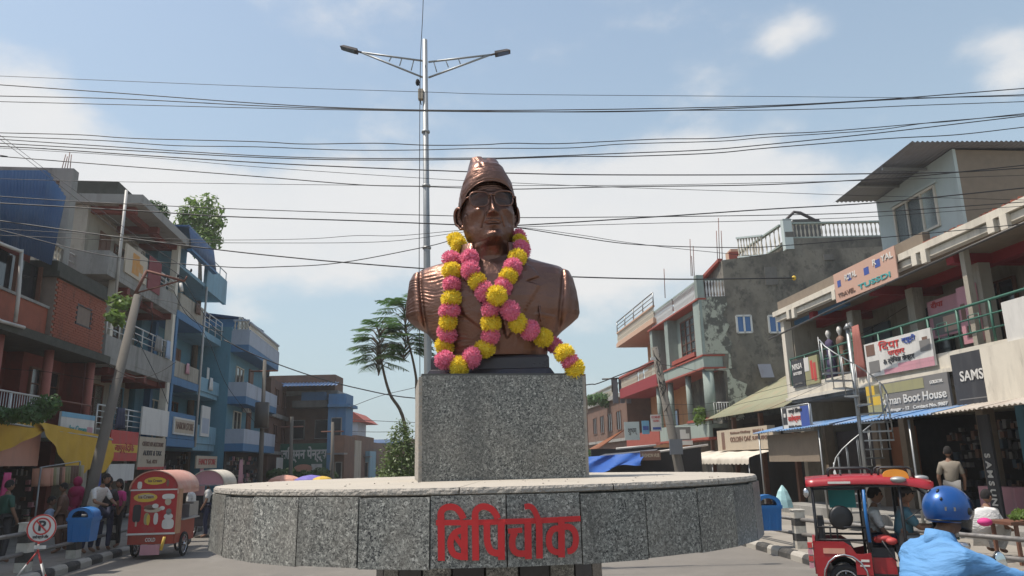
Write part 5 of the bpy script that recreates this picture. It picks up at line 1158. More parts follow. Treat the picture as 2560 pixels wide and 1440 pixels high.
a = at(1845, 640, YS+2.2); balustrade(r3, (a.x, YS+2.2, at(1850, 645, YS+2.2).z), (at(1893, 640, YS+2.2).x, YS+1.2, at(1893, 640, YS+1.2).z), 1.1, 9, 'baluster', 'paint_ice', .16)
m = MB()
for (px, py0, py1) in ((1725, 598, 690), (1729, 640, 690), (1733, 615, 695), (1791, 577, 650), (1796, 545, 650), (1803, 577, 650), (1660, 672, 745)): m.tube([at(px+3, py1, YS+5), at(px, py0, YS+5)], .022, 5)
tag(m.build('rebar', 'rust', r3), kind='stuff')
# --- orange house with crimson balcony
r4 = thing('orange_house', 'orange house with a crimson balcony and a pale terrace balustrade', 'house', RF.p(47, 0, 0))
bf('wall', 'paint_orange', r4, RF, 43.6, 51, -9, -1.9, 0, 9.7); bf('terrace_slab', 'paint_peach', r4, RF, 42.2, 51.8, -2.5, .1, 9.6, 9.85)
balustrade(r4, RF.p(42.3, .0, 9.85), RF.p(51.7, .0, 9.85), .8, 44, 'baluster', 'paint_peach', .14); railing(r4, RF, 42.3, 51.7, 10.65, 11.4, 0, 'steel', horiz=3, posts=4, r=.03); balustrade(r4, RF.p(51.7, 0, 9.85), RF.p(51.7, -2.4, 9.85), .8, 9, 'baluster', 'paint_peach', .14)
bf('balcony_slab', 'paint_crimson', r4, RF, 42.3, 51.5, -2.2, .1, 6.0, 6.62); bf('handrail', 'trim_red', r4, RF, 42.3, 51.5, -.12, .12, 7.36, 7.5)
for (a, b) in ((42.5, 45.2), (45.4, 46.6), (46.8, 51.3)):
    balustrade(r4, RF.p(a, 0, 6.6), RF.p(b, 0, 6.6), .78, int((b-a)*4), 'baluster', 'trim_red', .12)
for z in (3.3, 7.0): window(r4, RF, 45, 46.8, z, z+1.5, -1.85, 'wood', 'glass_blue', 1)
window(r4, RF, 48.5, 49.8, 7.0, 8.5, -1.85, 'wood', 'glass_blue', 1); bf('low_wall', 'trim_red', r4, RF, 42.6, 50.5, -.1, .06, 2.7, 3.5)
# --- bare brick terrace beyond
r5 = thing('brick_terrace', 'unfinished brown brick building with rooftop plants left of the orange house', 'building', RF.p(60, 0, 0))
bf('wall', 'brick_far', r5, RF, 52.2, 68, -10, -.5, 0, 6.6); bf('floor_band', 'concrete', r5, RF, 52.1, 68.1, -10, -.3, 6.3, 6.6); bf('floor_band', 'concrete', r5, RF, 52.1, 68.1, -10, -.3, 3.2, 3.4)
for s in (54, 57, 60, 63): window(r5, RF, s, s+1.4, 4.0, 5.4, -.47, 'wood'); 
balustrade(r5, RF.p(55, -.6, 6.6), RF.p(67, -.6, 6.6), .9, 40, 'baluster', 'concrete')
for k, (a, b, z) in enumerate(((70, 78, 7.5), (80, 95, 5.2))): 
    t = thing('far_house', ['brick house with an open roof frame past the unfinished brick terrace', 'low pale house at the far right end of the street'][k], 'house', RF.p(a, 0, 0)); bf('wall', ['brick_far', 'plaster_brown'][k], t, RF, a, b, -8, .6+k, 0, z)
    window(t, RF, a+1, a+2.6, 3.8, 5.0, .62+k, 'wood'); window(t, RF, a+4, a+5.6, 3.8, 5.0, .62+k, 'wood')
hb = thing('roof_hoarding', 'grey billboard panels standing on the unfinished brick roof', 'billboard', (at(1550, 1000, 52).x, 52, 6.6))
for px0, px1 in ((1530, 1546), (1548, 1562), (1564, 1578)): a, b = at(px0, 948, 52), at(px1, 1008, 52); m = MB(); m.box(((a.x+b.x)/2, 52, (a.z+b.z)/2), (b.x-a.x, .1, a.z-b.z)); m.build('panel', 'tin_grey', hb)
m = MB(); a = at(1505, 948, 51.9); b = at(1556, 945, 51.9); m.cyl(a, b, .06, 6); 
for px in (1529, 1547, 1563): a = at(px, 945, 51.9); m.cyl((a.x, 51.9, 6.5), a, .04, 6)
m.build('frame', 'rail_dark', hb)
# brick pillar right behind the pedestal
t = thing('brick_stack', 'narrow brick column just right of the granite block', 'column', (at(1457, 1000, 45).x, 45, 0)); a, b = at(1452, 935, 45), at(1464, 935, 45); cbox('shaft', 'brick_far', t, a.x, b.x, 45, 45.4, 0, a.z); cbox('board', 'plaster_brown', t, at(1452, 1000, 44.8).x, at(1468, 1000, 44.8).x, 44.7, 44.9, at(1460, 1032, 44.8).z, at(1460, 995, 44.8).z)
# small roofs, tarps, signs low down on the right
o = tag(corr('tin_roof', 'tin_rust', None, None, (at(1458, 1132, 46), at(1500, 1120, 46), at(1560, 1075, 49), at(1545, 1083, 49)), 8, .03), 'rusty orange tin roof left of the pale awning signs', 'roof')
P = []
for i in range(23):
    u = i/22; px = 1455+u*150; row = []
    for j in range(9):
        v = j/8; py = 1143-12*u*(1-v)+v*(42-26*u) + 5*math.sin(u*9+v*5)*v; row.append(at(px+4*math.sin(v*7+u*5), py, 29.5-v*1.3+.25*math.sin(u*13+v*6)))
    P.append(row)
m = MB(); m.grid(P); M('tarp_blue', (.025,.09,.33), .4, var=.15, vs=4); o = tag(m.build('blue_tarpaulin', 'tarp_blue', None, fix=False), 'bright blue tarpaulin draped over a stall right of the granite block', 'tarpaulin')
stl = thing('market_stall', 'dark stall with pale pole roof behind the blue tarpaulin', 'stall', (7, 31, 0)); a, b = at(1560, 1130, 31), at(1755, 1120, 31); cbox('stall_back', 'dark', stl, at(1480, 1150, 31).x, b.x, 31.2, 31.4, 0, at(1600, 1120, 31.2).z)
m = MB(); m.cyl(at(1540, 1122, 30.5), at(1640, 1113, 30.5), .05, 6); m.cyl(at(1640, 1130, 30.4), at(1770, 1112, 30.4), .05, 6); m.build('roof_pole', 'pvc', stl)
m = MB(); q = [at(1495, 1141, 30), at(1640, 1126, 30), at(1650, 1118, 32.5), at(1530, 1128, 32.5)]; m.add(q, [(0, 1, 2, 3)]); m.build('roof_sheet', 'tin_grey', stl)
def board_px(name, label, px0, py0, px1, py1, Y, mat, texts=(), skew=0, cat='sign', patches=()):
    a, b = at(px0, py0, Y), at(px1, py1, Y+skew); t = thing(name, label, cat, ((a.x+b.x)/2, Y, b.z)); u = Vector((b.x-a.x, b.y-a.y, 0)); z0, z1 = min(a.z, b.z), max(a.z, b.z); n = Vector((u.y, -u.x, 0)).normalized()*.03
    def slab(nm, u0, u1, v0, v1, k, mm):
        q = [Vector((a.x, a.y, 0))+u*uu for uu in (u0, u1)]; za, zb = z0+(z1-z0)*v0, z0+(z1-z0)*v1; m = MB(); A, B = q; Z = Vector((0, 0, 1))
        m.hexa([A+n*k+Z*za, B+n*k+Z*za, B-n+Z*za, A-n+Z*za, A+n*k+Z*zb, B+n*k+Z*zb, B-n+Z*zb, A-n+Z*zb]); m.build(nm, mm, t)
    slab('board', 0, 1, 0, 1, 1, mat)
    for k, (u0, u1, v0, v1, mm) in enumerate(patches): slab('panel', u0, u1, v0, v1, 1.2+.06*k, mm)
    for (s, mm, uu, v, h, w) in texts: text('lettering', s, mm, t, Vector((a.x, a.y, 0))+u*uu+n*1.9+Vector((0, 0, z0+(z1-z0)*v)), u, (0, 0, 1), h*(z1-z0), w*u.length, bold=.004)
    return t
board_px('banner', 'pale green banner hanging left of the orange house signs', 1560, 1055, 1600, 1100, 40, 'paint_ice', (('शुभम्','sg_black',.5,.5,.3,.6),))
board_px('shop_sign', 'narrow blue poster between the pale green banner and the red lettered sign', 1604, 1052, 1624, 1085, 39.5, 'sg_skyb', patches=((.1,.9,.3,.6,'sg_blue'),))
board_px('shop_sign', 'white sign with red letters below the orange house', 1626, 1037, 1655, 1078, 39, 'sg_white', (('ICOMNEX','sg_red',.5,.84,.14,.85),('CLINIC','sg_red',.5,.62,.12,.6)), patches=((.15,.9,.1,.25,'sg_blue'),))
board_px('shop_sign', 'dark grey sign with a white stepped shape by the leaning pole', 1684, 1068, 1728, 1100, 36, 'sg_grey', patches=((.35,.7,.1,.8,'sg_white'),(.7,.9,.1,.5,'sg_white')))
board_px('shop_sign', 'brown tilted shop board hanging above the dark stalls', 1600, 1128, 1652, 1150, 29, 'sg_brown', (('FASHION HUB','sg_cream',.5,.5,.4,.85),))
board_px('shop_sign', 'strip of pale lettering under the dark grey sign', 1690, 1102, 1732, 1112, 36, 'sg_white')
bush_px = []
# ================================================================== STREET FURNITURE
M('post_white', (.50,.47,.41), .85, var=.1, dirt=.6, dc=(.25,.21,.16), ds=8); M('post_black', (.045,.042,.04), .8, var=.2, dirt=.5, dc=(.15,.13,.1), ds=8); M('pipe_grey', (.20,.19,.18), .6, metal=.2, var=.1, dirt=.4, dc=(.12,.09,.07), ds=5)
def guard_rail(name, label, pts, h, zs):
    t = thing(name, label, 'guard rail', (*pts[0], .15)); n = 5
    for (x, y) in pts:
        for k in range(n):
            z0, z1 = .15+h*k/n, .15+h*(k+1)/n; m = MB(); m.box((x, y, (z0+z1)/2), (.21, .21, z1-z0-.002)); m.build('post_block', 'post_white' if (n-k) % 2 else 'post_black', t)
        m = MB(); m.box((x, y, .15+h+.012), (.24, .24, .022)); m.build('post_cap', 'post_white', t)
    for i in range(len(pts)-1):
        for z in zs: m = MB(); m.cyl((*pts[i], z), (*pts[i+1], z), .038, 8); m.build('rail', 'pipe_grey', t)
    return t
lp = [(kl(y)-.42, y) for y in (10.4, 12.45, 14.5, 16.55, 18.6, 20.7, 22.8, 25, 27.2)]
guard_rail('guard_rail', 'pipe guard rail on black and white posts along the left pavement', lp, .86, (.48, .84))
rp = [(8.9, 8.6), (7.4, 10.9), (6.45, 13.0), (5.62, 15.5), (5.35, 17.8), (5.15, 20.1)]
guard_rail('guard_rail', 'pipe guard rail on black and white posts behind the red rickshaw', rp, .72, (.42, .70))
M('bin_blue', (.012,.12,.34), .4, var=.06, dirt=.2, dc=(.05,.12,.2))
def bin_(label, x, y, z, w, rz):
    t = thing('litter_bin', label, 'litter bin', (x, y, z), 'blue litter bins on the guard rails'); h = w*.98
    def lp_(q): c, s = math.cos(rz), math.sin(rz); return Vector((x+q[0]*c-q[1]*s, y+q[0]*s+q[1]*c, z+q[2]))
    a, b, d, e = w*.43, w*.5, w*.33, w*.38; m = MB()
    m.hexa([lp_(q) for q in ((-a,-d,0),(a,-d,0),(a,d,0),(-a,d,0),(-b,-e,h),(b,-e,h),(b,e,h),(-b,e,h))])
    for k in (-.3, 0, .3): m.hexa([lp_(q) for q in ((k*w-.02,-d-.012,.02),(k*w+.02,-d-.012,.02),(k*w+.02,-d,.02),(k*w-.02,-d,.02),(k*w-.02,-e-.008,h*.7),(k*w+.02,-e-.008,h*.7),(k*w+.02,-e,h*.7),(k*w-.02,-e,h*.7))])
    m.build('bin_body', 'bin_blue', t); m = MB()
    m.hexa([lp_(q) for q in ((-b*1.06,-e*1.06,h*.86),(b*1.06,-e*1.06,h*.86),(b*1.06,e*1.06,h*.86),(-b*1.06,e*1.06,h*.86),(-b*1.08,-e*1.08,h*1.0),(b*1.08,-e*1.08,h),(b*1.08,e*1.08,h),(-b*1.08,e*1.08,h))]); m.build('rim', 'bin_blue', t)
    m = MB(); P = []
    for i in range(17):
        a_ = math.pi*i/16; P.append([lp_((-b*math.cos(a_), yy, h + w*.40*math.sin(a_)**.8)) for yy in (-e, -e*.5, 0, e*.5, e)])
    m.grid(P, thick=(0, 0, -.012))
    for yy in (-e, e):
        o_ = [(-b*math.cos(math.pi*i/16), h+w*.40*math.sin(math.pi*i/16)**.8) for i in range(17)]; n_ = [(-b*.66*math.cos(math.pi*i/16), h+w*.27*math.sin(math.pi*i/16)**.8) for i in range(17)]
        P2 = [[lp_((p[0], yy, p[1])), lp_((q[0], yy, q[1]))] for p, q in zip(o_, n_)]; m.grid(P2, smooth=False, thick=(0, .012 if yy < 0 else -.012, 0))
    m.build('lid', 'bin_blue', t); m = MB(); m.box(lp_((0, 0, h-.02)), (w*.9, w*.6, .02), rz=rz); m.build('bin_inside', 'dark', t); return t
q = at(205, 1353, 15.3); bin_('blue litter bin on the left guard rail beside the no parking sign', q.x, 15.3, q.z, .47, .05)
q = at(1927, 1326, 15.6); bin_('blue litter bin on the right guard rail at the platform edge', q.x, 15.7, q.z, .50, -.15)
um = thing('folded_umbrella', 'pale blue plastic sheet bundled to a point behind the right litter bin', 'plastic sheet', (at(1955, 1260, 16.4).x, 16.4, .8)); m = MB(); c = at(1955, 1213, 16.4)
prof = [(.20, -.46), (.17, -.30), (.10, -.12), (.015, 0)]; m.lathe(c, prof, 9, smooth=False, sx=1, sy=.7); m.build('sheet', M('plastic_pale', (.35,.55,.55), .35, var=.3, vs=12).name, um)
# no parking sign
sg = thing('no_parking_sign', 'round red and white no parking sign on a striped tripod', 'traffic sign', (at(98, 1400, 13.4).x, 13.4, 0)); c = at(104, 1321, 13.4); rr = .235
nv = Vector((.20, -1, .03)).normalized(); ux = Vector((0, 0, 1)).cross(nv).normalized()*-1; ux = Vector((nv.y, -nv.x, 0)).normalized()*-1; uz = nv.cross(ux).normalized()
if uz.z < 0: uz = -uz
def disc(r, o, mat, nm='disc', r0=0, n=40, a0=0, a1=2*math.pi):
    m = MB(); P = [[c+nv*o+(ux*math.cos(a0+(a1-a0)*k/n)+uz*math.sin(a0+(a1-a0)*k/n))*q for q in (r0, r)] for k in range(n+1)]; m.grid(P, smooth=False, thick=-nv*.012); return m.build(nm, mat, sg, fix=False)
disc(rr, 0, 'sg_white', 'disc'); disc(rr, .004, 'sg_red', 'rim', rr*.90); 
c0 = c.copy(); c = c0+uz*.035
disc(.145, .005, 'sg_red', 'ring', .118)
m = MB(); a = -ux*.09+uz*.095; b_ = ux*.09-uz*.095; w_ = (a-b_).normalized().cross(nv)*.013; m.prism([c+nv*.011+a-w_, c+nv*.011+a+w_, c+nv*.011+b_+w_, c+nv*.011+b_-w_], nv*.002); m.build('slash', 'sg_red', sg)
text('letter_p', 'P', 'sg_black', sg, c+nv*.006+uz*.0, ux, uz, .17, bold=.008, ext=.002); c = c0
text('lettering', 'सवारी पार्किङ निषेध', 'sg_black', sg, c+nv*.006-uz*.145, ux, uz, .045, .25, bold=.002, ext=.002)
m = MB(); q = at(100, 1368, 13.4); m.box((q.x, 13.4, q.z), (.2, .02, .055)); m.build('plate', 'sg_white', sg)
base = Vector((c.x-.03, 13.42, .62))
for k in range(5): z0, z1 = .62+(c.z-rr-.62)*k/5, .62+(c.z-rr-.62)*(k+1)/5; m = MB(); m.cyl((c.x-.03, 13.42, z0), (c.x-.03, 13.42, z1+.002), .018, 8); m.build('pole_band', 'sg_red' if k % 2 == 0 else 'sg_white', sg)
for a in (-150, -30, 90):
    d = Vector((math.cos(R(a)), math.sin(R(a)), 0))*.42
    for k in range(3): m = MB(); m.cyl(base+(d-Vector((0, 0, .62)))*(k/3), base+(d-Vector((0, 0, .62)))*((k+1)/3), .014, 6); m.build('leg', 'sg_red' if k % 2 == 0 else 'sg_white', sg)
# street lamp
M('galv', (.30,.31,.31), .5, metal=.5, var=.12, vs=3, dirt=.3, dc=(.15,.14,.13), ds=4, streak=True)
lampt = thing('street_lamp', 'tall grey twin arm street lamp behind the bust', 'street lamp', (at(1068, 900, 14).x, 14, .22)); LY = 14.0
pb, pt = at(1070, 930, LY), at(1062, 100, LY); dx = (pt.x-pb.x)/(pt.z-pb.z); lx = lambda z: pb.x+dx*(z-pb.z)
m = MB(); m.tube([(lx(z), LY, z) for z in (.22, 3, 6, pt.z)], [.088, .078, .066, .052], 14); m.build('pole', 'galv', lampt)
m = MB(); m.box((lx(.22), LY, .3), (.3, .3, .16)); m.build('base_plate', 'galv', lampt)
A = lambda px, py: at(px, py, LY)
for side in (0, 1):
    if side == 0: hi, lo, tip, rungs = (1056, 152), (1056, 193), (903, 131), [((1034,152),(1028,176)), ((1004,148),(999,164)), ((978,143),(973,153))]
    else: hi, lo, tip, rungs = (1071, 155), (1071, 194), (1226, 137), [((1084,153),(1092,180)), ((1114,150),(1121,168)), ((1146,147),(1151,160))]
    m = MB(); m.cyl(A(*hi), A(*tip), .021, 8); m.cyl(A(*lo), A(*tip), .021, 8)
    m.build('arm', 'galv', lampt)
    for a, b in rungs: m = MB(); m.cyl(A(*a), A(*b), .012, 6); m.build('strut', 'galv', lampt)
    if side == 0: e0, e1 = A(903, 131), A(853, 116)
    else: e0, e1 = A(1228, 137), A(1275, 126)
    d = (e1-e0).normalized(); e = e0+d*.08; u = Vector((0, 1, 0)); w = d.cross(u).normalized(); w = w if w.z > 0 else -w
    f = (e1-e0).length; m = MB(); m.cyl(e0-d*.02, e0+d*.12, .022, 8)
    m.hexa([e-u*.09-w*.03, e+d*(f-.08)-u*.08-w*.035, e+d*(f-.08)+u*.08-w*.035, e+u*.09-w*.03, e-u*.08+w*.025, e+d*(f-.14)-u*.06+w*.02, e+d*(f-.14)+u*.06+w*.02, e+u*.08+w*.025])
    o = m.build('lamp_head', 'tin_dark', lampt); m = MB(); m.hexa([e+d*.05-u*.07-w*.045, e+d*(f-.12)-u*.065-w*.048, e+d*(f-.12)+u*.065-w*.048, e+d*.05+u*.07-w*.045, e+d*.05-u*.07-w*.03, e+d*(f-.12)-u*.065-w*.034, e+d*(f-.12)+u*.065-w*.034, e+d*.05+u*.07-w*.03]); m.build('lens', 'glass_grey', o)
m = MB(); q = A(1052, 237); m.box(q, (.10, .12, .22)); m.build('junction_box', 'sg_cream', lampt)
m = MB(); q = A(1044, 206); m.ell(q, (.045, .05, .08), 8, 6); m.tube([q, A(1050, 215), A(1049, 240), A(1053, 262)], .01, 5); m.build('cable_clamp', 'dark', lampt)
for py in (330, 465, 620): m = MB(); q = A(1064, py); m.cyl((lx(q.z), LY, q.z-.02), (lx(q.z), LY, q.z+.02), .085, 12); m.build('clamp_band', 'galv', lampt)
# leaning utility poles
M('pole_concrete', (.135,.122,.105), .9, var=.15, vs=4, bump=.3, dirt=.4, dc=(.09,.08,.07), ds=2)
def upole(label, a, b, r0, r1, arms=()):
    t = thing('utility_pole', label, 'utility pole', (a.x, a.y, 0), 'leaning concrete utility poles'); d = (b-a).normalized(); g = a - d*(a.z/d.z); m = MB(); m.tube([g, a, b], [r0*1.03, r0, r1], 12); m.build('shaft', 'pole_concrete', t)
    for p0, p1, r in arms: m = MB(); m.cyl(p0, p1, r, 6); m.build('crossarm', 'rust', t)
    return t
a, b = at(236, 1190, 18.3), at(345, 738, 18.9)
L_ = lambda px, py: at(px, py, 18.9)
pl = upole('leaning concrete power pole with rusty crossarms at the cream house', a, b, .128, .100, [(L_(367,677), L_(461,703), .035), (L_(367,677), L_(338,735), .04), (L_(336,734), L_(446,703), .022), (L_(355,690), L_(374,698), .02), (L_(461,703), L_(468,690), .02)])
m = MB(); m.cyl(L_(452, 708), L_(455, 728), .045, 8); m.build('insulator', 'sg_white', pl)
for px, py in ((478, 676), (445, 690), (415, 690)): m = MB(); q = L_(px, py); m.ell(q, (.03, .03, .05), 8, 6); m.build('insulator', 'dark', pl)
a, b = at(1700, 1182, 25.5), at(1636, 868, 25.5)
pr = upole('leaning concrete power pole hung with cables in front of the orange house', a, b, .165, .115, [])
m = MB()
for k in range(9):
    z = random.uniform(.55, .97); p = a.lerp(b, z); m.tube([p+Vector((.1*math.cos(q*1.2+k), -.13-.05*math.sin(q), -.25*math.sin(q*.8)-.06*k*.3)) for q in range(7)], .012, 5)
m.build('cable_coil', 'dark', pr); m = MB(); p = a.lerp(b, .2); m.box(p+Vector((0, -.2, 0)), (.42, .12, .5)); m.build('meter_box', 'tin_grey', pr); m = MB(); q = at(1632, 897, 25.2); m.box(q, (.16, .12, .08)); m.build('lamp', 'sg_white', pr)
for (xx, yy, zz, lab) in ((at(728, 1190, 38).x, 38, at(728, 1042, 38).z, 'thin pale pole in front of the green sign'), (at(832, 1190, 40).x, 40, at(832, 1055, 40).z, 'pale concrete pole right of the green sign'), (at(652, 1190, 33).x, 33, at(650, 900, 33).z, 'dark transformer pole left of the green sign')):
    t = thing('utility_pole', lab, 'utility pole', (xx, yy, 0)); m = MB(); m.tube([(xx, yy, 0), (xx-.1, yy, zz)], [.12, .08], 8); m.build('shaft', 'pole_concrete', t); m = MB(); m.cyl((xx-.7, yy, zz-.5), (xx+.5, yy, zz-.5), .04, 6); m.build('crossarm', 'rust', t)
    if 'transformer' in lab: m = MB(); m.cyl((xx, yy-.3, 3.6), (xx, yy-.3, 4.7), .3, 10); m.build('transformer', 'rail_dark', t)

# ================================================================== CABLES
M('cable', (.012,.012,.014), .55, var=.1)
def catmull(P, n=8):
    P = [P[0]*2-P[1]] + P + [P[-1]*2-P[-2]]; out = []
    for i in range(1, len(P)-2):
        for k in range(n): t = k/n; out.append(.5*((2*P[i]) + (P[i+1]-P[i-1])*t + (2*P[i-1]-5*P[i]+4*P[i+1]-P[i+2])*t*t + (3*P[i]-P[i-1]-3*P[i+1]+P[i+2])*t**3))
    out.append(P[-2]); return out
CG = 'black cables strung across the street'
W = [ # (distance, thickness in mm, look, points in the photograph)
 (13.0, 8, 'thin topmost cable crossing the whole sky', [(0,190),(640,216),(1065,230),(1280,236),(1900,241),(2300,244),(2560,240)]),
 (12.6, 15, 'cable sloping from the upper left edge to the highest point at right', [(0,212),(300,233),(640,258),(900,271),(1200,276),(1600,272),(1920,264),(2200,249),(2560,221)]),
 (12.8, 15, 'second cable of the upper bundle, wavy at left', [(0,240),(300,247),(640,264),(900,273),(1200,278),(1280,279),(1560,279),(1920,267),(2250,248),(2560,237)]),
 (12.2, 11, 'lowest cable of the upper bundle', [(0,254),(640,270),(880,275),(1280,280),(1700,276),(1920,275),(2140,270),(2280,264),(2560,254)]),
 (11.6, 12, 'wavy upper cable of the pair below the street lamp arms', [(0,332),(200,337),(340,346),(640,354),(760,360),(940,358),(1070,363),(1200,362),(1280,358),(1400,359),(1640,348),(1780,346),(1920,335),(2060,329),(2300,309),(2380,303),(2560,284)]),
 (11.8, 12, 'wavy lower cable of the pair below the street lamp arms', [(0,341),(250,351),(440,364),(640,367),(860,375),(1040,375),(1200,371),(1420,370),(1560,360),(1800,353),(1920,343),(2180,326),(2330,306),(2560,287)]),
 (12.0, 14, 'cable passing just above the bronze cap from the left', [(0,348),(300,368),(640,389),(900,396),(1200,395),(1280,394),(1560,383),(1760,375),(1920,361),(2200,332),(2560,290)]),
 (12.3, 14, 'cable passing at the tip of the bronze cap and ending lower at right', [(0,358),(320,376),(640,393),(900,400),(1200,398),(1440,391),(1560,391),(1780,383),(1920,370),(2210,347),(2390,337),(2560,318)]),
 (11.5, 15, 'thick cable behind the bronze cap that ends over the white roof room', [(0,366),(100,371),(350,388),(640,406),(860,417),(1160,429),(1280,433),(1500,437),(1900,437),(2200,434),(2400,430),(2560,420)]),
 (12.5, 8, 'thin cable crossing the bronze cap and sinking to the right', [(0,370),(350,392),(640,417),(1050,445),(1280,457),(1540,468),(1900,480),(2130,488),(2560,500)]),
 (11.3, 14, 'cable falling from the concrete beam at left to the middle of the cap', [(0,388),(40,394),(640,441),(900,462),(1050,466),(1160,470),(1280,473),(1540,467),(1900,462),(2180,448),(2330,437),(2560,413)]),
 (12.9, 8, 'thin nearly level cable behind the bronze cap', [(0,447),(220,453),(640,460),(900,463),(1160,466),(1280,464),(1600,463),(1920,457),(2200,450),(2560,438)]),
 (11.9, 12, 'cable at the height of the bronze ears', [(0,491),(220,505),(560,521),(900,533),(1140,540),(1280,544),(1600,542),(1920,538),(2190,530),(2560,505)]),
 (11.2, 16, 'thick cable at the bronze mouth rising to the right edge', [(0,508),(375,529),(560,541),(900,552),(1150,562),(1280,564),(1640,542),(1920,523),(2200,506),(2560,470)]),
 (12.1, 8, 'thin wavy cable meeting the bronze chin', [(0,572),(400,596),(560,600),(770,597),(890,589),(1000,589),(1160,575),(1290,568),(1600,559),(1920,551),(2190,541),(2560,515)]),
 (12.4, 8, 'thin cable just under the wavy one at the chin', [(0,588),(400,605),(560,607),(850,607),(1000,601),(1160,580),(1290,569),(1440,586),(1560,605),(1700,622),(1850,637),(1905,642)]),
 (11.4, 17, 'thick cable from the left edge down behind the bronze shoulders', [(0,552),(260,588),(560,626),(750,646),(860,656),(1040,670),(1230,682),(1430,692),(1700,698),(1985,695)]),
 (11.7, 12, 'cable dipping at left and rising to the garland at the neck', [(0,575),(270,640),(560,667),(690,667),(850,657),(1055,619),(1130,600),(1230,572),(1290,569),(1440,592),(1600,612),(1850,619),(1985,612),(2250,590),(2560,560)]),
 (13.5, 9, 'steep thin cable falling across the concrete post at left', [(-120,250),(0,338),(115,425),(185,475),(340,590),(478,680)]),
 (13.7, 9, 'second steep thin cable beside the first at left', [(-120,262),(0,348),(105,428),(180,488),(330,605),(466,700)]),
 (20.0, 26, 'thick cable sagging from the blue houses to the granite block', [(560,850),(650,893),(780,940),(900,972),(1033,995),(1240,1000),(1460,963),(1490,960),(1550,937),(1634,905)]),
 (24.0, 14, 'cable slung from the leaning pole to the mint green house', [(1645,910),(1700,918),(1750,928),(1800,925),(1840,920)]),
 (22.0, 12, 'cable hanging below the cornice toward the balcony', [(2040,880),(2120,850),(2180,820),(2260,770),(2330,730),(2420,650),(2560,560)]),
 (22.5, 10, 'long cable crossing in front of the green sheet roof', [(1640,1010),(1760,1010),(1860,990),(1960,965),(2100,930),(2240,870),(2560,760)]),
 (22.7, 9, 'lower cable crossing in front of the green sheet roof', [(1645,1040),(1760,1030),(1870,1005),(1965,985),(2100,945),(2240,895),(2560,790)]),
 (22.2, 9, 'slack cable looping under the others over the green sheet roof', [(1650,1060),(1760,1062),(1870,1040),(1965,1003),(2150,925),(2400,850),(2560,800)]),
 (17.5, 10, 'cable drooping from the leaning power pole across the cream house', [(345,745),(400,750),(460,770),(520,850),(560,950),(600,1010),(640,1060)]),
 (17.7, 10, 'cable crossing the red house front at the left edge', [(-60,905),(0,920),(120,930),(250,950),(320,940)]),
 (60.0, 40, 'upper distant cable over the end of the street', [(868,1048),(940,1052),(1033,1056),(1200,1060)]),
 (62.0, 40, 'lower distant cable over the end of the street', [(868,1078),(940,1080),(1033,1079),(1200,1082)]),
 (45.0, 30, 'distant cable running up behind the conical tree', [(870,1020),(950,990),(1033,970),(1200,930)]),
]
for Y, th, lab, pts in W:
    P = [at(px, py, Y + .6*math.sin(px/900+Y*9)) for px, py in pts]
    if pts[0][0] <= 0: P = [P[0] + (P[0]-P[1]).normalized()*2.5] + P
    if pts[-1][0] >= 2560: P = P + [P[-1] + (P[-1]-P[-2]).normalized()*2.5]
    m = MB(); m.tube(catmull(P, 6), th/1650, 6); tag(m.build('overhead_cable', 'cable', None, fix=False), lab, 'cable', CG)
P = [at(1062, -260, 13.8), at(1058, 0, 13.8), at(1051, 160, 13.8), at(1049, 400, 13.8), at(1048, 690, 13.8), at(1050, 940, 13.8)]
m = MB(); m.tube(catmull(P, 6), .008, 6); tag(m.build('overhead_cable', 'cable', None, fix=False), 'upright cable running down beside the street lamp pole', 'cable', CG)
m = MB(); q = at(1985, 695, 11.4); m.ell(q, (.035, .03, .04), 8, 6); tag(m.build('cable_end_cap', 'sg_yellow', None), 'small yellow cap on the end of the thick cable at the mouldy wall', 'cable cap')

# ================================================================== TREES AND PLANTS
leafmat('leaf_dark', (.075,.15,.045), .45); leafmat('leaf_mid', (.07,.13,.035), .35); leafmat('leaf_bright', (.14,.22,.04), .45); leafmat('leaf_thuja', (.11,.16,.045), .35)
M('bark', (.12,.09,.065), .9, var=.3, bump=.4, bs=30)
def leafcloud(name, mat, par, clusters, n, size, seed, up=.3):
    rnd = random.Random(seed); m = MB(); tot = sum(c[3]**2 for c in clusters)
    for (x, y, z, r, *sz) in clusters:
        sz = sz[0] if sz else 1
        for _ in range(int(n*r*r/tot)):
            d = Vector([rnd.gauss(0, 1) for _ in range(3)]).normalized(); q = rnd.random()**.4*r; p = Vector((x, y, z)) + Vector((d.x*q, d.y*q, d.z*q*sz))
            nn = (d + Vector([rnd.uniform(-.8, .8) for _ in range(3)]) + Vector((0, 0, up))).normalized(); t = nn.orthogonal().normalized(); t = Matrix.Rotation(rnd.uniform(0, 6.3), 3, nn) @ t; b = nn.cross(t)
            s = size*rnd.uniform(.6, 1.3); m.add([p-t*s, p+b*s*.45, p+t*s, p-b*s*.45], [(0, 1, 2, 3)])
    return m.build(name, mat, par, fix=False)
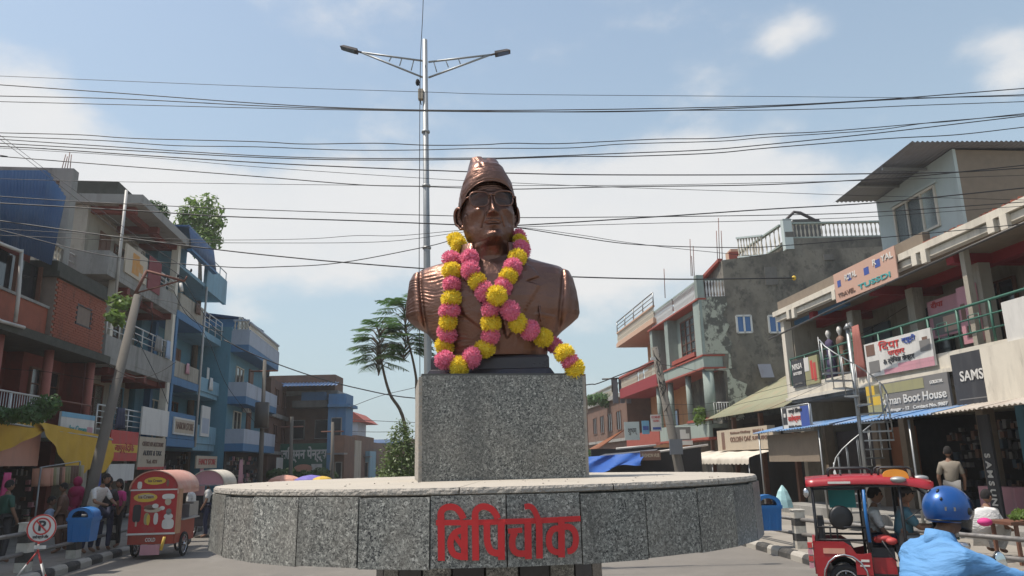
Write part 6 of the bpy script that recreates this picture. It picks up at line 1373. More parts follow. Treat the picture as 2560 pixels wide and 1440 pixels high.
# young trees with feathery fronds on the median
def frond_tree(label, base, bend, crown, R_, nf, seed, Lf):
    t = thing('feather_leaf_tree', label, 'tree', base, 'young feather leaved trees on the median'); rnd = random.Random(seed)
    P = catmull([Vector(base)] + [Vector(b) for b in bend] + [Vector(crown)], 6); k = len(P); m = MB(); m.tube(P, [.06-.035*i/k for i in range(k)], 8); m.build('trunk', 'bark', t)
    m = MB(); st = MB()
    for i in range(nf):
        lvl = rnd.random(); z = (lvl-.5)*R_*1.45; a = i*2.4+rnd.uniform(-.3, .3); rad = R_*math.sqrt(max(.1, 1-(z/R_/1.05)**2))
        o = Vector(crown) + Vector((math.cos(a)*rad*.25, math.sin(a)*rad*.25, z)); d = Vector((math.cos(a), math.sin(a), -.05+.45*lvl)).normalized(); L = Lf*rnd.uniform(.8, 1.15); n = 15; side = d.cross(Vector((0, 0, 1))).normalized(); prev = o
        st.tube([Vector(crown)+Vector((0, 0, z-.25)), o], [.018, .012], 5)
        pts = []
        for j in range(n+1):
            u = j/n; p = o + d*L*u - Vector((0, 0, L*.30*u*u)); pts.append(p)
            if j > 1:
                w = Lf*.42*math.sin(math.pi*min(1, u*.9+.12))
                for sgn in (-1, 1):
                    e = side*sgn*w + d*w*.35 - Vector((0, 0, w*(.2+.35*rnd.random()))); q = d*L/n*.30; m.add([p-q, p+e*.5-q*1.2, p+e, p+e*.5+q*1.1, p+q], [(0, 1, 2, 3, 4)])
        st.tube(pts, [.010-.006*j/n for j in range(n+1)], 4)
    m.build('crown', 'leaf_dark', t, fix=False); st.build('branches', 'bark', t)
TY = 22.0; g = lambda px, py, Y=TY: tuple(at(px, py, Y))
frond_tree('young feather leaved tree with a bent stem left of the granite block', (at(1030, 1190, TY).x+.15, TY, .2), [g(1012, 1062), g(975, 985), g(957, 920)], g(948, 862), .95, 64, 3, .72)
frond_tree('young feather leaved tree half hidden behind the lamp pole', (at(1045, 1190, 23).x+.1, 23, .2), [g(1042, 1000, 23), g(1038, 930, 23)], g(1012, 815, 23), 1.15, 76, 9, .80)
# conical evergreen
ct = thing('conical_tree', 'dense conical evergreen left of the granite block', 'tree', (at(1003, 1190, 21).x, 21, .2)); cb = at(1003, 1190, 21); ctp = at(1012, 1052, 21)
cl = []; rnd = random.Random(5)
for i in range(60):
    u = i/60; z = .35+(ctp.z-.4)*u; rr_ = .95*(1-u)**.6*(.75+.25*math.sin(min(1,u*3)*1.57))+.06; a = i*2.4; cl.append((cb.x+math.cos(a)*rr_*.6, 21+math.sin(a)*rr_*.6, z, rr_*.42+.08, 1.7))
leafcloud('crown', 'leaf_thuja', ct, cl, 9000, .05, 4, .8); m = MB(); m.cyl((cb.x, 21, .1), (cb.x, 21, 1.5), .06, 8); m.build('trunk', 'bark', ct)
# roof trees behind the blue and cream houses
def tufty(label, cx_px, cy_px, Y, tufts, size, mat, seed, n, name='rooftop_tree'):
    c = at(cx_px, cy_px, Y); t = thing(name, label, 'tree', (c.x, Y, 0)); cl = [(*at(px, py, Y+random.uniform(-.6, .6)), r, sz) for px, py, r, sz in tufts]; leafcloud('crown', mat, t, cl, n, size, seed)
    if 'tree' not in name: return
    m = MB(); q = at(tufts[0][0], tufts[0][1], Y); b0 = at(cx_px, cy_px+120, Y); m.tube([(b0.x, Y, 0), b0, at(cx_px, cy_px, Y)], [.2, .12, .06], 8)
    for px, py, r, sz in tufts: m.tube([at(cx_px, cy_px+60, Y), at(px, py, Y)], [.05, .02], 5)
    m.build('trunk', 'bark', t)
tufty('light green leafy tree rising behind the blue tin roof', 500, 600, 37, [(475,512,.32,1.8),(492,515,.35,1.8),(512,512,.42,1.9),(530,512,.38,1.9),(551,525,.25,1.8),(458,535,.4,1.2),(480,545,.7,1),(510,545,.6,1),(455,560,.55,1),(490,575,.7,1),(525,570,.65,1),(545,555,.45,1),(515,600,.65,1),(535,600,.5,1),(500,625,.5,1)], .14, 'leaf_bright', 11, 1900)
tufty('small dark plant growing on the roof edge of the cream house', 396, 535, 28, [(385,518,.3,1),(400,525,.32,1),(410,535,.25,1)], .09, 'leaf_dark', 12, 500, 'roof_plant')
tufty('green climber with large leaves on the leaning power pole', 300, 800, 19.5, [(290,750,.22,1.2),(300,765,.2,1),(318,755,.18,1),(285,790,.22,1),(298,800,.2,1)], .11, 'leaf_bright', 13, 260, 'climbing_plant')
tufty('dark trailing plants on the balcony over the yellow awning', 60, 1030, 17.2, [(-10,1035,.3,.6),(20,1040,.3,.6),(50,1038,.3,.6),(80,1035,.35,.7),(105,1020,.35,.9),(125,1010,.25,1)], .06, 'leaf_dark', 14, 2600, 'balcony_plants')
tufty('low green hedge under the green paint shop sign', 760, 1180, 46, [(690,1186,.6,.6),(720,1184,.6,.6),(760,1188,.6,.5),(800,1184,.6,.6),(825,1188,.5,.5)], .12, 'leaf_mid', 15, 2200, 'hedge')
tufty('small bush right of the granite block behind the blue tarpaulin', 1478, 1145, 33, [(1470,1140,.35,1),(1485,1150,.35,1),(1478,1160,.4,1)], .08, 'leaf_mid', 16, 700, 'bush')
tufty('potted yellow green plant on the mint green balcony', 1752, 1040, 35, [(1748,1030,.3,1),(1757,1045,.3,1),(1745,1050,.25,1)], .08, 'leaf_bright', 17, 500, 'potted_plant')
tufty('plants on the unfinished brick roof', 1490, 1000, 58, [(1475,1000,.8,.6),(1500,998,.9,.6),(1525,1005,.8,.6)], .16, 'leaf_dark', 18, 900, 'rooftop_plants')
tufty('green vegetables heaped on a stall at the right edge', 2545, 1285, 12.8, [(2535,1292,.09,.5),(2552,1284,.14,.6),(2565,1288,.14,.6)], .05, 'leaf_bright', 19, 300, 'vegetable_heap')
bpy.data.objects['vegetable_heap']['category'] = 'vegetables'
# ================================================================== PEOPLE
for nm, c in (('skin', (.20,.105,.065)), ('hair', (.012,.010,.010)), ('cl_dark', (.03,.028,.03)), ('cl_green', (.02,.07,.05)), ('cl_magenta', (.30,.012,.07)), ('cl_white', (.55,.54,.52)), ('cl_pink', (.55,.04,.20)),
              ('cl_beige', (.22,.19,.15)), ('cl_navy', (.02,.025,.06)), ('cl_brown', (.12,.06,.04)), ('cl_pale', (.30,.38,.50)), ('cl_teal', (.05,.13,.17)), ('cl_grey', (.16,.155,.15)), ('shirt_blue', (.10,.26,.50)), ('cl_orange', (.6,.12,.03))):
    M(nm, c, .75 if nm != 'hair' else .95, var=.1, vs=8)
def skin_mesh(name, V, E, rad, mat, par, root=0, sub=1, noise_amp=0, fold=0):
    me = bpy.data.meshes.new(name); me.from_pydata([tuple(v) for v in V], E, []); o = bpy.data.objects.new('tmp', me); col.objects.link(o)
    sk = o.modifiers.new('s', 'SKIN'); sk.use_smooth_shade = True
    for i, d in enumerate(me.skin_vertices[0].data): r = rad[i]; d.radius = (r, r) if isinstance(r, (int, float)) else r; d.use_root = (i == root)
    ss = o.modifiers.new('u', 'SUBSURF'); ss.levels = sub; ss.render_levels = sub
    dg = bpy.context.evaluated_depsgraph_get(); m2 = bpy.data.meshes.new_from_object(o.evaluated_get(dg)); bpy.data.objects.remove(o)
    if noise_amp:
        m2.update(); no = [v.normal.copy() for v in m2.vertices]
        for v, nn in zip(m2.vertices, no):
            p = v.co; a = mnoise.noise(Vector((p.x*9, p.y*9, p.z*9)))*noise_amp
            if fold: q = p.x*.5+p.z*1.0 + .12*mnoise.noise(Vector((p.x*5, p.y*5, p.z*5))); a += fold*max(0, math.sin(q*75))**3
            v.co = p + nn*a
    for pl_ in m2.polygons: pl_.use_smooth = True
    m2.materials.clear(); m2.materials.append(MATS[mat]); m2.name = name; return link(name, m2, par)
def head_parts(par, c, fwd, s=1.0, hair='short', skinm='skin', up=Vector((0, 0, 1))):
    fwd = Vector(fwd).normalized(); side = fwd.cross(up).normalized(); u2 = side.cross(fwd); B = Matrix((side, fwd, u2)).transposed()
    P = lambda x, y, z: c + B @ Vector((x*s, y*s, z*s)); m = MB()
    rows, cols = 16, 20; o = []
    for i in range(rows+1):
        t = math.pi*i/rows; row = []
        for j in range(cols):
            a = 2*math.pi*j/cols; x = .073*math.sin(t)*math.cos(a); y = .092*math.sin(t)*math.sin(a); z = .112*math.cos(t)
            if z < 0: x *= 1+z*2.4; y = y*(1+z*1.2)+(-z)*.10
            if y > .05: y += .022*math.exp(-(x/.013)**2-((z+.022)/.020)**2) - .008*(math.exp(-((abs(x)-.03)/.014)**2-((z-.012)/.010)**2)) + .005*math.exp(-(x/.022)**2-((z+.055)/.008)**2)
            row.append(P(x, y, z))
        o.append(row+[row[0]])
    m.grid(o)
    for sg_ in (-1, 1): m.ell(P(sg_*.075, -.005, -.01), (.012*s, .018*s, .03*s), 6, 6)
    m.build('head', skinm, par)
    for sg_ in (-1, 1): m = MB(); m.ell(P(sg_*.029, .083, .012), (.011*s,)*3, 6, 5); m.build('eye', 'hair', par)
    if hair:
        m = MB(); o = []
        for i in range(10):
            t = math.pi*.62*i/9; row = []
            for j in range(cols+1):
                a = 2*math.pi*j/cols; k = 1.09; x = .076*k*math.sin(t)*math.cos(a); y = .095*k*math.sin(t)*math.sin(a)-.008; z = .115*k*math.cos(t)+.004
                lim = .045 if math.sin(a) > .35 else (-.01 if math.sin(a) > -.2 else -.06)
                z = max(z, lim); row.append(P(x, y, z))
            o.append(row)
        m.grid(o); m.build('hair', 'hair', par)
        if hair == 'long': m = MB(); m.ell(P(0, -.085, -.06), (.065*s, .035*s, .12*s), 10, 8); m.build('hair_bun', 'hair', par)
def hand(par, w, d, curl=Vector((0, 0, -1)), s=1.0, name='hand', thumb=None):
    d = Vector(d).normalized(); curl = Vector(curl); curl = (curl-d*curl.dot(d)).normalized(); side = d.cross(curl).normalized(); m = MB(); w = Vector(w)
    c = w + d*.045*s; rot = Matrix((d, side, curl)).transposed(); m.ell(c, (.052*s, .042*s, .016*s), 10, 8, rot)
    for k, L in enumerate((.068, .078, .072, .056)):
        b0 = c + d*.040*s + side*(.030-.020*k)*s; p1 = b0+d*L*.45*s; p2 = p1+(d*.3+curl*.8)*L*.35*s; p3 = p2+(curl*.7-d*.45)*L*.3*s; m.tube([b0-d*.02*s, b0, p1, p2, p3], [.0095*s, .0095*s, .009*s, .008*s, .0065*s], 6)
    b0 = c - d*.01*s + side*.036*s; m.tube([b0-side*.01*s, b0+side*.018*s+d*.012*s, b0+side*.022*s+d*.035*s+curl*.02*s, b0+side*.010*s+d*.045*s+curl*.035*s], [.012*s, .011*s, .009*s, .007*s], 6); m.build(name, 'skin', par)
def person(label, x, y, face, h=1.65, top='cl_dark', bottom='cl_dark', z=0.15, pose='stand', hair='short', group=None, lean=0.0, detail=0, head_cover=None):
    t = thing('person', label, 'person', (x, y, z), group); s = h/1.7; a = R(face); F = Vector((math.cos(a), math.sin(a), 0)); S = Vector((-F.y, F.x, 0)); O = Vector((x, y, z))
    Q = lambda f, sd_, zz: O + F*(f*s) + S*(sd_*s) + Vector((0, 0, zz*s))
    if pose == 'stand':
        pel = .93; th = [(0, .10, .90), (.03, .11, .50), (-.02, .11, .09), (.13, .12, .03)]
    elif pose == 'sit':
        pel = .50; th = [(0, .10, .48), (.42, .13, .50), (.40, .13, .09), (.53, .13, .03)]
    elif pose == 'squat':
        pel = .25; th = [(0, .10, .25), (.33, .16, .42), (.12, .13, .06), (.25, .13, .03)]
    l = lean; up = lambda zz: (l*(zz), zz)
    V = []; E = []; Rr = []
    def add(p, r, par=None): V.append(p); Rr.append(r*s); (E.append((par, len(V)-1)) if par is not None else None); return len(V)-1
    p0 = add(Q(0, 0, pel), .12); p1 = add(Q(l*.22, 0, pel+.22), .095, p0); p2 = add(Q(l*.45, 0, pel+.42), .10, p1); nk = add(Q(l*.55, 0, pel+.52), .055, p2); nk2 = add(Q(l*.60, 0, pel+.60), .05, nk)
    arms = []
    for sg_ in (-1, 1):
        sh = add(Q(l*.47, sg_*.16, pel+.44), .052, p2)
        if pose == 'stand' and lean < .5: el, wr = Q(l*.4+.02, sg_*.24, pel+.18), Q(l*.4+.14, sg_*.22, pel-.04)
        else: el, wr = Q(l*.5+.10, sg_*.24, pel+.20), Q(l*.5+.32, sg_*.14, pel+.14)
        e_ = add(el, .042, sh); w_ = add(wr, .03, e_); add(wr+(wr-el).normalized()*.08*s, .028, w_); arms.append((sh, e_, w_))
    legs = []
    for sg_ in (-1, 1):
        i = p0
        for k, (f, sd_, zz) in enumerate(th): i = add(Q(f, sd_*sg_, zz), (.085, .06, .042, .035)[k], i); legs.append(i)
    skin_mesh('body', V, E, Rr, 'skin', t)
    V2 = [V[p0], V[p1], V[p2]]; E2 = [(0, 1), (1, 2)]; R2 = [.155*s, .135*s, .142*s]; V2.append(V[nk]); E2.append((2, 3)); R2.append(.065*s)
    for sh, e_, w_ in arms: k = len(V2); V2 += [V[sh], V[e_].lerp(V[sh], .1)]; E2 += [(2, k), (k, k+1)]; R2 += [.078*s, .055*s]
    skin_mesh('top', V2, E2, R2, top, t, noise_amp=.008)
    V3 = [Q(0, 0, pel-.02)]; E3 = []; R3 = [.15*s]
    for k in (0, 4): b0 = len(V3); ids = legs[k:k+3]; V3 += [V[i] for i in ids]; E3 += [(0, b0), (b0, b0+1), (b0+1, b0+2)]; R3 += [.10*s, .075*s, .055*s]
    skin_mesh('trousers', V3, E3, R3, bottom, t)
    hc = Q(l*.72+.02, 0, pel+.70); head_parts(t, hc, F-Vector((0, 0, .25*lean)), s, hair)
    if head_cover: m = MB(); m.ell(hc-F*.02, (.105*s, .115*s, .13*s), 12, 9); m.ell(Q(l*.5, 0, pel+.45), (.20*s, .17*s, .16*s), 12, 8); m.build('shawl', head_cover, t)
    return t
LFp = lambda px, Y: at(px, 1250, Y).x
PG = 'people at the left shops'
person('person in a dark green top standing at the left edge', LFp(18, 16.0), 16.0, 60, 1.6, 'cl_green', 'cl_dark', group=PG)
person('person seated in pale blue among the left stalls', LFp(128, 18.0), 18.0, 20, 1.6, 'cl_pale', 'cl_brown', pose='sit', group=PG)
person('person in brown with an orange scarf among the left stalls', LFp(158, 17.6), 17.6, 200, 1.5, 'cl_brown', 'cl_brown', group=PG)
person('person wrapped in a magenta shawl behind the left litter bin', LFp(190, 18.3), 18.3, 80, 1.62, 'cl_magenta', 'cl_magenta', head_cover='cl_magenta', group=PG)
bp1 = person('person in a white printed shirt bending over behind the left litter bin', LFp(228, 17.5), 17.5, -20, 1.68, 'cl_white', 'cl_navy', lean=.55, group=PG)
person('person in black with an ochre bag beside the bending person', LFp(268, 17.9), 17.9, 100, 1.62, 'cl_dark', 'cl_navy', hair='long', group=PG)
person('person in a bright pink top left of the red cart', LFp(296, 18.6), 18.6, 250, 1.55, 'cl_pink', 'cl_dark', hair='long', group=PG)
person('vendor in white leaning at the counter of the red cart', LFp(477, 19.9), 19.9, 190, 1.6, 'cl_white', 'cl_grey', z=0, group=PG)
person('person in white with a red collar at the farther cart', LFp(519, 22.4), 22.4, 200, 1.6, 'cl_white', 'cl_navy', z=0, group=PG)
PR_ = 'people at the right shops'
person('shopper in a beige shirt standing inside the dark shop at right', at(2378, 1190, 16.6).x, 16.6, 60, 1.72, 'cl_beige', 'cl_grey', z=.3, group=PR_)
ps = person('seated person wrapped in a white cloth behind the guard rail', at(2455, 1260, 13.6).x, 13.6, 15, 1.7, 'cl_white', 'cl_white', z=.22, pose='squat', lean=.15, group=PR_)
m = MB(); q = at(2458, 1268, 13.5); m.lathe((q.x, 13.5, q.z-.35), [(.26, -.1), (.27, .05), (.24, .2), (.17, .30), (.05, .34)], 16, sx=1.05, sy=.8); wrinkles('cl_white', 8, .04, .8); m.build('white_cloth', 'cl_white', ps)
m = MB(); q = at(2462, 1305, 13.0); m.ell(q, (.12, .1, .07), 10, 8); tag(m.build('pink_bag', 'cl_pink', None), 'bright pink bag lying beside the seated person in white', 'bag')
st = thing('vegetable_table', 'low brown table of vegetables at the right edge', 'table', (at(2550, 1310, 12.9).x, 12.9, .15)); c = at(2560, 1300, 12.9); m = MB(); m.box((c.x+.2, 12.9, c.z-.03), (1.3, .7, .05)); m.build('tabletop', 'wood', st)
for dx_ in (-.55, .55):
    for dy_ in (-.3, .3): m = MB(); m.box((c.x+.2+dx_*1.1*.9, 12.9+dy_, (c.z+.1)/2), (.05, .05, c.z-.15)); m.build('leg', 'wood', st)
hang('hanging_shirt', 'white shirt hanging on the landing between the blue and turquoise houses', LF, 36.6, -.3, 6.8, .5, 1.1, 'sg_white')

# ================================================================== ICE CREAM CARTS
M('cart_red', (.36,.02,.022), .55, var=.12, dirt=.45, dc=(.25,.08,.07), ds=5); M('cart_orange', (.28,.045,.025), .6, var=.15, dirt=.4, dc=(.12,.05,.04), ds=5); M('roof_salmon', (.52,.26,.20), .6, var=.2, vs=3, dirt=.5, dc=(.5,.42,.36), ds=3); M('cart_tan', (.38,.20,.11), .6, var=.15)
M('rubber', (.015,.015,.016), .8, var=.2); M('chrome', (.5,.5,.52), .25, metal=.9, var=.05)
class Loc:
    def __init__(s, o, ang): s.o = Vector(o); s.c, s.s = math.cos(ang), math.sin(ang); s.ang = ang
    kx = 1.0
    def p(s, x, y, z):
        x *= s.kx
        return s.o + Vector((x*s.c - y*s.s, x*s.s + y*s.c, z))
    def box(s, m, x0, x1, y0, y1, z0, z1): return m.hexa([s.p(*q) for q in ((x0,y0,z0),(x1,y0,z0),(x1,y1,z0),(x0,y1,z0),(x0,y0,z1),(x1,y0,z1),(x1,y1,z1),(x0,y1,z1))])
def lbox(name, mat, par, L, *a): m = MB(); L.box(m, *a); return m.build(name, mat, par)
def wheel(par, L, x, y, z, r, w, axis='x', spokes=8):
    C_ = L.p(x, y, z); ax = (L.p(1, 0, 0)-L.p(0, 0, 0)) if axis == 'x' else (L.p(0, 1, 0)-L.p(0, 0, 0)); e1 = Vector((0, 0, 1)); e2 = ax.cross(e1)
    m = MB(); P = []
    for i in range(25):
        a = 2*math.pi*i/24; rad = e1*math.cos(a)+e2*math.sin(a); P.append([C_+rad*(r-w*.5)+ (rad*math.cos(b)+ax*math.sin(b))*w*.5 for b in [2*math.pi*k/8 for k in range(9)]])
    m.grid(P); o = m.build('tyre', 'rubber', par, fix=False); m = MB()
    m.tube([C_+(e1*math.cos(2*math.pi*i/20)+e2*math.sin(2*math.pi*i/20))*(r-w) for i in range(21)], w*.22, 6, cap=False); m.cyl(C_-ax*w*.6, C_+ax*w*.6, r*.12, 8)
    for i in range(spokes): a = 2*math.pi*i/spokes; m.cyl(C_, C_+(e1*math.cos(a)+e2*math.sin(a))*(r-w), w*.10, 5)
    m.build('rim', 'chrome', par); return o
def cart(label, px, Y, ang, W_, D, H_, face='cart_red', roof='roof_salmon', graphics=True, openfront=False):
    x = at(px, 1300, Y).x; t = thing('vending_cart', label, 'cart', (x, Y, 0), 'barrel roofed vending carts at the kerb'); L = Loc((x, Y, 0), ang); w = W_/2; zb = .42*H_; zr = .78*H_
    if not openfront:
        lbox('front_panel', face, t, L, -w, w, 0, .04, .28*H_, zr); lbox('panel_trim', 'sg_white', t, L, -w-.01, w+.01, -.012, .0, .275*H_, .295*H_); lbox('panel_trim', 'sg_white', t, L, -w-.01, w+.01, -.012, 0, zr-.02, zr+.01)
        lbox('corner_post', 'cart_tan', t, L, w-.0, w+.05, 0, .22, .28*H_, zr)
    else:
        for sx in (-w, w-.03):
            for sy in (0, D-.03): lbox('corner_post', 'chrome', t, L, sx, sx+.03, sy, sy+.03, zb, zr)
        lbox('top_rail', 'chrome', t, L, -w, w, -.02, .0, zr-.03, zr); lbox('panel', 'glass_dark', t, L, -w+.05, w-.05, .02, .04, zb-.1, zr-.3)
    lbox('cabinet', 'cart_orange' if not openfront else 'tin_dark', t, L, -w, w, .04, D, .17*H_, zb); lbox('back_panel', face, t, L, -w, -w+.03, .04, D, zb, zr); lbox('counter', 'steel', t, L, -w, w+.1, .22, D+.05, zb, zb+.03)
    lbox('skirt', 'cart_orange' if not openfront else 'tin_dark', t, L, -w*.85, w*.95, -.005, .035, .17*H_, .27*H_)
    P = []; 
    for i in range(19):
        a = math.pi*i/18; P.append([L.p(-(w+.03)*math.cos(a), yy, zr+(H_-zr)*math.sin(a)) for yy in (-.05, D*.35, D*.7, D+.08)])
    m = MB(); m.grid(P, thick=(0, 0, -.02)); m.build('roof', roof, t, fix=False)
    m = MB(); m.prism([L.p(-w*math.cos(math.pi*i/18), 0, zr+(H_-zr-.02)*math.sin(math.pi*i/18)) for i in range(19)], L.p(0, .03, 0)-L.p(0, 0, 0)); m.build('roof_gable', face, t)
    lbox('valance', roof, t, L, w+.0, w+.03, -.02, D+.05, zr-.10, zr+.05)
    for sx in (-w-.02, w+.02): wheel(t, L, sx, D*.45, .27, .27, .07)
    wheel(t, L, 0, D+.5, .27, .27, .06); m = MB(); m.cyl(L.p(0, D, .5), L.p(0, D+.5, .27), .025, 6); m.build('fork', 'steel', t)
    if graphics:
        def blob(cx, cz, rx, rz_, mat, name='painted_picture', k=0, n=14, sq=1): m = MB(); m.prism([L.p(cx+rx*math.copysign(abs(math.cos(2*math.pi*i/n))**sq, math.cos(2*math.pi*i/n)), -.004-.003*k, cz+rz_*math.copysign(abs(math.sin(2*math.pi*i/n))**sq, math.sin(2*math.pi*i/n))) for i in range(n)], L.p(0, -.003, 0)-L.p(0, 0, 0)); m.build(name, mat, t)
        blob(-.18, zr-.17, .26, .10, 'sg_yellow'); blob(-.16, zr-.15, .18, .05, 'sg_cream', k=1); text('lettering', 'Ice Cream', 'sg_brown', t, L.p(-.17, -.012, zr-.16), L.p(1, 0, 0)-L.p(0, 0, 0), (0, 0, 1), .07, .34, bold=.003, ext=.002)
        blob(0, zr+.19, .24, .085, 'sg_yellow'); text('lettering', 'Ice Cream', 'sg_brown', t, L.p(0, -.012, zr+.19), L.p(1, 0, 0)-L.p(0, 0, 0), (0, 0, 1), .06, .3, bold=.003, ext=.002)
        blob(-.33, zr+.10, .05, .08, 'sg_white', sq=.6); blob(.28, zr+.14, .03, .08, 'sg_brown')
        blob(-.34, .98*H_/1.9, .09, .19, 'cl_dark', sq=.45); blob(-.34, .76*H_/1.9, .02, .06, 'sg_cream', sq=.4); blob(.32, zr-.16, .14, .06, 'sg_white', sq=.7); blob(.32, zr-.27, .07, .08, 'sg_cream')
        blob(-.05, 1.10*H_/1.9, .15, .06, 'sg_brown'); blob(0, 1.05*H_/1.9, .19, .06, 'sg_cream'); blob(.05, 1.13*H_/1.9, .07, .05, 'sg_white', k=1); blob(.2, 1.08*H_/1.9, .06, .045, 'sg_white')
        blob(-.12, .86*H_/1.9, .06, .13, 'sg_olive', sq=.8); blob(-.08, .84*H_/1.9, .04, .12, 'sg_yellow', k=1); blob(.08, .86*H_/1.9, .05, .13, 'sg_white', sq=.8); blob(.35, .74*H_/1.9, .13, .11, 'sg_white', sq=.6); blob(.35, .90*H_/1.9, .10, .07, 'sg_white'); blob(.35, 1.0*H_/1.9, .06, .07, 'sg_grey')
        lbox('mud_flap', 'sg_pink', t, L, -.2, .22, -.02, -.01, .10, .32); text('lettering', 'COLD', 'sg_white', t, L.p(0, -.012, .42), L.p(1, 0, 0)-L.p(0, 0, 0), (0, 0, 1), .08, .22, bold=.003, ext=.002)
        m = MB(); m.cyl(L.p(.26, -.05, .2), L.p(.32, -.05, .48), .035, 8); m.build('hanging_bottle', 'sg_yellow', t)
    return t
cart('red ice cream cart with painted pictures and a faded barrel roof', 380, 17.3, R(5), 1.02, 1.30, 1.93)
cart('dark vending cart with a grey pink barrel roof beyond the red cart', 512, 22.3, R(5), .92, 1.2, 1.9, 'sg_pink', 'canvas', False, True)
# goods on the cart counters
tag(MB().add([], []).box((at(466, 1262, 18.3).x, 18.3, .98), (.25, .2, .3)).box((at(480, 1262, 18.9).x, 18.9, 1.0), (.2, .3, .34)).build('cart_goods', 'steel'), kind='stuff')

# ================================================================== ELECTRIC RICKSHAW
M('rick_red', (.30,.010,.016), .35, var=.10, coat=.3, dirt=.3, dc=(.22,.07,.06), ds=6); M('rick_black', (.012,.012,.014), .45, var=.2); M('rick_seat', (.02,.02,.024), .6); M('teal_panel', (.02,.28,.28), .5); M('amber', (.75,.28,.03), .35); clear_glass('wind_glass', (.20,.23,.24), .32)
rk = thing('electric_rickshaw', 'red electric rickshaw with open black frame sides and a roof rack', 'rickshaw', (5.3, 11.2, 0)); RL = Loc((at(2052, 1440, 11.0).x, 11.05, 0), R(-21)); RL.kx = .87
def rb(name, mat, x0, x1, y0, y1, z0, z1, par=None): return lbox(name, mat, par or rk, RL, x0, x1, y0, y1, z0, z1)
def rt(name, mat, pts, r, par=None, n=7): m = MB(); m.tube([RL.p(*q) for q in pts], r, n); return m.build(name, mat, par or rk)
WD = .92                       # local x forward, local y across (0 = side towards the camera, WD = far side)
rb('floor', 'rick_black', .1, 2.15, .02, WD-.02, .27, .33)
# roof
P = []
for i in range(15):
    u = i/14; x = -.06+1.86*u; zt = 1.60 + .035*math.sin(math.pi*min(1, u*1.1)) - (.05*max(0, u-.8)/.2); P.append([RL.p(x, y, z) for y, z in ((-.06, zt-.085), (-.05, zt-.02), (.08, zt+.02), (.3, zt+.03), (.62, zt+.03), (WD-.08, zt+.02), (WD+.05, zt-.02), (WD+.06, zt-.085))])
m = MB(); m.grid(P, thick=(0, 0, -.015)); m.build('roof', 'rick_red', rk, fix=False); rb('roof_edge', 'rick_red', 1.76, 1.81, -.05, WD+.05, 1.50, 1.56); rb('roof_lining', 'rick_black', 0, 1.75, -.02, WD+.02, 1.49, 1.515)
rb('roof_label', 'sg_white', .28, .62, -.068, -.062, 1.545, 1.575)
for x0, x1 in ((.30, .95), (1.05, 1.55)):
    for y in (.1, WD-.1): rt('roof_rack', 'rick_black', [(x0, y, 1.61), (x0+.02, y, 1.73), (x0+.06, y, 1.75), (x1-.06, y, 1.75), (x1, y, 1.72), (x1+.02, y, 1.61)], .016)
    rt('roof_rack', 'rick_black', [(x0+.2, .1, 1.66), (x0+.2, WD-.1, 1.66)], .012)
m = MB()
for i in range(1): m.prism([RL.p(1.30+.19*math.cos(math.pi*k/10), .02, 1.60+.13*math.sin(math.pi*k/10)**.6) for k in range(11)], RL.p(0, .10, 0)-RL.p(0, 0, 0))
m.build('roof_lamp', 'amber', rk)
for x, y in ((1.32, -.03), (1.72, .55)): m = MB(); m.ell(RL.p(x, y, 1.59), (.11, .07, .045), 12, 8, Matrix.Rotation(RL.ang, 3, 'Z')); m.build('lamp_pod', 'galv', rk)
# frame posts
for x in (.03, .78, 1.32):
    for y in (0, WD): rt('frame_post', 'rick_black', [(x, y, .30), (x, y, 1.52)], .022)
rt('frame_post', 'rick_black', [(.03, WD/2, .6), (.03, WD/2, 1.52)], .018)
for z in (1.47, .78, .95): rt('frame_rail', 'rick_black', [(.03, 0, z), (.78, 0, z)], .016)
for z in (1.47, .78): rt('frame_rail', 'rick_black', [(.03, WD, z), (1.32, WD, z)], .016)
for x in (.14, .24, .34): rt('window_bar', 'rick_black', [(x, 0, .75), (x, 0, .98)], .012)
rt('blue_pipe', 'bin_blue', [(.80, -.03, .76), (.79, -.035, 1.1), (.80, -.03, 1.46)], .022); rt('grab_rail', 'rick_black', [(.98, -.02, .78), (1.12, -.02, .55), (1.15, -.02, .52)], .012)
# rear body
m = MB()
for y in (-.03, WD-.01):
    m = MB()
    arch = [(.62*.45+.30*math.cos(math.pi*k/8)*1.0+.12, .27+.30*math.sin(math.pi*k/8)) for k in range(9)]
    pts = [(.80, .27)] + [(a, b) for a, b in arch] + [(-.02, .27), (-.05, .58), (.0, .76), (.42, .76), (.52, .70), (.60, .58), (.80, .62)]
    m.prism([RL.p(a, y, b) for a, b in pts], RL.p(0, .035, 0)-RL.p(0, 0, 0)); m.build('rear_body', 'rick_red', rk)
0; rb('rear_panel', 'rick_red', -.05, -.01, 0, WD, .32, .76); rb('side_stripe', 'sg_orange', .10, .42, -.04, -.032, .60, .67); rb('side_panel', 'rick_red', .56, .80, -.04, -.01, .33, .60); rb('panel_lettering', 'sg_white', .64, .76, -.046, -.041, .50, .53); rb('panel_lettering', 'sg_white', .62, .76, -.046, -.041, .44, .46)
rt('arch_trim', 'chrome', [(.40+.33*math.cos(math.pi*k/8), -.045, .26+.33*math.sin(math.pi*k/8)) for k in range(0, 9)], .012)
for k in range(4): rb('tail_lamp', 'sg_red' if k % 2 else 'sg_pink', -.13, -.06, -.03, .03, .40+.09*k, .47+.09*k)
wheel(rk, RL, .40, .03, .23, .23, .085, 'y'); wheel(rk, RL, .40, WD-.03, .23, .23, .085, 'y')
rb('sill', 'rick_black', .78, 1.5, -.02, .04, .22, .34); rb('sill_lettering', 'sg_orange', .5, .75, -.05, -.04, .20, .24)
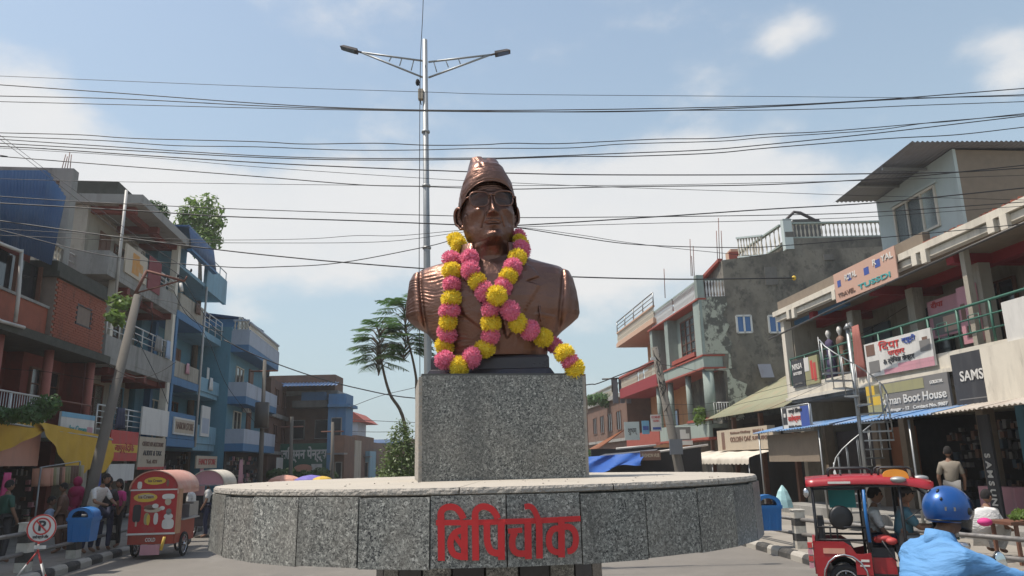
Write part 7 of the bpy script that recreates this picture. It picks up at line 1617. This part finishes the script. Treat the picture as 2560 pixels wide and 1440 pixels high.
# seats
rb('rear_seat', 'rick_seat', .12, .55, .06, WD-.06, .55, .68); rb('rear_backrest', 'rick_seat', .06, .16, .06, WD-.06, .68, 1.05); rb('middle_seat', 'rick_seat', .82, 1.15, .06, WD-.06, .55, .68); rb('middle_backrest', 'rick_seat', .78, .84, .06, WD-.06, .68, 1.12)
rb('seat_base', 'rick_red', .82, 1.15, .04, WD-.04, .33, .55); rb('driver_seat', 'rick_seat', 1.18, 1.45, .12, WD-.12, .60, .70)
m = MB(); m.lathe(RL.p(.42, .02, 1.08), [(.03, -.03), (.14, -.04), (.165, -.02), (.165, .02), (.14, .04), (.03, .03)], 20, ax='Y'); m.v = [tuple(v) for v in m.v]; m.build('spare_wheel', 'rick_black', rk)
rb('teal_panel', 'teal_panel', .28, .70, .55, .57, 1.18, 1.47); rb('interior_lining', 'rick_black', .02, .03, .04, WD-.04, .8, 1.48)
# front: windscreen, cowl, wheel
gl = [(1.60, 1.50), (1.80, 1.36), (1.96, 1.12), (2.04, .84)]
for y in (0, WD): rt('screen_frame', 'galv' if y == 0 else 'rick_black', [(x, y, z) for x, z in gl], .020)
rt('screen_frame', 'rick_black', [(2.04, 0, .84), (2.04, WD, .84)], .02); rt('screen_frame', 'rick_black', [(1.60, 0, 1.50), (1.60, WD, 1.50)], .02)
m = MB(); m.grid([[RL.p(x, y, z) for y in (.01, WD/2, WD-.01)] for x, z in gl]); m.build('windscreen', 'wind_glass', rk, fix=False)
P = []
for i in range(9):
    u = i/8; P.append([RL.p(2.02+.16*math.sin(math.pi*u*.55)-.02, WD/2+(y)*(WD*.5)*(1-.35*u), .86-.56*u) for y in (-1, -.6, 0, .6, 1)])
m = MB(); m.grid(P, thick=RL.p(-.03, 0, 0)-RL.p(0, 0, 0)); m.build('front_cowl', 'rick_red', rk, fix=False); rb('dash', 'rick_black', 1.84, 2.03, .02, WD-.02, .70, .86); rb('name_plate', 'sg_green', 2.05, 2.075, .06, .40, .80, .85); rb('name_plate', 'sg_grey', 2.05, 2.075, .06, .40, .87, .91)
m = MB(); m.prism([RL.p(1.52+a, 0, b) for a, b in ((0, .30), (.02, .70), (.06, .78), (.14, .78), (.20, .68), (.24, .45), (.50, .32))], RL.p(0, .05, 0)-RL.p(0, 0, 0)); m.build('side_cowl', 'rick_red', rk); rb('cowl_lettering', 'sg_white', 1.57, 1.72, -.006, -.001, .585, .61)
m = MB(); m.lathe(RL.p(2.17, WD/2, .68), [(.02, .05), (.09, .04), (.10, 0), (.06, -.08)], 14); m.build('headlight', 'chrome', rk)
wheel(rk, RL, 2.18, WD/2, .22, .22, .08, 'y'); rt('fork', 'chrome', [(1.98, WD/2, .75), (2.18, WD/2, .22)], .025); rt('handlebar', 'rick_black', [(1.72, WD/2-.30, .93), (1.80, WD/2-.12, .96), (1.80, WD/2+.12, .96), (1.72, WD/2+.30, .93)], .014)
m = MB(); m.ell(RL.p(1.86, -.10, 1.0), (.03, .06, .05), 8, 6); m.build('mirror', 'chrome', rk); m = MB(); m.ell(RL.p(-.06, -.04, 1.42), (.05, .04, .07), 8, 6); m.build('mirror', 'chrome', rk)
rt('mirror_arm', 'rick_black', [(1.6, 0, 1.2), (1.35, -.03, 1.05), (1.38, -.03, 1.0)], .008)
tag(MB().ell(RL.p(1.02, .10, .80), (.12, .08, .05), 12, 8).ell(RL.p(1.12, .05, .77), (.08, .07, .05), 10, 7).ell(RL.p(.93, .13, .78), (.07, .09, .045), 10, 7).build('red_bundle', 'sg_red'), 'red cloth bundle on the seat of the electric rickshaw', 'bundle')
# driver and passenger
def sitter(label, lx_, ly_, zs, top, bottom, arms_to=None, cap_=None):
    t = thing('person', label, 'person', RL.p(lx_, ly_, zs), 'people riding in the electric rickshaw'); Q = lambda a, b, c_: RL.p(lx_+a, ly_+b, zs+c_)
    V = [Q(0, 0, .08), Q(.02, 0, .28), Q(.05, 0, .43), Q(.07, 0, .52), Q(.08, 0, .58)]; E = [(0, 1), (1, 2), (2, 3), (3, 4)]; Rr = [.12, .095, .10, .05, .048]; A_ = []
    for sg_ in (-1, 1):
        sh = Q(.05, sg_*.17, .43); wr = Q(*arms_to[0 if sg_ < 0 else 1]) if arms_to else Q(.26, sg_*.12, .12); el = sh.lerp(wr, .5)+Vector((0, 0, -.10))+(Q(0, sg_*.05, 0)-Q(0, 0, 0)); k = len(V); V += [sh, el, wr]; E += [(2, k), (k, k+1), (k+1, k+2)]; Rr += [.052, .038, .028]; A_.append((sh, el, wr))
    for sg_ in (-1, 1): k = len(V); V += [Q(.04, sg_*.09, .05), Q(.42, sg_*.12, .06), Q(.40, sg_*.12, -.30), Q(.50, sg_*.12, -.33)]; E += [(0, k), (k, k+1), (k+1, k+2), (k+2, k+3)]; Rr += [.085, .06, .042, .035]
    skin_mesh('body', V, E, Rr, 'skin', t); V2 = V[:4]; E2 = [(0, 1), (1, 2), (2, 3)]; R2 = [.15, .135, .14, .06]
    for sh, el, wr in A_: k = len(V2); V2 += [sh, sh.lerp(el, .85)]; E2 += [(2, k), (k, k+1)]; R2 += [.08, .062]
    skin_mesh('shirt', V2, E2, R2, top, t, noise_amp=.006); V3 = [V[0]]; E3 = []; R3 = [.14]
    for k in (11, 15): b0 = len(V3); V3 += V[k:k+3]; E3 += [(0, b0), (b0, b0+1), (b0+1, b0+2)]; R3 += [.10, .08, .055]
    skin_mesh('trousers', V3, E3, R3, bottom, t); head_parts(t, Q(.11, 0, .68), RL.p(1, 0, 0)-RL.p(0, 0, 0), 1.0, 'short'); 
    for sh, el, wr in A_: hand(t, wr, wr-el)
    if cap_: m = MB(); m.ell(Q(.10, 0, .73), (.095, .10, .075), 12, 8); m.ell(Q(.20, 0, .715), (.06, .07, .012), 10, 6); m.build('cap', cap_, t)
    return t
sitter('driver in a teal grey shirt and cap steering the electric rickshaw', 1.33, .30, .70, 'cl_teal', 'cl_grey', [(.42, -.02, .24), (.42, .30, .24)], 'cl_dark')
sitter('passenger in a pale shirt on the back bench of the electric rickshaw', .90, .55, .68, 'cl_white', 'cl_navy')

# ================================================================== MOTORCYCLIST
M('helmet_blue', (.010,.075,.27), .34, metal=.3, var=.12, vs=14, coat=.35, dirt=.3, dc=(.05,.09,.18), ds=30); M('moto_black', (.014,.014,.016), .35); M('moto_tank', (.03,.03,.035), .25, coat=.8); clear_glass('visor', (.03,.03,.035), .75); M('mirror_glass', (.62,.68,.70), .08, metal=.9, var=.02)
RY = 4.6; HD = at(2369, 1271, RY); rf = Vector((math.cos(R(18)), math.sin(R(18)), 0)); rs = Vector((-rf.y, rf.x, 0)); HB_ = Vector((0, 0, 0))
PV = HD - rf*.34 - Vector((0, 0, .77)); 
wrinkles('shirt_blue', 4.5, .05, .75)
rider = thing('person', 'motorcyclist in a sky blue shirt and blue helmet at the lower right corner', 'person', (PV.x, PV.y, 0))
q = lambda o, f, s_, z: o + rf*f + rs*s_ + Vector((0, 0, z))
neck = q(HD, -.075, 0, -.16); chest = q(HD, -.17, 0, -.31); waist = q(HD, -.29, 0, -.55)
shR, shL = q(chest, .05, -.175, .045), q(chest, .05, .175, .045); elR, elL = q(shR, .235, -.06, -.115), q(shL, .235, .06, -.115); wrR, wrL = q(elR, .25, .05, -.035), q(elL, .25, -.05, -.035)
V = [PV, waist, chest, neck, q(HD, -.01, 0, -.07), shR, elR, wrR, shL, elL, wrL]; E = [(0,1),(1,2),(2,3),(3,4),(2,5),(5,6),(6,7),(2,8),(8,9),(9,10)]; Rr = [.14,.11,.11,.050,.052,.060,.046,.032,.065,.046,.032]
for sg_ in (-1, 1):
    k = len(V); hipp = q(PV, .04, sg_*.10, -.03); kn = q(PV, .44, sg_*.19, -.10); an = q(PV, .30, sg_*.17, -.52); V += [hipp, kn, an, q(an, .16, 0, -.05)]; E += [(0, k), (k, k+1), (k+1, k+2), (k+2, k+3)]; Rr += [.095, .066, .045, .038]
skin_mesh('body', V, E, Rr, 'skin', rider, sub=2)
V2 = [q(PV, 0, 0, -.02), waist, q(waist, .07, 0, .13), chest, q(neck, -.02, 0, -.02), q(neck, 0, 0, .015)]; E2 = [(0,1),(1,2),(2,3),(3,4),(4,5)]; R2 = [(.16,.14),(.16,.14),(.165,.14),(.16,.135),.080,.072]
for sh, el, wr in ((shR, elR, wrR), (shL, elL, wrL)): k = len(V2); V2 += [sh, sh.lerp(el, .5), el, el.lerp(wr, .88)]; E2 += [(3, k), (k, k+1), (k+1, k+2), (k+2, k+3)]; R2 += [.088, .076, .068, .054]
skin_mesh('shirt', V2, E2, R2, 'shirt_blue', rider, sub=3, noise_amp=.006, fold=.007)
P = []
for i in range(25):
    a = 2*math.pi*i/24; P.append([q(neck, -.012+(.080+k_*.0)*math.cos(a)+o_*math.cos(a), (.072+o_)*math.sin(a), z_ - .02*math.cos(a)) for o_, z_, k_ in ((.030, -.055, 0), (.012, -.01, 0), (-.004, .035, 0), (-.010, .03, 0))])
m = MB(); m.grid(P, thick=(0, 0, -.004)); m.build('shirt_collar', 'shirt_blue', rider)
V3 = [q(PV, 0, 0, -.03)]; E3 = []; R3 = [.16]
for k in (11, 15): b0 = len(V3); V3 += V[k:k+3]; E3 += [(0, b0), (b0, b0+1), (b0+1, b0+2)]; R3 += [.12, .09, .06]
skin_mesh('trousers', V3, E3, R3, 'cl_navy', rider, sub=2)
for wr, el in ((wrR, elR), (wrL, elL)): hand(rider, wr-(wr-el).normalized()*.01, wr-el, name='hand')
head_parts(rider, q(HD, .0, 0, -.035), rf, 1.0, 'short')
def helmet():
    B = Matrix((rf, rs, Vector((0, 0, 1)))).transposed() @ Matrix.Rotation(R(4), 3, 'Y'); P = []; nr, nc = 26, 44
    def pt(t, a, k=1.0):
        x, y, z = .148*k*math.sin(t)*math.cos(a), .122*k*math.sin(t)*math.sin(a), .132*k*math.cos(t); return x, y, z
    m = MB(); vi = MB()
    for i in range(nr+1):
        row = []
        for j in range(nc+1):
            a = 2*math.pi*j/nc; fr_ = max(0, math.cos(a)); tmax = math.pi*(.665 + .06*(1-fr_)) if fr_ < .45 else math.pi*(.47+.02*(1-fr_))
            sm_ = min(1, max(0, (fr_-.30)/.22)); sm_ = sm_*sm_*(3-2*sm_); tmax = math.pi*(.70*(1-sm_)+.44*sm_); t = tmax*i/nr; x, y, z = pt(t, a)
            if z < -.05: y *= 1-.25*(-z-.05)/.1*1.0; x *= 1+.1*(-z-.05)
            row.append(HD + B @ Vector((x, y, z)))
        P.append(row)
    m.grid(P, thick=(0, 0, -.002)); m.build('helmet_shell', 'helmet_blue', rider, fix=False)
    P = [[HD + B @ Vector((pt(t, a, .985)[0]*.99, pt(t, a, .985)[1], pt(t, a, .985)[2])) for a in [math.pi*(-.38+.76*j/20) for j in range(21)]] for t in [math.pi*(.36+.30*i/8) for i in range(9)]]
    vi.grid([[HD+(p-HD)*1.045 for p in r] for r in P]); vi.build('visor', 'visor', rider, fix=False)
    P = [[HD + B @ Vector((.140*math.cos(a)*(1-.05*t), .108*math.sin(a)*(1-.04*t), -.055-.026*t-.012*max(0, math.cos(a))*t)) for a in [math.pi*(-.55+1.1*j/24) for j in range(25)]] for t in (0, .5, 1, 1.5, 2)]
    m = MB(); m.grid(P, thick=(0, 0, -.004)); m.build('chin_guard', 'moto_black', rider, fix=False)
    for sx_ in (-1, 1): m = MB(); m.ell(HD + B @ Vector((.03, sx_*.116, -.01)), (.022, .012, .022), 10, 8); m.build('visor_hinge', 'moto_black', rider)
    m = MB(); c_ = [HD + B @ Vector(pt(R(tt), R(aa), 1.012)) for tt, aa in ((86, 222), (86, 246), (95, 246), (95, 222))]; m.add(c_, [(0, 1, 2, 3)]); m.build('helmet_sticker', 'sg_grey', rider, fix=False)
    for tt, aa, w_ in ((35, 200, 9), (38, 160, 9), (62, 215, 6)):
        m = MB(); m.tube([HD + B @ Vector(pt(R(tt+q_), R(aa), 1.008)) for q_ in (0, w_*.5, w_, w_*1.5)], [.003, .008, .008, .003], 6); m.build('helmet_vent', 'moto_black', rider)
    m = MB(); m.tube([HD + B @ Vector((pt(R(121), R(a_), 1.005))) for a_ in range(75, 290, 9)], .005, 6); m.build('helmet_edge_trim', 'moto_black', rider)
    m = MB(); P = [[HD + B @ Vector((-.145*math.cos(a)*1.0, .118*math.sin(a), -.045-.03*t)) for a in [math.pi*(-.55+1.1*j/20) for j in range(21)]] for t in (0, 1)]
helmet()
moto = thing('motorcycle', 'dark motorcycle under the rider in the sky blue shirt', 'motorcycle', (PV.x, PV.y, 0)); ML = Loc((PV.x, PV.y, 0), R(18)); zs = PV.z-.14
def mt(name, mat, pts, r, n=8, par=None): m = MB(); m.tube([ML.p(*p) for p in pts], r, n); return m.build(name, mat, par or moto)
m = MB(); m.tube([ML.p(x, 0, z) for x, z in ((-.45, zs+.03), (-.2, zs), (.1, zs-.02), (.25, zs+.01))], [.10, .12, .12, .09], 10); m.build('seat', 'moto_black', moto)
m = MB(); m.tube([ML.p(x, 0, z) for x, z in ((.22, zs-.02), (.35, zs+.05), (.55, zs+.06), (.68, zs-.0))], [.10, .14, .14, .08], 12); m.build('fuel_tank', 'moto_tank', moto)
wheel(moto, ML, -.50, 0, .30, .30, .10, 'y'); wheel(moto, ML, .98, 0, .30, .30, .09, 'y')
for y in (-.08, .08): mt('fork', 'chrome', [(.72, y, zs+.12), (.98, y, .30)], .022); mt('shock', 'chrome', [(-.42, y*1.3, zs-.05), (-.48, y*1.3, .32)], .025)
mt('frame_tube', 'moto_black', [(.70, 0, zs), (.45, 0, .35), (.05, 0, .30), (-.1, 0, .45), (-.50, 0, .30)], .028); rb2 = lbox('engine', 'steel', moto, ML, .05, .45, -.12, .12, .26, .62); mt('exhaust', 'chrome', [(.40, -.14, .45), (.30, -.16, .28), (-.2, -.18, .28), (-.7, -.18, .36)], .035)
hb = [wrR, wrL]; ctr = (wrR+wrL)*.5 + rf*.05; m = MB(); m.tube([wrR+rf*.055-rs*.03, wrR+rf*.05+rs*.08, ctr+rf*.03, wrL+rf*.05-rs*.08, wrL+rf*.055+rs*.03], .014, 8); m.build('handlebar', 'moto_black', moto)
m = MB(); m.tube([ctr+rf*.03, ML.p(.72, 0, zs+.12)], .03, 8); m.build('steering_stem', 'moto_black', moto)
hl = ctr+rf*.16-Vector((0, 0, .06)); m = MB(); m.ell(hl, (.09, .09, .10), 14, 10); m.build('headlight', 'chrome', moto)
mc_ = at(2498, 1408, RY+.32); m = MB(); m.ell(mc_, (.052, .018, .075), 16, 10, Matrix.Rotation(R(18), 3, 'Z')); o = m.build('mirror', 'moto_black', moto); m = MB(); m.ell(mc_-Vector((-.004, .010, 0)), (.046, .012, .068), 16, 10, Matrix.Rotation(R(10), 3, 'Z')); m.build('mirror_face', 'mirror_glass', o)
m = MB(); m.tube([mc_-Vector((0, 0, .06)), mc_+Vector((.02, .02, -.16)), wrL+rf*.05-rs*.03], .007, 6); m.build('mirror_stalk', 'moto_black', moto)
mc2 = wrR+rf*.12-rs*.16+Vector((0, 0, .16)); m = MB(); m.ell(mc2, (.018, .055, .07), 14, 10, Matrix.Rotation(R(18), 3, 'Z')); m.build('mirror', 'moto_black', moto); m = MB(); m.tube([mc2-Vector((0, 0, .06)), wrR+rf*.05+rs*.02], .007, 6); m.build('mirror_stalk', 'moto_black', moto)

# ================================================================== CLUTTER ON THE LEFT BALCONIES
def laundry(label, s, z, w, h, mat, n=.12): return hang('hanging_clothes', label, LF, s, n, z, w, h, mat)
laundry('grey cloth drying on the lower rail of the cream house', 28.2, 6.95, .9, .6, 'sg_grey'); laundry('pale blue cloth drying on the lower rail of the cream house', 29.3, 6.95, .6, .7, 'cl_pale'); laundry('dark cloth drying on the rail of the cream house above the red sign', 25.2, 4.0, .8, .7, 'cl_navy')
laundry('brown cloth drying on the top panel of the sky blue house', 32.8, 9.25, .7, .5, 'cl_brown'); laundry('pink cloth drying on the middle panel of the sky blue house', 32.0, 6.4, .5, .45, 'sg_pink'); laundry('white cloth drying beside the middle window of the sky blue house', 35.8, 6.2, .7, .6, 'cl_white')
ac_unit('air conditioner box on the end of the cream house top floor', LF, 29.2, -1.46, 10.2); ac_unit('air conditioner box low on the turquoise house front', LF, 41.2, .52, 4.9)
def tank(label, fr, s, n, z):
    t = thing('water_tank', label, 'water tank', fr.p(s, n, z), 'black rooftop water tanks'); m = MB(); m.lathe(fr.p(s, n, z), [(.5, 0), (.52, .1), (.5, .5), (.52, .9), (.35, 1.08), (.18, 1.12), (.18, 1.2)], 18); m.build('drum', 'dark', t)
tank('black water tank on the roof of the dark brick house', LF, 50, -.5, 7.4)
for k, (x0_, y0_, lab, pts) in enumerate([(0, 0, 'slack cable swagged under the lower balcony of the cream house', [(262,905),(300,930),(350,945),(400,930),(440,905)]), (0, 0, 'cable drooping along the front of the sky blue house', [(430,720),(470,790),(520,820),(560,830)]), (0, 0, 'thin cable from the crossarm down to the turquoise house', [(461,703),(520,800),(580,860),(650,893)]), (0, 0, 'cable from the leaning power pole to the white signboard', [(330,820),(370,900),(400,960),(420,1010)]), (0, 0, 'looping cable beside the leaning power pole', [(350,750),(380,780),(372,840),(340,860),(330,900)])]):
    P = [at(px, py, 18.5+2.2*k) for px, py in pts]; m = MB(); m.tube(catmull(P, 6), .008+.001*k, 5); tag(m.build('overhead_cable', 'cable', None, fix=False), lab, 'cable', CG)
# dust and leaf litter on the round platform
tag(MB().build('empty_litter', 'cap_stone'), kind='stuff') if False else None
lm = MB(); rr = random.Random(3)
for _ in range(34):
    a = rr.uniform(-1.2, 1.2); r_ = rr.uniform(.55, 1.15); s_ = rr.uniform(.0015, .004); p = Vector((CX + r_*math.sin(a), CY - r_*math.cos(a)*.98, ZT+.003)); lm.box(p, (s_*2, s_, s_*.8), rz=rr.uniform(0, 3))
tag(lm.build('stone_crumbs', 'cap_stone'), kind='stuff')

# ================================================================== HAZE
hz_m = bpy.data.materials.new('haze'); hz_m.use_nodes = True; nt = hz_m.node_tree; nt.nodes.clear(); o_ = nt.nodes.new('ShaderNodeOutputMaterial'); pv = nt.nodes.new('ShaderNodeVolumePrincipled')
pv.inputs['Color'].default_value = (.90, .89, .87, 1); pv.inputs['Density'].default_value = .0011; pv.inputs['Anisotropy'].default_value = .3; nt.links.new(pv.outputs[0], o_.inputs['Volume']); MATS['haze'] = hz_m
tag(MB().box((0, 175, 8), (720, 670, 18)).build('haze', 'haze'), kind='stuff')
